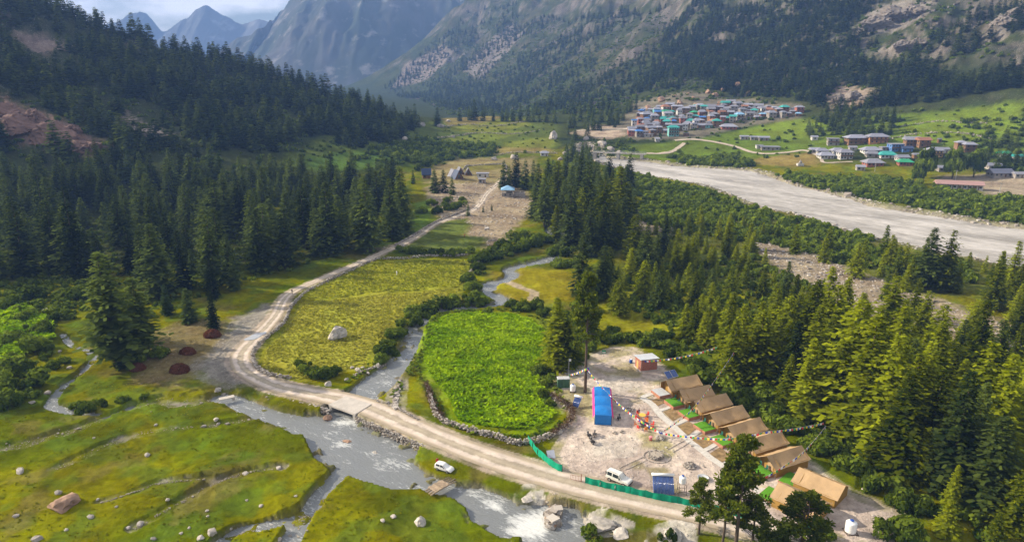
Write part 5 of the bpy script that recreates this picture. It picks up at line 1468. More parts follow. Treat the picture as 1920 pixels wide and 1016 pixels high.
# ------------------------------------------------------------------ cars
GLASS = mat('car_glass', (.025, .03, .035), .08, .1, 1, 0, 0, .6)
TYRE = mat('tyre_rubber', (.02, .02, .02), .9, .2, 3)
RIM = mat('wheel_rim', (.45, .45, .46), .35, .1, 3, 0, .8)
LAMP = mat('lamp_glass', (.6, .6, .58), .15, .05, 1, 0, 0, .6)
REDL = mat('tail_lamp', (.35, .02, .02), .2, .05, 1, 0, 0, .6)
BLACKP = mat('black_plastic', (.03, .03, .03), .6, .2, 3)
def car(label, loc, rz, L_, W_, paint, suv):
    o = thing('parked_car', label, 'car', loc, rz)
    if suv:
        st = [(-.5, .55, .95, .95), (-.485, .5, 1.08, 1.72), (-.44, .5, 1.1, 1.86), (-.2, .5, 1.1, 1.9), (.08, .5, 1.1, 1.84), (.22, .5, 1.12, 1.14), (.4, .5, 1.05, 1.07), (.47, .48, .98, 1.0), (.5, .5, .8, .82)]
        wr, gr = .37, .52
    else:
        st = [(-.5, .42, .78, .8), (-.48, .38, .88, 1.2), (-.42, .36, .9, 1.36), (-.15, .36, .9, 1.42), (.02, .36, .9, 1.37), (.2, .36, .9, .92), (.4, .36, .8, .82), (.47, .36, .68, .7), (.5, .4, .58, .6)]
        wr, gr = .29, .4
    def sec(s, k=1.0):
        x, zl, zb, zt = s
        ww = W_ / 2 * (1 - .06 * abs(2 * x) ** 4 * 1.6)
        wt = ww * (.78 if zt - zb > .2 else .93)
        return [(x * L_, -ww * .92, zl), (x * L_, -ww, zl + .18), (x * L_, -ww, zb), (x * L_, -wt, zt - .03), (x * L_, -wt * .8, zt), (x * L_, wt * .8, zt), (x * L_, wt, zt - .03), (x * L_, ww, zb), (x * L_, ww, zl + .18), (x * L_, ww * .92, zl)]
    V, F = [], []
    for s in st:
        V += sec(s)
    n = 10
    for i in range(len(st) - 1):
        for j in range(n):
            F.append((i * n + j, (i + 1) * n + j, (i + 1) * n + (j + 1) % n, i * n + (j + 1) % n))
    F += [tuple(range(n)), tuple((len(st) - 1) * n + j for j in range(n))[::-1]]
    bd = MB().add(V, F).build('body', paint, o)
    S = [sec(s) for s in st]
    def lerp(a_, b_, t_):
        return Vector(a_) * (1 - t_) + Vector(b_) * t_
    for side in (0, 1):
        ib, it = (2, 3) if side == 0 else (7, 6)
        outv = Vector((0, -.012 if side == 0 else .012, .004))
        for i, j in ((2, 3), (3, 4)) if not suv else ((1, 2), (2, 3), (3, 4)):
            P = [lerp(lerp(S[i][ib], S[j][ib], u), lerp(S[i][it], S[j][it], u), v_) + outv for u, v_ in ((.08, .12), (.94, .12), (.94, .9), (.08, .9))]
            MB().face(*(P if side == 0 else P[::-1])).build('side_window', GLASS, o)
        P = [lerp(S[4][ib], S[4][it], .12) + outv, lerp(S[4][ib], S[5][ib], .6) + outv, lerp(S[4][ib], S[4][it], .88) + outv]
        MB().face(*(P if side == 0 else P[::-1])).build('side_window', GLASS, o)
        sg = -1 if side == 0 else 1
        MB().box((.12 * L_, sg * (W_ / 2 + .08), st[4][2] + .08), (.12, .16, .12)).build('mirror', BLACKP, o)
        MB().box((L_ * .488, sg * W_ * .34, st[7][2] - .12), (.06, W_ * .2, .14)).build('headlight', LAMP, o)
        MB().box((-L_ * .492, sg * W_ * .42, st[1][2] - .02), (.05, W_ * .12, .22)).build('tail_light', REDL, o)
    P = [lerp(S[4][3], S[5][3], .06), lerp(S[4][3], S[5][3], .9), lerp(S[4][6], S[5][6], .9), lerp(S[4][6], S[5][6], .06)]
    nrm = (P[1] - P[0]).cross(P[3] - P[0]).normalized()
    if nrm.z < 0: nrm = -nrm
    MB().face(*[p + nrm * .015 for p in P]).build('windscreen', GLASS, o)
    P = [lerp(S[1][3], S[1][2], .1), lerp(S[1][3], S[1][2], .85), lerp(S[1][6], S[1][7], .85), lerp(S[1][6], S[1][7], .1)]
    MB().face(*[p + Vector((-.05, 0, .0)) for p in P]).build('rear_window', GLASS, o)
    MB().box((L_ * .5, 0, gr + .02), (.12, W_ * .86, .2)).build('bumper', BLACKP if suv else paint, o)
    MB().box((-L_ * .5, 0, gr + .06), (.1, W_ * .86, .2)).build('bumper', BLACKP if suv else paint, o)
    for sx in (-.3, .31):
        for sg in (-1, 1):
            y_ = sg * (W_ / 2 - .06)
            ty = MB().tube([(sx * L_, y_ - .1, wr), (sx * L_, y_ + .1, wr)], wr, 14).build('wheel', TYRE, o, False)
            MB().tube([(sx * L_, y_ + sg * .06, wr), (sx * L_, y_ + sg * .115, wr)], wr * .6, 10).build('rim', RIM, ty)
    if suv:
        MB().tube([(-L_ * .5 - .1, 0, 1.0), (-L_ * .5 - .32, 0, 1.0)], .33, 14).build('spare_wheel', TYRE, o)
        for sg in (-1, 1):
            MB().tube([(-.4 * L_, sg * W_ * .33, 1.95), (.02 * L_, sg * W_ * .33, 1.93)], .025, 5).build('roof_rail', BLACKP, o)
    return o
WHITEP = mat('white_paint', (.76, .75, .72), .3, .05, 1, 0, 0, .5)
CREAMP = mat('cream_paint', (.70, .68, .62), .3, .06, 1, 0, 0, .5)
car('small white hatchback parked on the grass beside the log footbridge', G(833, 881), rad(-28), 3.5, 1.5, WHITEP, False)
car('cream white off-road car parked behind the green net fence', G(1160, 903), rad(-38), 4.6, 1.85, CREAMP, True)

# ------------------------------------------------------------------ people
def person(label, loc, rz, jacket, trousers, pose='stand', h=1.7):
    m, t, b = clear_mat('clothes')
    b.inputs['Roughness'].default_value = .9
    g = nn(t, 'TexCoord'); sx = nn(t, 'SeparateXYZ'); r = nn(t, 'ValToRGB')
    r.color_ramp.interpolation = 'CONSTANT'
    E = r.color_ramp.elements
    E[0].position, E[0].color = 0, (.05, .04, .035, 1)
    E[1].position, E[1].color = .05, (*trousers, 1)
    for p_, c_ in ((.52, jacket), (.845, (.42, .26, .18)), (.945, (.02, .017, .015))):
        e_ = E.new(p_); e_.color = (*c_, 1)
    mu = nn(t, 'Math', operation='DIVIDE'); mu.inputs[1].default_value = h
    t.links.new(g.outputs['Object'], sx.inputs[0]); t.links.new(sx.outputs[2], mu.inputs[0]); t.links.new(mu.outputs[0], r.inputs[0]); t.links.new(r.outputs[0], b.inputs[0])
    st = .16 if pose == 'walk' else 0
    k = h / 1.7
    J = [(0, 0, .95), (0, 0, 1.15), (0, 0, 1.38), (.01, 0, 1.49), (.03, 0, 1.6), (.03, 0, 1.68),
         (0, .19, 1.4), (-st, .24, 1.14), (.08 - st * .4, .25, .9), (.1 - st * .4, .25, .8),
         (0, -.19, 1.4), (st, -.24, 1.14), (.1 + st, -.24, .92), (.12 + st, -.23, .82),
         (0, .1, .9), (st, .1, .5), (st * .8 - .02, .1, .08), (st * .8 + .13, .11, .04),
         (0, -.1, .9), (-st * .4, -.1, .5), (-st * 1.6 - .02, -.1, .1), (-st * 1.6 + .12, -.11, .05)]
    E_ = [(0, 1), (1, 2), (2, 3), (3, 4), (4, 5), (2, 6), (6, 7), (7, 8), (8, 9), (2, 10), (10, 11), (11, 12), (12, 13), (0, 14), (14, 15), (15, 16), (16, 17), (0, 18), (18, 19), (19, 20), (20, 21)]
    R_ = [.16, .15, .17, .065, .105, .085, .075, .055, .042, .04, .075, .055, .042, .04, .1, .07, .05, .04, .1, .07, .05, .04]
    me = bpy.data.meshes.new('person')
    me.from_pydata([(x * k, y * k, z_ * k) for x, y, z_ in J], E_, [])
    me.materials.append(m)
    o = link('person', me, None, loc, rz)
    sk = o.modifiers.new('skin', 'SKIN')
    for v, q in zip(me.skin_vertices[0].data, R_):
        v.radius = (q * k, q * k * (.8 if q > .12 else 1))
    me.skin_vertices[0].data[0].use_root = True
    ss = o.modifiers.new('sub', 'SUBSURF'); ss.levels = ss.render_levels = 1
    return tag(o, label, 'person')
person('person in dark purple jacket standing by the paved path in the camp', G(1198, 778), rad(200), (.05, .035, .07), (.30, .24, .12))
person('person in dark clothes walking along the dirt track', G(548, 551), rad(250), (.06, .04, .035), (.05, .045, .05), 'walk')
person('person in red standing behind the white hatchback', G(820, 872), rad(-60), (.38, .02, .02), (.10, .02, .02))
person('person in red standing at the edge of the far pale green field', G(871, 445), rad(20), (.5, .03, .02), (.3, .03, .02))
person('person in a white cloak standing in the young crop field', G(744, 516), rad(40), (.75, .75, .73), (.72, .72, .7), 'stand', 1.8)

# ------------------------------------------------------------------ tents
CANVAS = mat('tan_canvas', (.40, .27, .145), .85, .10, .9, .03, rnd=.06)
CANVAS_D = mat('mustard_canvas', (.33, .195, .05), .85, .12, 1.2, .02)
TURF = mat('green_turf', (.09, .26, .012), .9, .15, 6, .02)
BRICK = mat('brick_base', (.36, .17, .11), .9, .25, 3, .02)
POST = mat('dark_post', (.08, .06, .05), .7, .2, 3)
DECKG = mat('grey_deck', (.45, .46, .47), .8, .12, 2)
def sheet(fn, nu, nv):
    V = [fn(i / nu, j / nv) for i in range(nu + 1) for j in range(nv + 1)]
    F = [(i * (nv + 1) + j, (i + 1) * (nv + 1) + j, (i + 1) * (nv + 1) + j + 1, i * (nv + 1) + j + 1) for i in range(nu) for j in range(nv)]
    return V, F
def tent(loc, rz, L_, W_, zr, ze, label, name='safari_tent', wrinkle=.05, seed=0, walls=True, group=None):
    """x runs along the ridge, the door is at -x"""
    o = thing(name, label, 'tent', loc, rz, group)
    ov = .45
    for sg, nm in ((-1, 'roof_panel'), (1, 'roof_panel')):
        def fn(u, v):
            x = -L_ / 2 - ov + (L_ + 2 * ov) * u
            yy = sg * v * (W_ / 2 + .18)
            zz = zr - (zr - ze) * v * (W_ / 2 + .18) / (W_ / 2)
            sag = -.10 * math.sin(math.pi * v) * (1 + .8 * math.sin(u * 9.5 + seed)) - .05 * math.sin(u * math.pi * 3) ** 2 * v
            wr = wrinkle * (float(vn(u * 14 + seed * 7, v * 3 + seed, seed)) - .5)
            return (x, yy, zz + sag + wr - .06 * math.sin(u * math.pi) * (1 - v))
        V, F = sheet(fn, 22, 8)
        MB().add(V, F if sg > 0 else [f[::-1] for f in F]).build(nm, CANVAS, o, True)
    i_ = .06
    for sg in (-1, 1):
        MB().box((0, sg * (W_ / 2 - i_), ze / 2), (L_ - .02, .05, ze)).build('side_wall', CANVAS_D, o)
    for sx in (-1, 1):
        x = sx * (L_ / 2 - (.9 if sx < 0 else 0))
        P = [(x, -W_ / 2 + .1, 0), (x, W_ / 2 - .1, 0), (x, W_ / 2 - .1, ze), (x, 0, zr - .12), (x, -W_ / 2 + .1, ze)]
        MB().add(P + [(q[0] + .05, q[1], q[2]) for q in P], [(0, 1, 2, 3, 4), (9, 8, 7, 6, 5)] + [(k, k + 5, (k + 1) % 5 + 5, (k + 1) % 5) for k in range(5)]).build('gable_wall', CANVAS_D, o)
    MB().box((-L_ / 2 + .86, 0, 1.0), (.04, 1.4, 1.9)).build('door_flap', CANVAS, o)
    for sg in (-1, 1):
        MB().tube([(-L_ / 2 - .25, sg * (W_ / 2 + .1), 0), (-L_ / 2 - .25, sg * (W_ / 2 + .1), ze)], .035, 5).build('pole', POST, o)
        MB().tube([(L_ / 2 - .4, sg * (W_ / 2 + .42), ze - .2), (L_ / 2 - .2, sg * (W_ / 2 + 1.5), 0)], .012, 4).build('guy_rope', POST, o)
    return o
def deck(o, L_, W_, top, m_top, hgt=.75):
    MB().box((-L_ / 2 - 1.5, 0, hgt / 2), (2.9, W_, hgt)).build('brick_platform', BRICK, o)
    MB().box((-L_ / 2 - 1.5, 0, hgt + .02), (2.8, W_ - .1, .04)).build('deck_top', m_top, o)
ROW = [((1247.6, 713.5), (1307, 702)), ((1273.5, 732), (1330.4, 721)), ((1300, 752), (1362, 737)), ((1330, 775.5), (1392, 758.7)), ((1362, 800.5), (1426, 781.3)), ((1398, 826), (1466, 806)), ((1435, 856), (1505, 834.3))]
WORDS = ('grey decked brown safari tent at the end of the row next to the solar panel', 'brown safari tent with a half green deck, second from the solar panel', 'brown safari tent with green deck, third in the row from the solar panel',
         'brown safari tent in the middle of the row of seven', 'brown safari tent third in the row counted from the two long tents', 'brown safari tent second in the row counted from the two long tents', 'brown safari tent at the end of the row beside the two long tents')
for i, (a_, b_) in enumerate(ROW):
    p, q = Vector(G(*a_, 3.3)), Vector(G(*b_, 3.3))
    c = (p + q) / 2
    rz = math.atan2(q.y - p.y, q.x - p.x)
    L_ = min((q - p).length, 8.8)
    t_ = tent((c.x, c.y, float(H(c.x, c.y)[0]) - .05), rz, L_ - .9, 4.7, 3.45, 1.95, WORDS[i], seed=i)
    deck(t_, L_ - .9, 3.6, .7, DECKG if i == 0 else TURF)
    if i >= 1:
        for sg in (-1, 1):
            ch = thing('camp_chair', 'dark green folding chair on the deck of the %s safari tent' % ('second', 'third', 'fourth', 'fifth', 'sixth', 'seventh')[i - 1], 'chair', (0, 0, 0), 0, 'folding chairs on tent decks')
            off = Matrix.Rotation(rz, 3, 'Z') @ Vector((-(L_ - .9) / 2 - .7, sg * .8 + .3, 0))
            ch.location = Vector(t_.location) + off + Vector((0, 0, .84)); ch.rotation_euler = (0, 0, rz)
            gm_ = mat('green_fabric', (.02, .10, .08), .8, .1)
            MB().box((0, 0, .42), (.5, .5, .05)).build('seat', gm_, ch); MB().box((.25, 0, .72), (.05, .5, .55)).build('backrest', gm_, ch)
            for lx in (-.2, .2):
                for ly in (-.2, .2):
                    MB().tube([(lx, ly, 0), (lx, ly, .42)], .02, 4).build('leg', POST, ch)
for a_, b_, lab, k in (((1498, 874), (1586, 910), 'long brown tent behind, nearest the gravel of the conifer wood', 8), ((1459.6, 902), (1550, 942), 'long brown tent half hidden behind the broad low pine', 9)):
    p, q = Vector(G(*a_, 3.4)), Vector(G(*b_, 3.4))
    c = (p + q) / 2
    t_ = tent((c.x, c.y, float(H(c.x, c.y)[0]) - .05), math.atan2(q.y - p.y, q.x - p.x), (q - p).length - .9, 5.6, 3.4, 1.9, lab, 'long_tent', .1, k)
    deck(t_, (q - p).length - .9, 4.2, .5, TURF, .4)

# ------------------------------------------------------------------ green net fences
NET = mat('green_net', (.004, .30, .17), .8, .15, 1.2, .03)
def fence(pts, label, h=1.45, posts=8, broken=False):
    line = px_line([(a_, b_, 1) for a_, b_ in pts], n=8)
    o = thing('net_fence', label, 'fence', (0, 0, 0))
    d = np.r_[0, np.cumsum(np.hypot(*np.diff(line[:, :2], axis=0).T))]
    n = max(2, int(d[-1] / 2.6))
    for k in range(n):
        s = np.linspace(d[-1] * k / n, d[-1] * (k + 1) / n, 7)
        V = []
        for j, q in enumerate(s):
            x, y = np.interp(q, d, line[:, 0]), np.interp(q, d, line[:, 1])
            zz = float(H(x, y)[0])
            sag = .16 * math.sin(math.pi * j / 6) * (1 + .5 * math.sin(k * 2.3))
            bow = .1 * math.sin(j * 1.7 + k)
            V += [(x + bow * .3, y + bow * .5, zz + .04), (x + bow, y + bow, zz + h * .5), (x, y, zz + h - sag)]
        F = [(j * 3 + i, j * 3 + 3 + i, j * 3 + 4 + i, j * 3 + 1 + i) for j in range(6) for i in range(2)]
        MB().add(V, F).build('net_panel', NET, o, True)
    for k in range(n + 1):
        q = d[-1] * k / n
        x, y = np.interp(q, d, line[:, 0]), np.interp(q, d, line[:, 1])
        zz = float(H(x, y)[0])
        MB().tube([(x, y + .04, zz - .2), (x, y + .04, zz + h + .12)], .035, 5).build('post', POST, o)
fence([(990, 828), (998, 840), (1012, 858), (1030, 876), (1046, 886), (1054, 889)], 'sagging green net fence between the stone wall and the camp entrance', 1.6)
fence([(1097, 910), (1125, 917), (1160, 925), (1200, 934), (1240, 943), (1280, 950), (1320, 960), (1360, 968), (1395, 976)], 'long green net fence along the road in front of the camp')
fence([(1468, 1003), (1490, 1003), (1510, 1001), (1535, 1000)], 'short green net fence behind the low broad pine')
GATE = mat('rusty_iron', (.25, .09, .045), .8, .3, 4)
g_ = thing('iron_gate', 'rusty iron gate standing open beside the green net', 'gate', G(1083, 902))
for k in range(7):
    MB().tube([(-1.2 + k * .27, .5 - k * .1, .1), (-1.2 + k * .27, .5 - k * .1, 1.1)], .03, 4).build('bar', GATE, g_)
MB().tube([(.62, -.2, 0), (.62, -.2, 1.6)], .07, 6).build('gate_post', GATE, g_)
for zq in (.15, 1.05):
    MB().tube([(-1.2, .5, zq), (.6, -.18, zq)], .03, 4).build('rail', GATE, g_)

# ------------------------------------------------------------------ camp furniture
PANEL = mat('solar_blue', (.05, .10, .30), .15, .3, 1, 0, 0, .6)
PANELG = mat('panel_frame', (.55, .56, .58), .4, .1, 2, 0, .5)
TANKW = mat('white_plastic', (.78, .78, .77), .4, .04, 1, 0, 0, .4)
BLUEP = mat('blue_plastic', (.02, .08, .35), .5, .1, 2)
STEEL = mat('galvanised', (.42, .42, .42), .5, .15, 3, 0, .4)
def solar_heater(label, loc, rz, W_=2.4, H_=2.2, tubes=14):
    o = thing('solar_water_heater', label, 'solar heater', loc, rz)
    ti = rad(42)
    e = Vector((0, math.cos(ti), math.sin(ti)))
    n = Vector((0, -math.sin(ti), math.cos(ti)))
    b0 = Vector((0, -H_ * .5 * math.cos(ti), .35))
    P = [b0 + e * q + Vector((sx * W_ / 2, 0, 0)) for q, sx in ((0, -1), (0, 1), (H_, 1), (H_, -1))]
    MB().add(P + [p - n * .05 for p in P], [(0, 1, 2, 3), (7, 6, 5, 4), (0, 4, 5, 1), (1, 5, 6, 2), (2, 6, 7, 3), (3, 7, 4, 0)]).build('collector', PANELG, o)
    for k in range(tubes):
        x = -W_ / 2 + W_ * (k + .5) / tubes
        MB().tube([b0 + Vector((x, 0, 0)) + n * .05, b0 + e * H_ + Vector((x, 0, 0)) + n * .05], W_ / tubes * .42, 6).build('glass_tube', PANEL, o, True)
    tp = b0 + e * (H_ + .15) + n * .1
    MB().tube([tp - Vector((W_ / 2 + .15, 0, 0)), tp + Vector((W_ / 2 + .15, 0, 0))], .27, 14).build('water_drum', TANKW, o, True)
    for sx in (-1, 1):
        x = sx * W_ * .42
        MB().tube([(x, tp.y, 0), (x, tp.y, tp.z)], .03, 4).build('leg', STEEL, o); MB().tube([(x, b0.y, 0), (x, b0.y, .35)], .03, 4).build('leg', STEEL, o)
solar_heater('solar water heater with blue tubes behind the green net near the water tower', G(1243, 922), rad(-4), 3.6, 3.2, 15)
solar_heater('single small solar water heater with white drum on the camp edge by the stone wall', G(1081, 762), rad(-32), 1.6, 2.3, 9)
def solar_panel(label, loc, rz, W_, H_, tilt=35, n=2):
    o = thing('solar_array', label, 'solar panel', loc, rz)
    ti = rad(tilt)
    e = Vector((0, math.cos(ti), math.sin(ti))); nn_ = Vector((0, -math.sin(ti), math.cos(ti)))
    b0 = Vector((0, -H_ * .5 * math.cos(ti), .4))
    for k in range(n):
        x0, x1 = -W_ / 2 + W_ * k / n + .04, -W_ / 2 + W_ * (k + 1) / n - .04
        P = [b0 + e * q + Vector((x, 0, 0)) for q, x in ((0, x0), (0, x1), (H_, x1), (H_, x0))]
        f_ = MB().add(P + [p - nn_ * .06 for p in P], [(0, 1, 2, 3), (7, 6, 5, 4), (0, 4, 5, 1), (1, 5, 6, 2), (2, 6, 7, 3), (3, 7, 4, 0)]).build('panel', PANELG, o)
        c = sum(P, Vector()) / 4
        MB().face(*[c + (p - c) * .94 + nn_ * .012 for p in P]).build('cells', PANEL, f_)
    for sx in (-1, 1):
        MB().tube([(sx * W_ * .4, H_ * .4 * math.cos(ti), 0), (sx * W_ * .4, H_ * .4 * math.cos(ti), .4 + H_ * .8 * math.sin(ti))], .03, 4).build('leg', STEEL, o)
        MB().tube([(sx * W_ * .4, -H_ * .45 * math.cos(ti), 0), (sx * W_ * .4, -H_ * .45 * math.cos(ti), .45)], .03, 4).build('leg', STEEL, o)
solar_panel('pair of blue solar panels on the ground beside the first brown tent', G(1258, 708), rad(28), 3.4, 2.0)
solar_panel('small upright blue panel beside the concrete pad', G(1102, 700), rad(5), .9, 1.2, 60, 1)
bd = thing('white_board', 'white board lying in the weeds behind the sagging net fence', 'board', G(1033, 856), rad(12))
MB().box((0, 0, .55), (1.5, .06, 1.6), 0, 1, rad(-50)).build('board', mat('board_white', (.55, .56, .62), .6, .06), bd)
MB().tube([(-.5, .5, 0), (-.5, .1, .6)], .03, 4).build('prop', POST, bd)
def tank(label, loc, r_=.75, h=1.7, stand=0):
    o = thing('water_tank', label, 'water tank', loc)
    prof = [(r_ * .96, 0)]
    for k in range(5):
        z_ = h * (k + .5) / 6
        prof += [(r_, z_ - .05), (r_ * .955, z_ + .02), (r_, z_ + .09)]
    prof += [(r_, h * .86), (r_ * .72, h * .97), (r_ * .32, h), (r_ * .3, h + .1)]
    MB().lathe(prof, (0, 0, stand), 16).build('tank_body', TANKW, o, True)
    MB().lathe([(r_ * .36, h + .1), (r_ * .36, h + .2), (r_ * .1, h + .24)], (0, 0, stand), 12).build('lid', BLUEP, o)
    if stand:
        for sx in (-1, 1):
            for sy in (-1, 1):
                MB().tube([(sx * r_ * 1.1, sy * r_ * 1.1, 0), (sx * r_, sy * r_, stand)], .04, 4).build('leg', POST, o)
        for zq in (.35, .7, 1.0):
            P = [(sx * r_ * 1.05, sy * r_ * 1.05, stand * zq - .02) for sx, sy in ((-1, -1), (1, -1), (1, 1), (-1, 1), (-1, -1))]
            MB().tube(P, .03, 4).build('brace', POST, o)
    else:
        MB().box((0, 0, .02), (r_ * 2.3, r_ * 2.3, .1)).build('plinth', CONC, o)
    return o
tank('white water tank on a metal stand beside the blue tube solar heater', G(1278, 925), .6, 1.2, 2.2)
tank('white water tank beside the green cabins', G(1074, 734), .65, 1.5, .25)
tank('large white water tank with blue lid standing behind the long tents', G(1594, 998), .85, 1.9, .25)
cb = thing('green_cabins', 'pair of joined green toilet cabins with grey roof on a plinth', 'cabin', G(1056, 726), rad(4))
GREENP = mat('cabin_green', (.06, .13, .07), .6, .12, 1.5)
MB().box((0, 0, .1), (3.6, 2.2, .2)).build('plinth', CONC, cb)
for k in (-1, 1):
    MB().box((k * .72, 0, 1.3), (1.4, 1.5, 2.2)).build('cabin_shell', GREENP, cb)
    MB().box((k * .72, -.77, 1.2), (.9, .05, 1.9)).build('door', mat('cabin_door', (.04, .10, .06), .6, .1), cb)
    MB().box((k * .72, 0, 2.46), (1.5, 1.65, .12), 0, .85).build('roof', DECKG, cb)
    MB().box((k * .72 + .3, -.8, 1.2), (.12, .06, .5)).build('vent', BLACKP, cb)
pad = thing('concrete_pad', 'pale concrete pad behind the green cabins', 'slab', G(1080, 697))
MB().box((0, 0, .02), (5.5, 3.2, .16), .1).build('slab', PALE, pad)
MB().tube([(-1.9, .6, .1), (-1.9, .6, 3.2)], .04, 5).build('pipe', STEEL, pad)
sc_ = thing('fallen_scooter_cover', 'grey covered scooter lying on the concrete pad', 'cover', G(1071, 693), .5)
MB().add(*[a.tolist() for a in (lambda m_: (np.array([v.co for v in m_.vertices]) * np.array([1.1, .45, .5]) + np.array([0, 0, .3]), np.array([p.vertices[:] for p in m_.polygons])))(ROCKS[1])]).build('cover', DECKG, sc_, True)
# brick shed, each course of bricks as relief
sh = thing('brick_shed', 'red brick shed with sloping metal roof at the top of the camp', 'shed', G(1211, 690), rad(14))
SHB = mat('shed_brick', (.36, .135, .095), .9, .3, 5, .01)
MORT = mat('mortar', (.36, .27, .22), .95, .15, 3)
sw, sd_, shh = 4.3, 3.4, 2.7
MB().box((0, 0, .1), (sw + .5, sd_ + .5, .2)).build('plinth', CONC, sh)
wl = MB().box((0, 0, shh / 2 + .2), (sw, sd_, shh)).build('wall', MORT, sh)
bk = []
for face in range(4):
    n_ = sw if face % 2 == 0 else sd_
    for c_ in range(18):
        for j in range(int(n_ / .3)):
            x = -n_ / 2 + .15 + j * .3 + (.15 if c_ % 2 else 0)
            if x > n_ / 2 - .1 or (face == 3 and abs(x - .3) < .6 and c_ < 13): continue
            z_ = .28 + c_ * .15
            p = {0: (x, -sd_ / 2, z_), 1: (sw / 2, x, z_), 2: (x, sd_ / 2, z_), 3: (-sw / 2, x, z_)}[face]
            bk.append((p, (.27, .04, .12) if face % 2 == 0 else (.04, .27, .12)))
mb = MB()
for p, s in bk: mb.box(p, s)
kind(mb.build('bricks', SHB, wl), 'stuff')
MB().box((-sw / 2 - .01, .3, 1.15), (.08, .95, 1.9)).build('door', mat('shed_door', (.55, .33, .12), .7, .15), sh)
MB().box((0, 0, shh + .38), (sw + .7, sd_ + .8, .06), 0, 1, rad(-5)).build('roof', mat('tin_sheet', (.56, .58, .60), .45, .08, 1, 0, .3), sh)
for k in range(5):
    MB().box((-sw / 2 + .3 + k * .9, .3, shh + .26), (.09, sd_ + 1.2, .1), 0, 1, rad(-5)).build('rafter', mat('raw_timber', (.5, .36, .2), .8, .2), sh)
dr = thing('blue_drum', 'blue plastic drum beside the brick shed door', 'drum', G(1183, 680))
MB().lathe([(.38, 0), (.42, .25), (.4, .45), (.42, .65), (.38, .95)], (0, 0, 0), 12).build('drum_body', BLUEP, dr, True)
MB().lathe([(.3, .95), (.3, 1.0)], (0, 0, 0), 10).build('lid', TANKW, dr)
sg_ = thing('green_sign', 'small green and white sign at the edge of the camp clearing', 'sign', G(1132, 668))
MB().tube([(0, 0, 0), (0, 0, 1.7)], .04, 5).build('post', POST, sg_); MB().box((0, -.05, 1.3), (1.0, .05, .9)).build('board', mat('sign_green', (.03, .22, .10), .6), sg_); MB().box((0, -.085, 1.15), (.8, .02, .25)).build('panel', TANKW, sg_)
# blue marquee of three bays with pink frilled edges
mq = thing('blue_marquee', 'blue marquee of three bays with pink and white side frills', 'marquee', G(1129, 768, 0), heading((1131, 800), (1128, 735)) - rad(90))
BLUET = mat('blue_tarpaulin', (.008, .17, .50), .45, .12, 1.2, .06, 0, .4)
PINKT = mat('pink_cloth', (.70, .05, .24), .8, .15, 2)
WHT = mat('white_cloth', (.7, .7, .68), .8, .1, 2)
p0, p1 = Vector(G(1131, 793, 1.5)), Vector(G(1128, 738, 1.5))
ML = (p1 - p0).length; MW = 3.5
for k in range(3):
    y0 = -ML / 2 + ML * k / 3; y1 = y0 + ML / 3
    def fn(u, v):
        x = -MW / 2 + MW * u; y = y0 + (y1 - y0) * v
        crown = math.sin(math.pi * min(max(v, 0), 1)) ** .6
        return (x, y, 2.1 + .85 * crown * (1 - (2 * u - 1) ** 2 * .35) + .05 * math.sin(u * 11 + k) * math.sin(v * 7))
    V, F = sheet(fn, 8, 8)
    MB().add(V, F).build('roof_bay', BLUET, mq, True)
    for sg in (-1, 1):
        def fs(u, v):
            y = y0 + (y1 - y0) * u
            return (sg * (MW / 2 + .03 + .38 * v + .06 * math.sin(u * 40) * v), y, 2.25 + .3 * math.sin(math.pi * u) * .5 - .75 * v)
        V, F = sheet(fs, 14, 2)
        MB().add(V, F).build('frill', PINKT, mq, True)
        MB().box((sg * (MW / 2 - .02), (y0 + y1) / 2, .8), (.03, ML / 3 - .15, 1.4)).build('side_curtain', WHT if sg < 0 else BLUET, mq)
        MB().tube([(sg * MW / 2, y0, 0), (sg * MW / 2, y0, 2.3)], .04, 5).build('pole', POST, mq)
MB().box((0, -ML / 2 + .02, 1.15), (MW - .1, .03, 2.2)).build('end_curtain', BLUET, mq)
for sg in (-1, 1):
    MB().tube([(sg * MW / 2, ML / 2, 0), (sg * MW / 2, ML / 2, 2.3)], .04, 5).build('pole', POST, mq)
# motorbikes
def bike(label, loc, rz):
    o = thing('motorbike', label, 'motorbike', loc, rz)
    BK = mat('bike_black', (.03, .028, .028), .4, .2, 3, 0, 0, .5)
    for x in (-.68, .68):
        w_ = MB().tube([(x, -.06, .33), (x, .06, .33)], .33, 14).build('wheel', TYRE, o)
        MB().tube([(x, -.075, .33), (x, .075, .33)], .2, 10).build('rim', RIM, w_)
    MB().box((0, 0, .42), (.5, .3, .38), 0, .8).build('engine', STEEL, o)
    MB().tube([(-.68, 0, .35), (-.3, 0, .65), (.35, 0, .85), (.45, 0, .8)], .06, 6).build('frame', BK, o)
    MB().tube([(.68, 0, .33), (.45, 0, 1.0)], .05, 6).build('fork', STEEL, o)
    MB().tube([(-.02, 0, .88), (.2, 0, .95), (.42, 0, .9)], [.1, .17, .12], 8).build('fuel_tank', BK, o, True)
    MB().box((-.35, 0, .84), (.65, .26, .12), 0, .85).build('seat', BK, o)
    MB().tube([(.38, -.38, 1.08), (.46, 0, 1.02), (.38, .38, 1.08)], .025, 5).build('handlebar', STEEL, o)
    MB().tube([(.55, 0, .92), (.64, 0, .92)], .1, 10).build('headlight', LAMP, o)
    for sg in (-1, 1):
        MB().box((-.62, sg * .28, .65), (.5, .2, .4)).build('pannier', BK, o)
    MB().tube([(-.1, .2, .35), (-.85, .22, .4)], .05, 6).build('exhaust', STEEL, o)
bike('motorbike with white number plate parked on the left of the three by the blue marquee', G(1103, 818), rad(100))
bike('motorbike parked on the right of the pair by the blue marquee', G(1115, 816), rad(80))
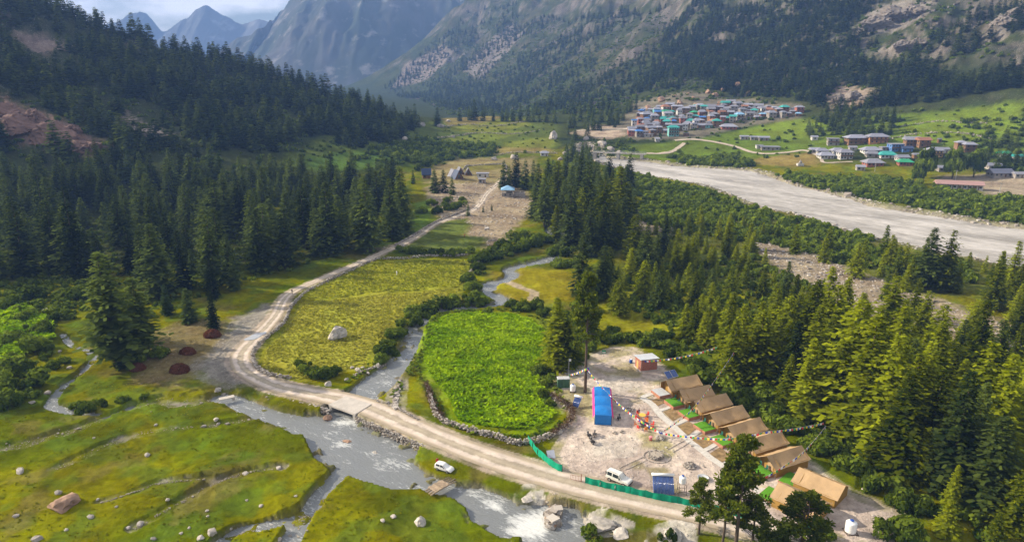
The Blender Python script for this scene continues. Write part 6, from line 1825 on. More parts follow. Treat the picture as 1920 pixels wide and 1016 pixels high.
bike('motorbike parked behind the pair nearest the bare pale ground', G(1109, 830), rad(105))
bike('lone motorbike parked between the blue marquee and the red chairs', G(1161, 785), rad(75))
# tables and plastic chairs
RED = mat('red_plastic', (.60, .045, .03), .4, .08, 2, 0, 0, .4)
ORANGE = mat('orange_plastic', (.75, .22, .04), .4, .08, 2, 0, 0, .4)
YEL = mat('yellow_plastic', (.75, .45, .05), .4, .08, 2, 0, 0, .4)
def pchair(loc, rz, m, label, grp):
    o = thing('plastic_chair', label, 'chair', loc, rz, grp)
    MB().box((0, 0, .45), (.55, .55, .06)).build('seat', m, o)
    MB().box((-.28, 0, .76), (.06, .55, .62), 0, .85).build('backrest', m, o)
    for sg in (-1, 1):
        MB().box((0, sg * .28, .68), (.5, .06, .05)).build('armrest', m, o)
        for sx in (-.22, .22):
            MB().tube([(sx * 1.15, sg * .26, 0), (sx, sg * .23, .45)], .03, 4).build('leg', m, o)
def table(loc, m, label, r_=.75, oval=1.0, cloth=None):
    o = thing('round_table', label, 'table', loc)
    MB().lathe([(r_, .7), (r_, .75)], (0, 0, 0), 16).build('table_top', m, o)
    for k in range(4):
        a_ = .8 + k * 1.57
        MB().tube([(r_ * .8 * math.cos(a_), r_ * .8 * math.sin(a_), 0), (r_ * .6 * math.cos(a_), r_ * .6 * math.sin(a_), .7)], .03, 4).build('leg', m, o)
    return o
t1 = G(1204, 783); table(t1, YEL, 'yellow plastic table ringed by four red chairs')
for k in range(4):
    a_ = .5 + k * 1.57
    pchair((t1[0] + 1.35 * math.cos(a_), t1[1] + 1.35 * math.sin(a_), t1[2]), a_ + math.pi, RED, 'red plastic chair at the yellow table', 'red chairs at the yellow table')
t2 = G(1208, 800); table(t2, mat('dark_cloth', (.04, .02, .05), .8, .3, 3), 'dark covered table among orange and red chairs', .95)
for k in range(7):
    a_ = .2 + k * .9
    pchair((t2[0] + 1.75 * math.cos(a_), t2[1] + 1.75 * math.sin(a_), t2[2]), a_ + math.pi, ORANGE if k % 2 else RED, 'orange plastic chair at the dark table' if k % 2 else 'red plastic chair at the dark table', 'chairs at the dark table')
bu = thing('pink_bin', 'pink bin standing alone beside the flag cairn', 'bin', G(1220, 825))
MB().lathe([(.28, 0), (.36, .75), (.38, .8)], (0, 0, 0), 12).build('bin_body', mat('pink_plastic', (.75, .25, .28), .5), bu, True); MB().lathe([(.4, .8), (.15, .92)], (0, 0, 0), 12).build('lid', mat('pink_plastic', (.75, .25, .28), .5), bu)
def stone_ring(label, loc, r_, h, n, size=.13, cone=False, name='stone_ring'):
    o = thing(name, label, 'fire pit' if not cone else 'cairn', loc)
    q = rr_(int(abs(loc[0] * 13)))
    a_ = q.uniform(0, 6.28, n); rr3 = (r_ * q.random(n) ** .5 if cone else r_ + q.normal(0, .08, n))
    zz = q.random(n) * h * (1 - rr3 / r_ * .8 if cone else 1)
    kind(link('stones', stone_batch(np.c_[rr3 * np.cos(a_), rr3 * np.sin(a_), zz + .05], size * q.uniform(.6, 1.3, (n, 1)) * np.array([1, .9, .7]), 5, WSTONE), o), 'stuff')
    return o
fp = G(1229, 856)
f_ = stone_ring('large round stone fire pit with a pole at its centre', fp, 1.25, .7, 260)
kind(link('outer_ring', stone_batch(np.array([(2.5 * math.cos(a_) + .3, 2.2 * math.sin(a_), .06) for a_ in np.linspace(0, 6.28, 90)]), np.full((90, 3), .09), 6, WSTONE), f_), 'stuff')
MB().lathe([(1.2, .05), (1.2, .62), (.2, .68)], (0, 0, 0), 16).build('earth_fill', mat('pit_gravel', (.36, .31, .25), .95, .3, 6), f_)
MB().tube([(0, 0, .5), (0, 0, 2.2)], .03, 5).build('pole', POST, f_)
stone_ring('small stone ring beside the standing person', G(1180, 768), .75, .25, 60, .16)
stone_ring('left one of two little stone hearths below the marquee', G(1153, 812), .4, .15, 26, .12)
stone_ring('right one of two little stone hearths below the marquee', G(1167, 810), .42, .15, 28, .12)
stone_ring('grey conical cairn of stones between fire pit and the paved path', G(1293, 874), 1.1, 1.0, 150, .18, True, 'cairn')
cf = stone_ring('cairn of stones draped with prayer flags where all the flag lines meet', G(1238, 822), .9, .7, 90, .18, True, 'cairn')
MB().tube([(0, 0, 0), (0, 0, 1.3)], .04, 5).build('pole', POST, cf)
for name, a_, b_, seed in (('kerb_line', (1252, 843), (1290, 822), 1), ('kerb_line', (1262, 848), (1296, 828), 2), ('kerb_line', (1205, 857), (1160, 878), 3), ('kerb_line', (1214, 862), (1170, 882), 4)):
    p, q = Vector(G(*a_, 0)), Vector(G(*b_, 0))
    n = int((q - p).length / .22)
    P = np.array([p.lerp(q, k / n)[:] for k in range(n)]); P[:, 2] = H(P[:, 0], P[:, 1]) + .05
    o = thing('stone_edging', '%s line of edging stones from the %s to the fire pit' % (('upper', 'lower')[(seed - 1) % 2], 'paved path' if seed < 3 else 'parked cream car'), 'edging')
    kind(link('stones', stone_batch(P, np.full((len(P), 3), .085), seed, WSTONE), o), 'stuff')
ds = thing('round_basin', 'round grey basin lying beside the conical cairn', 'basin', G(1318, 898))
MB().lathe([(.6, 0), (1.0, .4), (1.06, .44), (.96, .41), (.56, .07)], (0, 0, 0), 20).build('bowl', DECKG, ds, True); MB().lathe([(.5, -.1), (.5, .05)], (0, 0, 0), 10).build('foot', CONC, ds)
ms = thing('grey_mat', 'grey mats laid on the grass beside the white hatchback', 'mat', G(808, 893), rad(-25))
MB().box((-.7, 0, .05), (1.2, .9, .06)).build('mat', DECKG, ms); MB().box((.6, .05, .05), (1.1, .9, .06), .1).build('mat', mat('mat_dark', (.22, .22, .23), .9), ms)
# beds of soil between the paved paths
for k, pl in enumerate(([(1222, 750), (1244, 742), (1252, 752), (1232, 762)], [(1244, 772), (1268, 764), (1280, 778), (1262, 790)], [(1268, 800), (1292, 790), (1308, 802), (1290, 816)], [(1296, 826), (1320, 812), (1340, 828), (1320, 842)], [(1328, 852), (1350, 838), (1372, 856), (1352, 868)])):
    P = [Vector(G(*q, 0)) for q in pl]
    for v_ in P: v_.z = float(H(v_.x, v_.y)[0]) + .065
    o = kind(MB().face(*P[::-1]).build('flower_bed', mat('bed_soil', (.24, .16, .075), .95, .45, .9, .05)), 'structure')
# ------------------------------------------------------------------ prayer flags
FC = [mat('flag_' + n_, c_, .8, .05) for n_, c_ in (('blue', (.03, .08, .45)), ('white', (.8, .8, .78)), ('red', (.6, .04, .05)), ('green', (.05, .35, .10)), ('yellow', (.8, .6, .05)))]
def flags(label, pts, sag=1.0, gap=.55, seed=0, size=.25):
    """pts: world points the rope passes through"""
    o = thing('prayer_flag_line', label, 'flags')
    rope, F_, mi = [], [], []
    for a_, b_ in zip(pts[:-1], pts[1:]):
        a_, b_ = Vector(a_), Vector(b_)
        n = max(4, int((b_ - a_).length / gap))
        for k in range(n):
            u = k / n
            rope.append(a_.lerp(b_, u) - Vector((0, 0, sag * 4 * u * (1 - u) * (b_ - a_).length / 30)))
    rope.append(Vector(pts[-1]))
    MB().tube(rope[::2] + [rope[-1]], .012, 3).build('rope', WHT, o)
    V, F = [], []
    q = rr_(seed)
    for k in range(len(rope) - 1):
        d = (rope[k + 1] - rope[k]).normalized() * size
        c = (rope[k] + rope[k + 1]) / 2
        w = Vector((q.uniform(-.12, .12), q.uniform(-.12, .12), -size * 1.7))
        V += [c - d * .8, c + d * .8, c + d * .8 + w, c - d * .8 + w]; F.append((k * 4, k * 4 + 1, k * 4 + 2, k * 4 + 3)); mi.append(k % 5)
    me = bpy.data.meshes.new('flags'); me.from_pydata([v[:] for v in V], [], F); me.update()
    for m_ in FC: me.materials.append(m_)
    me.polygons.foreach_set('material_index', mi)
    kind(link('flags', me, o), 'stuff')
cair = Vector(G(1238, 820)) + Vector((0, 0, 1.2))
Yc = cair.y
def W3(px, py, Y): return Vector([float(v) for v in PY(px, py, Y)])
flags('prayer flag line from the flag cairn over the tents to the dark conifer', [cair, W3(1360, 822, 115), W3(1440, 808, 113), W3(1545, 792, 118)], .6, .5, 1)
flags('prayer flag line from the conifer down to the last deck in the row', [W3(1549, 797, 118), W3(1500, 852, 107), W3(1436, 893, 105.5)], .7, .5, 2)
flags('prayer flag line from the flag cairn over the third tent to the tall conifer', [cair, W3(1290, 774, 126), W3(1310, 752, 127), W3(1376, 660, 144)], .5, .5, 3)
flags('prayer flag line from the brick shed to the bushes behind', [W3(1208, 676, 153), W3(1280, 668, 150), W3(1345, 650, 148)], .6, .5, 4)
flags('prayer flag line from the flag cairn to the blue marquee and the bare trunk', [cair, W3(1190, 780, 127), W3(1137, 734, 137), W3(1100, 690, 141), W3(1068, 702, 147)], .6, .5, 5)
pn = thing('tall_pole', 'tall thin pole with a pale flag behind the green cabins', 'pole', G(1066, 712))
MB().tube([(0, 0, 0), (0, 0, 5.5)], .045, 5).build('mast', STEEL, pn); MB().box((.25, 0, 5.1), (.5, .02, .6)).build('flag', WHT, pn)
# ------------------------------------------------------------------ villages
WALLS = {'white': mat('white_wash', (.50, .48, .45), .9, .12, .6, 0, rnd=.1), 'brown': mat('timber_wall', (.20, .115, .065), .9, .2, 1, 0, rnd=.2), 'red': mat('red_wall', (.32, .12, .09), .9, .15, .8, 0, rnd=.15),
         'grey': mat('stone_house_wall', (.30, .27, .24), .95, .25, 1, 0, rnd=.2), 'yellow': mat('yellow_wall', (.52, .33, .12), .9, .12, .6), 'teal': mat('teal_wall', (.18, .42, .40), .9, .12, .6), 'blue': mat('blue_wall', (.10, .20, .42), .9, .12, .6), 'orange': mat('orange_wall', (.42, .20, .09), .9, .12, .6)}
ROOFS = {'grey': mat('grey_tin', (.27, .275, .33), .55, .2, .35, 0, .1, rnd=.18), 'slate': mat('slate', (.20, .20, .235), .7, .2, .5, 0, rnd=.2), 'teal': mat('teal_tin', (.04, .30, .27), .5, .12, .4), 'green': mat('green_tin', (.03, .28, .14), .5, .12, .4),
         'blue': mat('blue_tin', (.05, .17, .45), .5, .12, .4), 'rust': mat('rust_tin', (.30, .14, .09), .7, .2, .4), 'pale': mat('pale_blue_tin', (.22, .40, .58), .5, .1, .4), 'pink': mat('pinkish_tin', (.36, .22, .20), .7, .12, .4), 'dark': mat('dark_blue_tin', (.04, .06, .12), .6, .15, .4)}
WIN = mat('house_glass', (.04, .05, .06), .15, .1, 1, 0, 0, .6)
WOODT = mat('house_timber', (.16, .09, .05), .85, .2, 2)
_box = MB().box((0, 0, 0), (1, 1, 1))
WINM = _box.mesh('window', WIN); DOORM = _box.mesh('door', WOODT); BALM = _box.mesh('balcony', WOODT)
WALLM = {k: _box.mesh('wall', m) for k, m in WALLS.items()}
def hip(m, r_=.5):
    return MB().add([(-.5, -.5, 0), (.5, -.5, 0), (.5, .5, 0), (-.5, .5, 0), (-.5 + r_ * .5, 0, 1), (.5 - r_ * .5, 0, 1), (-.5, -.5, -.12), (.5, -.5, -.12), (.5, .5, -.12), (-.5, .5, -.12)],
                    [(0, 1, 5, 4), (1, 2, 5), (2, 3, 4, 5), (3, 0, 4), (0, 6, 7, 1), (1, 7, 8, 2), (2, 8, 9, 3), (3, 9, 6, 0), (9, 8, 7, 6)]).mesh('roof', m)
def gable(m):
    return MB().add([(-.5, -.5, 0), (.5, -.5, 0), (.5, .5, 0), (-.5, .5, 0), (-.5, 0, 1), (.5, 0, 1), (-.5, -.5, -.12), (.5, -.5, -.12), (.5, .5, -.12), (-.5, .5, -.12)],
                    [(0, 1, 5, 4), (1, 2, 5), (2, 3, 4, 5), (3, 0, 4), (0, 6, 7, 1), (1, 7, 8, 2), (2, 8, 9, 3), (3, 9, 6, 0), (9, 8, 7, 6)]).mesh('roof', m)
ROOFM = {(k, s): (hip(m, .55) if s == 'hip' else gable(m) if s == 'gable' else hip(m, 1.0) if s == 'pyr' else _box.mesh('roof', m)) for k, m in ROOFS.items() for s in ('hip', 'gable', 'pyr', 'flat')}
def house(px, py, wpx, label, wall='white', roof='grey', style='hip', floors=1, rz=0.0, depth=.75, grp=None, wins=3, balcony=False, name='house', cat='house', rh=.26):
    x, y, zz = hit1(px, py)
    w = wpx * math.hypot(y, CAMZ - zz) / FPX
    d = w * depth if w < 14 else min(w * depth, 9)
    fh = 2.7
    h = fh * floors
    o = thing(name, label, cat, (x, y + d * .4, zz - .3), rz, grp)
    link('wall', WALLM[wall], o, (0, 0, h / 2 - .6), 0, (w * .88, d * .88, h + 1.8))
    hr = h + .3
    if style == 'flat':
        link('roof', ROOFM[(roof, 'flat')], o, (0, 0, hr + .12), 0, (w, d, .3))
    else:
        link('roof', ROOFM[(roof, style)], o, (0, 0, hr), 0, (w * 1.06, d * 1.1, max(1.0, min(w, d) * rh)))
    for f in range(floors):
        zc = .3 + f * fh + 1.45
        for k in range(wins):
            xw = (-.5 + (k + .5) / wins) * w * .84
            if f == 0 and k == wins // 2 and wins > 1:
                link('door', DOORM, o, (xw, -d * .44, .3 + .95), 0, (min(1.1, w * .12), .14, 1.95))
            else:
                link('window', WINM, o, (xw, -d * .44, zc), 0, (min(1.3, w / wins * .5), .14, 1.15))
        if wpx > 20:
            for k in range(2):
                link('window', WINM, o, ((.44 if px < 1400 else -.44) * w * 1.0, (-.25 + .5 * k) * d * .8, zc), 0, (.14, 1.0, 1.1))
    if balcony:
        for f in range(1, floors):
            link('balcony', BALM, o, (0, -d * .5, f * fh + .25), 0, (w * .94, d * .16, .18))
            link('railing', BALM, o, (0, -d * .57, f * fh + .75), 0, (w * .94, .08, .6))
    return o
T = 'in the lower village across the river'
for a_ in ((1528, 263, 12, 'tiny white hut with grey roof on the green slope above the lower village', 'white', 'grey', 'gable', 1), (1564, 273, 22, 'unfinished grey building under the terraces beside the big balconied house', 'grey', 'slate', 'flat', 2),
           (1608, 271, 40, 'largest balconied house with grey roof ' + T, 'brown', 'grey', 'hip', 2), (1647, 269, 38, 'orange walled two storey house with blue grey roof ' + T, 'orange', 'grey', 'hip', 2),
           (1529, 287, 18, 'low grey roofed house at the end of the lower village', 'grey', 'grey', 'gable', 1), (1543, 289, 22, 'white house with grey roof behind the end house of the lower village', 'white', 'grey', 'hip', 1),
           (1551, 298, 28, 'white house with pale blue grey hipped roof beside the brown field', 'white', 'grey', 'hip', 1), (1573, 289, 24, 'white house with green trim between the white hipped houses', 'white', 'grey', 'hip', 1),
           (1586, 299, 26, 'two storey pale house with purple grey roof near the brown field', 'white', 'slate', 'hip', 2), (1636, 288, 34, 'long white single storey house below the orange house', 'white', 'grey', 'hip', 1),
           (1638, 295, 24, 'grey house with dark purple roof between the long white house and the red one', 'grey', 'slate', 'hip', 1), (1667, 297, 30, 'pale house with bright teal roof ' + T, 'white', 'teal', 'hip', 1),
           (1641, 312, 34, 'red walled house with purple grey roof at the river side of the lower village', 'red', 'slate', 'hip', 1), (1700, 311, 26, 'red walled house with green roof at the river side of the lower village', 'red', 'green', 'hip', 1),
           (1694, 302, 22, 'grey roofed house just behind the green roofed red one', 'white', 'grey', 'gable', 1), (1682, 284, 26, 'blue and white house with flat roof in the middle of the lower village', 'blue', 'grey', 'flat', 2),
           (1702, 285, 20, 'house under dark blue roofing in the middle of the lower village', 'blue', 'dark', 'gable', 1), (1712, 275, 26, 'house with blue grey gabled roof near the timber house', 'brown', 'slate', 'gable', 2),
           (1733, 276, 24, 'timber house with rust brown roof ' + T, 'brown', 'rust', 'gable', 2), (1754, 296, 28, 'yellow walled two storey house with grey roof beside the tall poplars', 'yellow', 'grey', 'hip', 2),
           (1771, 287, 18, 'small house with pale grey roof behind the yellow house', 'white', 'grey', 'gable', 1), (1804, 281, 20, 'house with grey pyramid roof above the tall trees', 'brown', 'grey', 'pyr', 2), (1820, 285, 22, 'brown house with grey hipped roof beside the pyramid roofed one', 'brown', 'grey', 'hip', 2),
           (1885, 295, 20, 'white cottage with dark green roof at the edge of the shrubs', 'white', 'green', 'gable', 1), (1912, 301, 20, 'white cottage with teal roof beside the dark green roofed cottage', 'white', 'teal', 'gable', 1), (1880, 332, 40, 'long open shed with grey roof by the bare yard', 'grey', 'slate', 'gable', 1),
           (1866, 318, 24, 'grey roofed low house behind the open shed', 'grey', 'grey', 'gable', 1), (1912, 334, 18, 'small dark roofed shed beside the open shed at the yard', 'grey', 'slate', 'gable', 1), (1762, 268, 7, 'tiny dark hut alone on the green terraces', 'brown', 'slate', 'gable', 1),
           (1446, 282, 36, 'unfinished concrete frame building on the village road', 'grey', 'grey', 'flat', 1), (1425, 279, 14, 'small pale ruin beside the concrete frame building', 'white', 'grey', 'flat', 1), (1770, 322, 20, 'grey tin roofed house at the foot of the tall trees', 'grey', 'grey', 'gable', 1),
           (1615, 320, 16, 'small grey roofed hut at the scrub edge below the red house', 'grey', 'grey', 'gable', 1), (1660, 283, 16, 'grey flat house squeezed between the orange and the blue house', 'grey', 'grey', 'flat', 1), (1600, 283, 14, 'small hut with slate roof beneath the largest house', 'grey', 'slate', 'gable', 1), (1720, 297, 14, 'small slate roofed hut beside the green roofed house', 'brown', 'slate', 'gable', 1)):
    house(*a_, rz=rad(-12 + (a_[0] * 37 % 17)), wins=4 if a_[2] > 24 else 2 if a_[2] > 14 else 1, balcony=a_[7] > 1 and a_[2] > 18)
b1, b2 = Vector(hit1(1756, 352)), Vector(hit1(1842, 358))
bl = thing('barracks', 'very long low building with pinkish roof beside the bare yard', 'building', ((b1 + b2) / 2)[:], math.atan2(b2.y - b1.y, b2.x - b1.x))
Lb = (b2 - b1).length
link('wall', WALLM['white'], bl, (0, 2.5, 1.2), 0, (Lb, 6, 3.6))
link('roof', ROOFM[('pink', 'gable')], bl, (0, 2.5, 3.1), 0, (Lb + 1.4, 8, 1.9))
for k in range(9):
    link('door' if k % 3 == 1 else 'window', DOORM if k % 3 == 1 else WINM, bl, (-Lb / 2 + (k + .5) * Lb / 9, -.5, 1.2 if k % 3 == 1 else 1.6), 0, (1.3, .16, 2.1 if k % 3 == 1 else 1.2))
    link('pillar', BALM, bl, (-Lb / 2 + (k + .1) * Lb / 9, -.7, 1.3), 0, (.4, .4, 3.2))
sh_ = thing('village_shrine', 'small white domed shrine beside the brown field', 'shrine', hit1(1500, 311))
MB().box((0, 0, .9), (4.5, 3.5, 1.8)).build('base', WALLS['white'], sh_); MB().lathe([(1.3, 1.8), (1.3, 2.6), (.9, 3.4), (.2, 4.2), (.05, 5)], (0, 0, 0), 10).build('dome', WALLS['grey'], sh_, True)
# crowded hillside village
r = np.random.default_rng(21)
UP = hit_poly([(1182, 258), (1186, 232), (1205, 212), (1240, 205), (1290, 204), (1340, 200), (1390, 196), (1440, 203), (1500, 208), (1512, 219), (1450, 224), (1400, 226), (1370, 232), (1340, 240), (1300, 246), (1262, 252), (1225, 258)])
taken = []
lo, hi = UP.min(0), UP.max(0)
RN = {'grey': 'grey', 'slate': 'dark slate', 'teal': 'teal', 'blue': 'bright blue', 'green': 'green', 'rust': 'rust red', 'pale': 'pale blue', 'pink': 'pinkish'}
tries = 0
while len(taken) < 135 and tries < 9000:
    tries += 1
    x, y = r.uniform(lo[0], hi[0]), r.uniform(lo[1], hi[1])
    if not in_poly(np.array([x]), np.array([y]), UP)[0]: continue
    if any((x - a_) ** 2 + ((y - b_) * .8) ** 2 < 6.3 ** 2 for a_, b_ in taken): continue
    taken.append((x, y))
    zz = float(H(x, y)[0])
    px, py = proj(x, y, zz)
    rf = r.choice(['grey', 'slate', 'teal', 'blue', 'green', 'rust', 'pale'], p=[.44, .32, .07, .05, .02, .07, .03])
    wl_ = r.choice(['brown', 'grey', 'white', 'red', 'teal'], p=[.40, .32, .1, .15, .03])
    house(float(px), float(py), float(r.uniform(9, 17)), '%s roofed house with %s walls in the crowded hillside village' % (RN[rf], {'brown': 'brown timber', 'grey': 'grey stone', 'white': 'whitewashed', 'red': 'reddish', 'teal': 'teal'}[wl_]),
          wl_, rf, str(r.choice(['hip', 'gable', 'pyr'], p=[.5, .35, .15])), int(r.integers(1, 3)), rad(r.uniform(-18, 18)), float(r.uniform(.65, .95)), '%s roofed %s houses of the hillside village' % (RN[rf], wl_), 2, r.random() < .3)
house(1263, 256, 21, 'three storey pale teal building with glass bays below the hillside village', 'teal', 'teal', 'hip', 3, 0, .7, None, 4, True)
house(1368, 243, 30, 'white walled house with pale grey roof standing apart below the hillside village', 'red', 'grey', 'hip', 1, rad(-6), .6, None, 4)
house(1287, 256, 10, 'small brown hut beside the road below the hillside village', 'brown', 'slate', 'flat', 1)
for k, (px, w_) in enumerate(((1396, 16), (1414, 14), (1433, 20))):
    house(px, 262 + k, w_, ('grey roofed shed first in the row of three on the green terrace', 'middle grey roofed shed of the row on the green terrace', 'longest grey roofed shed of the row on the green terrace')[k], 'grey', 'grey', 'gable', 1, rad(-4), .5, None, 2)
house(1195, 250, 26, 'flat roofed stone building on the river terrace left of the village', 'grey', 'rust', 'flat', 1, 0, .6, None, 3)
house(1216, 257, 18, 'open stone building with flat roof beside the river terrace wall', 'grey', 'grey', 'flat', 1, 0, .6, None, 2)
house(1233, 266, 9, 'tiny white shed on the scrubby river terrace', 'white', 'grey', 'gable', 1)
house(1021, 293, 16, 'white hut with pale roof at the far edge of the central fields', 'white', 'grey', 'hip', 1, 0, .8, None, 2)
# far huts in the middle of the valley
def aframe(px, py, wpx, label, rz, m):
    x, y, zz = hit1(px, py)
    w = wpx * math.hypot(y, CAMZ) / FPX
    o = thing('triangular_hut', label, 'hut', (x, y, zz), rz)
    L_, h = w * 1.2, w * .95
    for sg in (-1, 1):
        P = [(0, -L_ / 2, h), (0, L_ / 2, h), (sg * w * .55, L_ / 2, 0), (sg * w * .55, -L_ / 2, 0)]
        Q = [(p[0] - sg * .12, p[1], p[2] - .12) for p in P]
        MB().add(P + Q, [(0, 1, 2, 3), (7, 6, 5, 4), (0, 4, 5, 1), (1, 5, 6, 2), (2, 6, 7, 3), (3, 7, 4, 0)]).build('roof_panel', m, o)
    for yy in (-L_ / 2 + .35, L_ / 2 - .35):
        MB().face((-w * .48, yy, 0), (w * .48, yy, 0), (0, yy, h - .2)).build('gable_wall', WOODT, o)
    MB().box((0, -L_ / 2 + .3, h * .3), (w * .3, .1, h * .42)).build('window', WIN, o)
    MB().box((0, -L_ / 2 - .5, .12), (w * 1.0, 1.6, .25)).build('porch', WOODT, o)
AF = ROOFS['slate']
aframe(849, 331, 15, 'triangular hut on the left of the cluster by the far square enclosure', .4, AF)
aframe(862, 326, 14, 'triangular hut in the middle of the far cluster', .35, AF)
aframe(857, 335, 17, 'dark blue triangular hut in front of the far cluster', .5, ROOFS['dark'])
aframe(878, 328, 14, 'triangular hut standing apart on the right of the far cluster', .1, AF)
house(799, 335, 17, 'dark blue roofed hut behind the far conifers', 'brown', 'dark', 'gable', 1, rad(10), .9, None, 2, False, 'hut', 'hut', .7)
house(904, 344, 15, 'small grey flat roofed shed beside the sandy path', 'grey', 'grey', 'flat', 1, 0, .7, None, 2)
house(905, 333, 24, 'low roofless pale ruin behind the grey shed', 'white', 'grey', 'flat', 1, 0, .5, None, 2)
x, y, zz = hit1(952, 369)
bh = thing('blue_pavilion', 'stone hut with pale blue pyramid roof on pillars beside the sandy path', 'pavilion', (x, y + 2, zz))
MB().box((0, 0, 1.1), (6.6, 6.2, 2.4)).build('wall', WALLS['grey'], bh)
for sx in (-1, 1):
    for sy in (-1, 1):
        MB().box((sx * 2.9, sy * 2.7, 3.2), (.4, .4, 2.0)).build('pillar', WALLS['white'], bh)
link('roof', ROOFM[('pale', 'pyr')], bh, (0, 0, 4.2), 0, (8, 7.6, 2.2))
link('window', WINM, bh, (-1.4, -3.12, 1.4), 0, (.9, .1, 1.0)); link('window', WINM, bh, (1.4, -3.12, 1.4), 0, (.9, .1, 1.0))
x, y, zz = hit1(974, 368)
rn = thing('roofless_annex', 'roofless pinkish stone annex beside the blue roofed pavilion', 'ruin', (x, y + 1.5, zz))
for c_, s_ in (((0, -1.8, 1), (6.5, .4, 2.2)), ((0, 1.8, 1.1), (6.5, .4, 2.4)), ((-3.1, 0, 1.1), (.4, 3.2, 2.4)), ((3.1, 0, .9), (.4, 3.2, 2.0)), ((.6, 0, 1), (.35, 3.2, 2.1))):
    MB().box(c_, s_).build('wall', WALLS['red'] if c_[0] < 0 else WALLS['grey'], rn)
# far road bridge over the river
p, q = Vector(PY(1112, 287, 575)), Vector(PY(1212, 288, 560))
fb2 = thing('river_bridge', 'long thin grey bridge over the river below the hillside village', 'bridge', ((p + q) / 2)[:], math.atan2(q.y - p.y, q.x - p.x))
Lb = (q - p).length
MB().box((0, 0, 0), (Lb, 4, .7)).build('deck', CONC_D, fb2)
for sg in (-1, 1):
    MB().box((0, sg * 1.9, 1.4), (Lb, .15, .15)).build('railing', STEEL, fb2)
    for k in range(12):
        MB().box((-Lb / 2 + (k + .5) * Lb / 12, sg * 1.9, .85), (.15, .15, 1.1)).build('railing_post', STEEL, fb2)
for sx in (-.46, -.02, .42):
    MB().box((sx * Lb, 0, -4.5), (2.4, 4.4, 8.6)).build('pier', CONC_D, fb2)
def hpath(pts, w=3.0, m=None):
    a_ = np.array(pts, float)
    x, y, _ = hit(a_[:, 0], a_[:, 1])
    kind(ribbon('path', smooth_line(np.c_[x, y, np.full(len(x), w)], 6), m or PALE, .35, 4, None, .3, 2.0), 'structure')
DIRT = mat('village_dirt', (.42, .35, .27), .95, .2, .3)
hpath([(1265, 264), (1300, 262), (1340, 267), (1380, 276), (1410, 286), (1440, 289), (1480, 286), (1510, 283), (1540, 295)], 4, DIRT)
hpath([(1212, 288), (1240, 288), (1262, 284), (1285, 268)], 4, DIRT)
hpath([(1080, 246), (1110, 244), (1150, 243), (1195, 242)], 6, DIRT)
hpath([(1535, 292), (1540, 300), (1548, 306), (1600, 304)], 2.5, DIRT)
# terrace walls of the far fields
def terrace(pts, label, seed):
    a_ = np.array(pts, float)
    x, y, _ = hit(a_[:, 0], a_[:, 1])
    ln = smooth_line(np.c_[x, y], 8)
    d = np.r_[0, np.cumsum(np.hypot(*np.diff(ln, axis=0).T))]
    q = rr_(seed); n = int(d[-1] * 3)
    s = q.uniform(0, d[-1], n)
    X_, Y_ = np.interp(s, d, ln[:, 0]) + q.normal(0, .5, n), np.interp(s, d, ln[:, 1]) + q.normal(0, .5, n)
    o = thing('terrace_wall', label, 'wall')
    kind(link('stones', stone_batch(np.c_[X_, Y_, H(X_, Y_) + q.uniform(0, 1.1, n)], .38 * q.uniform(.5, 1.4, (n, 1)) * np.array([1, .9, .75]), seed, WSTONE), o), 'stuff')
terrace([(835, 238), (880, 234), (930, 237), (990, 228), (1030, 226)], 'stone terrace wall high on the far fields', 1)
terrace([(790, 262), (850, 256), (900, 250), (960, 252), (1010, 246)], 'stone terrace wall across the middle of the far fields', 2)
terrace([(930, 292), (980, 286), (1045, 288)], 'stone terrace wall at the foot of the far fields', 3)
terrace([(1640, 268), (1720, 252), (1800, 250), (1860, 262)], 'stone terrace wall above the lower village', 4)
terrace([(1690, 238), (1760, 228), (1850, 232)], 'stone terrace wall on the bright green slope', 5)
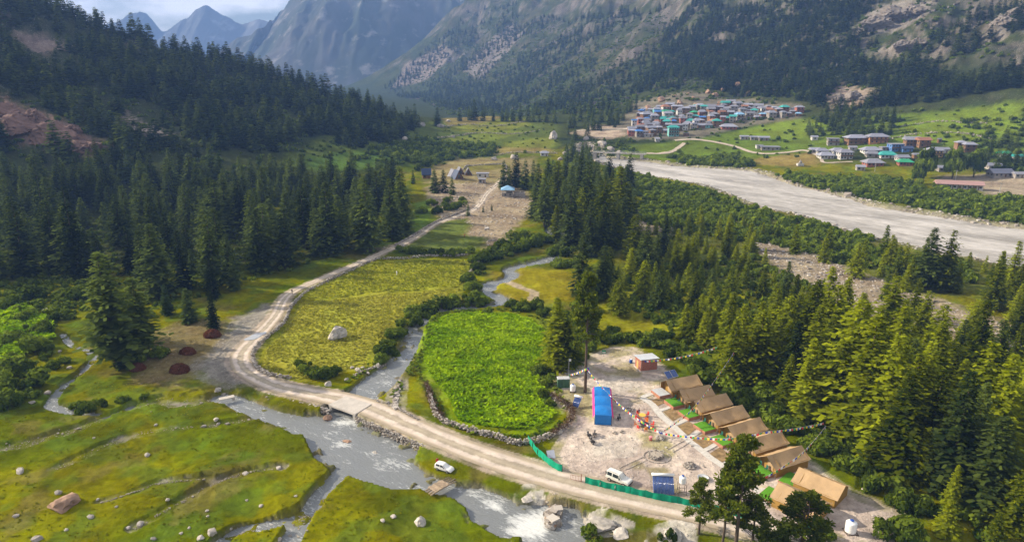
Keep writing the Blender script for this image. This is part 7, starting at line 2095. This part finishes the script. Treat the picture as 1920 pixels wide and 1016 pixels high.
# tall broadleaf trees of the lower village
for px, py, top, wd, lab in ((1732, 335, 262, 1.0, 'tall poplar among the houses in front of the yellow house'), (1785, 335, 262, 1.0, 'tall dark poplar beside the long pink roofed building'), (1825, 332, 268, 1.15, 'broad dark tree behind the long pink roofed building'), (1720, 345, 290, .9, 'smaller poplar at the scrub edge by the long building')):
    x, y, zz = hit1(px, py)
    h = (py - top) * math.hypot(y, CAMZ) / FPX
    o = thing('village_tree', lab, 'tree', (x, y, zz))
    o.scale = (h * .3 * wd, h * .3 * wd, h * .62)
    link('crown', BUSHES[3 if wd < 1.1 else 1], o, (0, 0, .3)); link('crown', BUSHES[4], o, (.1, .1, .75), .7, (.75, .75, .6)); link('trunk', STEMS[0], o)
for px, py in ((1872, 372), (1790, 345), (1640, 322)):
    x, y, zz = hit1(px, py)
    o = thing('power_pole', 'thin grey power pole %s' % {1872: 'beside the bare yard', 1790: 'in front of the long pink roofed building', 1640: 'below the red walled house'}[px], 'pole', (x, y, zz))
    MB().tube([(0, 0, 0), (0, 0, 9)], [.16, .1], 6).build('mast', STEEL, o); MB().box((0, 0, 8.5), (1.8, .12, .12)).build('crossarm', STEEL, o)
HAZE = 0.00016
# ------------------------------------------------------------------ air
hm = bpy.data.materials.new('haze')
hm.use_nodes = True
ht = hm.node_tree
ht.nodes.clear()
hv = ht.nodes.new('ShaderNodeVolumePrincipled')
hv.inputs['Color'].default_value = (.27, .48, 1.0, 1)
hv.inputs['Density'].default_value = HAZE
hv.inputs['Anisotropy'].default_value = 0.0
ho = ht.nodes.new('ShaderNodeOutputMaterial')
ht.links.new(hv.outputs[0], ho.inputs['Volume'])
x0, x1, y0, y1, z0, z1 = -6500, 6500, -400, 6200, -18, 700
V = [(x, y, zz) for x in (x0, x1) for y in (y0, y1) for zz in (z0, z1)]
F = [(0, 1, 3, 2), (4, 6, 7, 5), (0, 4, 5, 1), (2, 3, 7, 6), (0, 2, 6, 4), (1, 5, 7, 3)]
kind(link('haze', mesh_np('haze', V, F, [hm])), 'stuff')
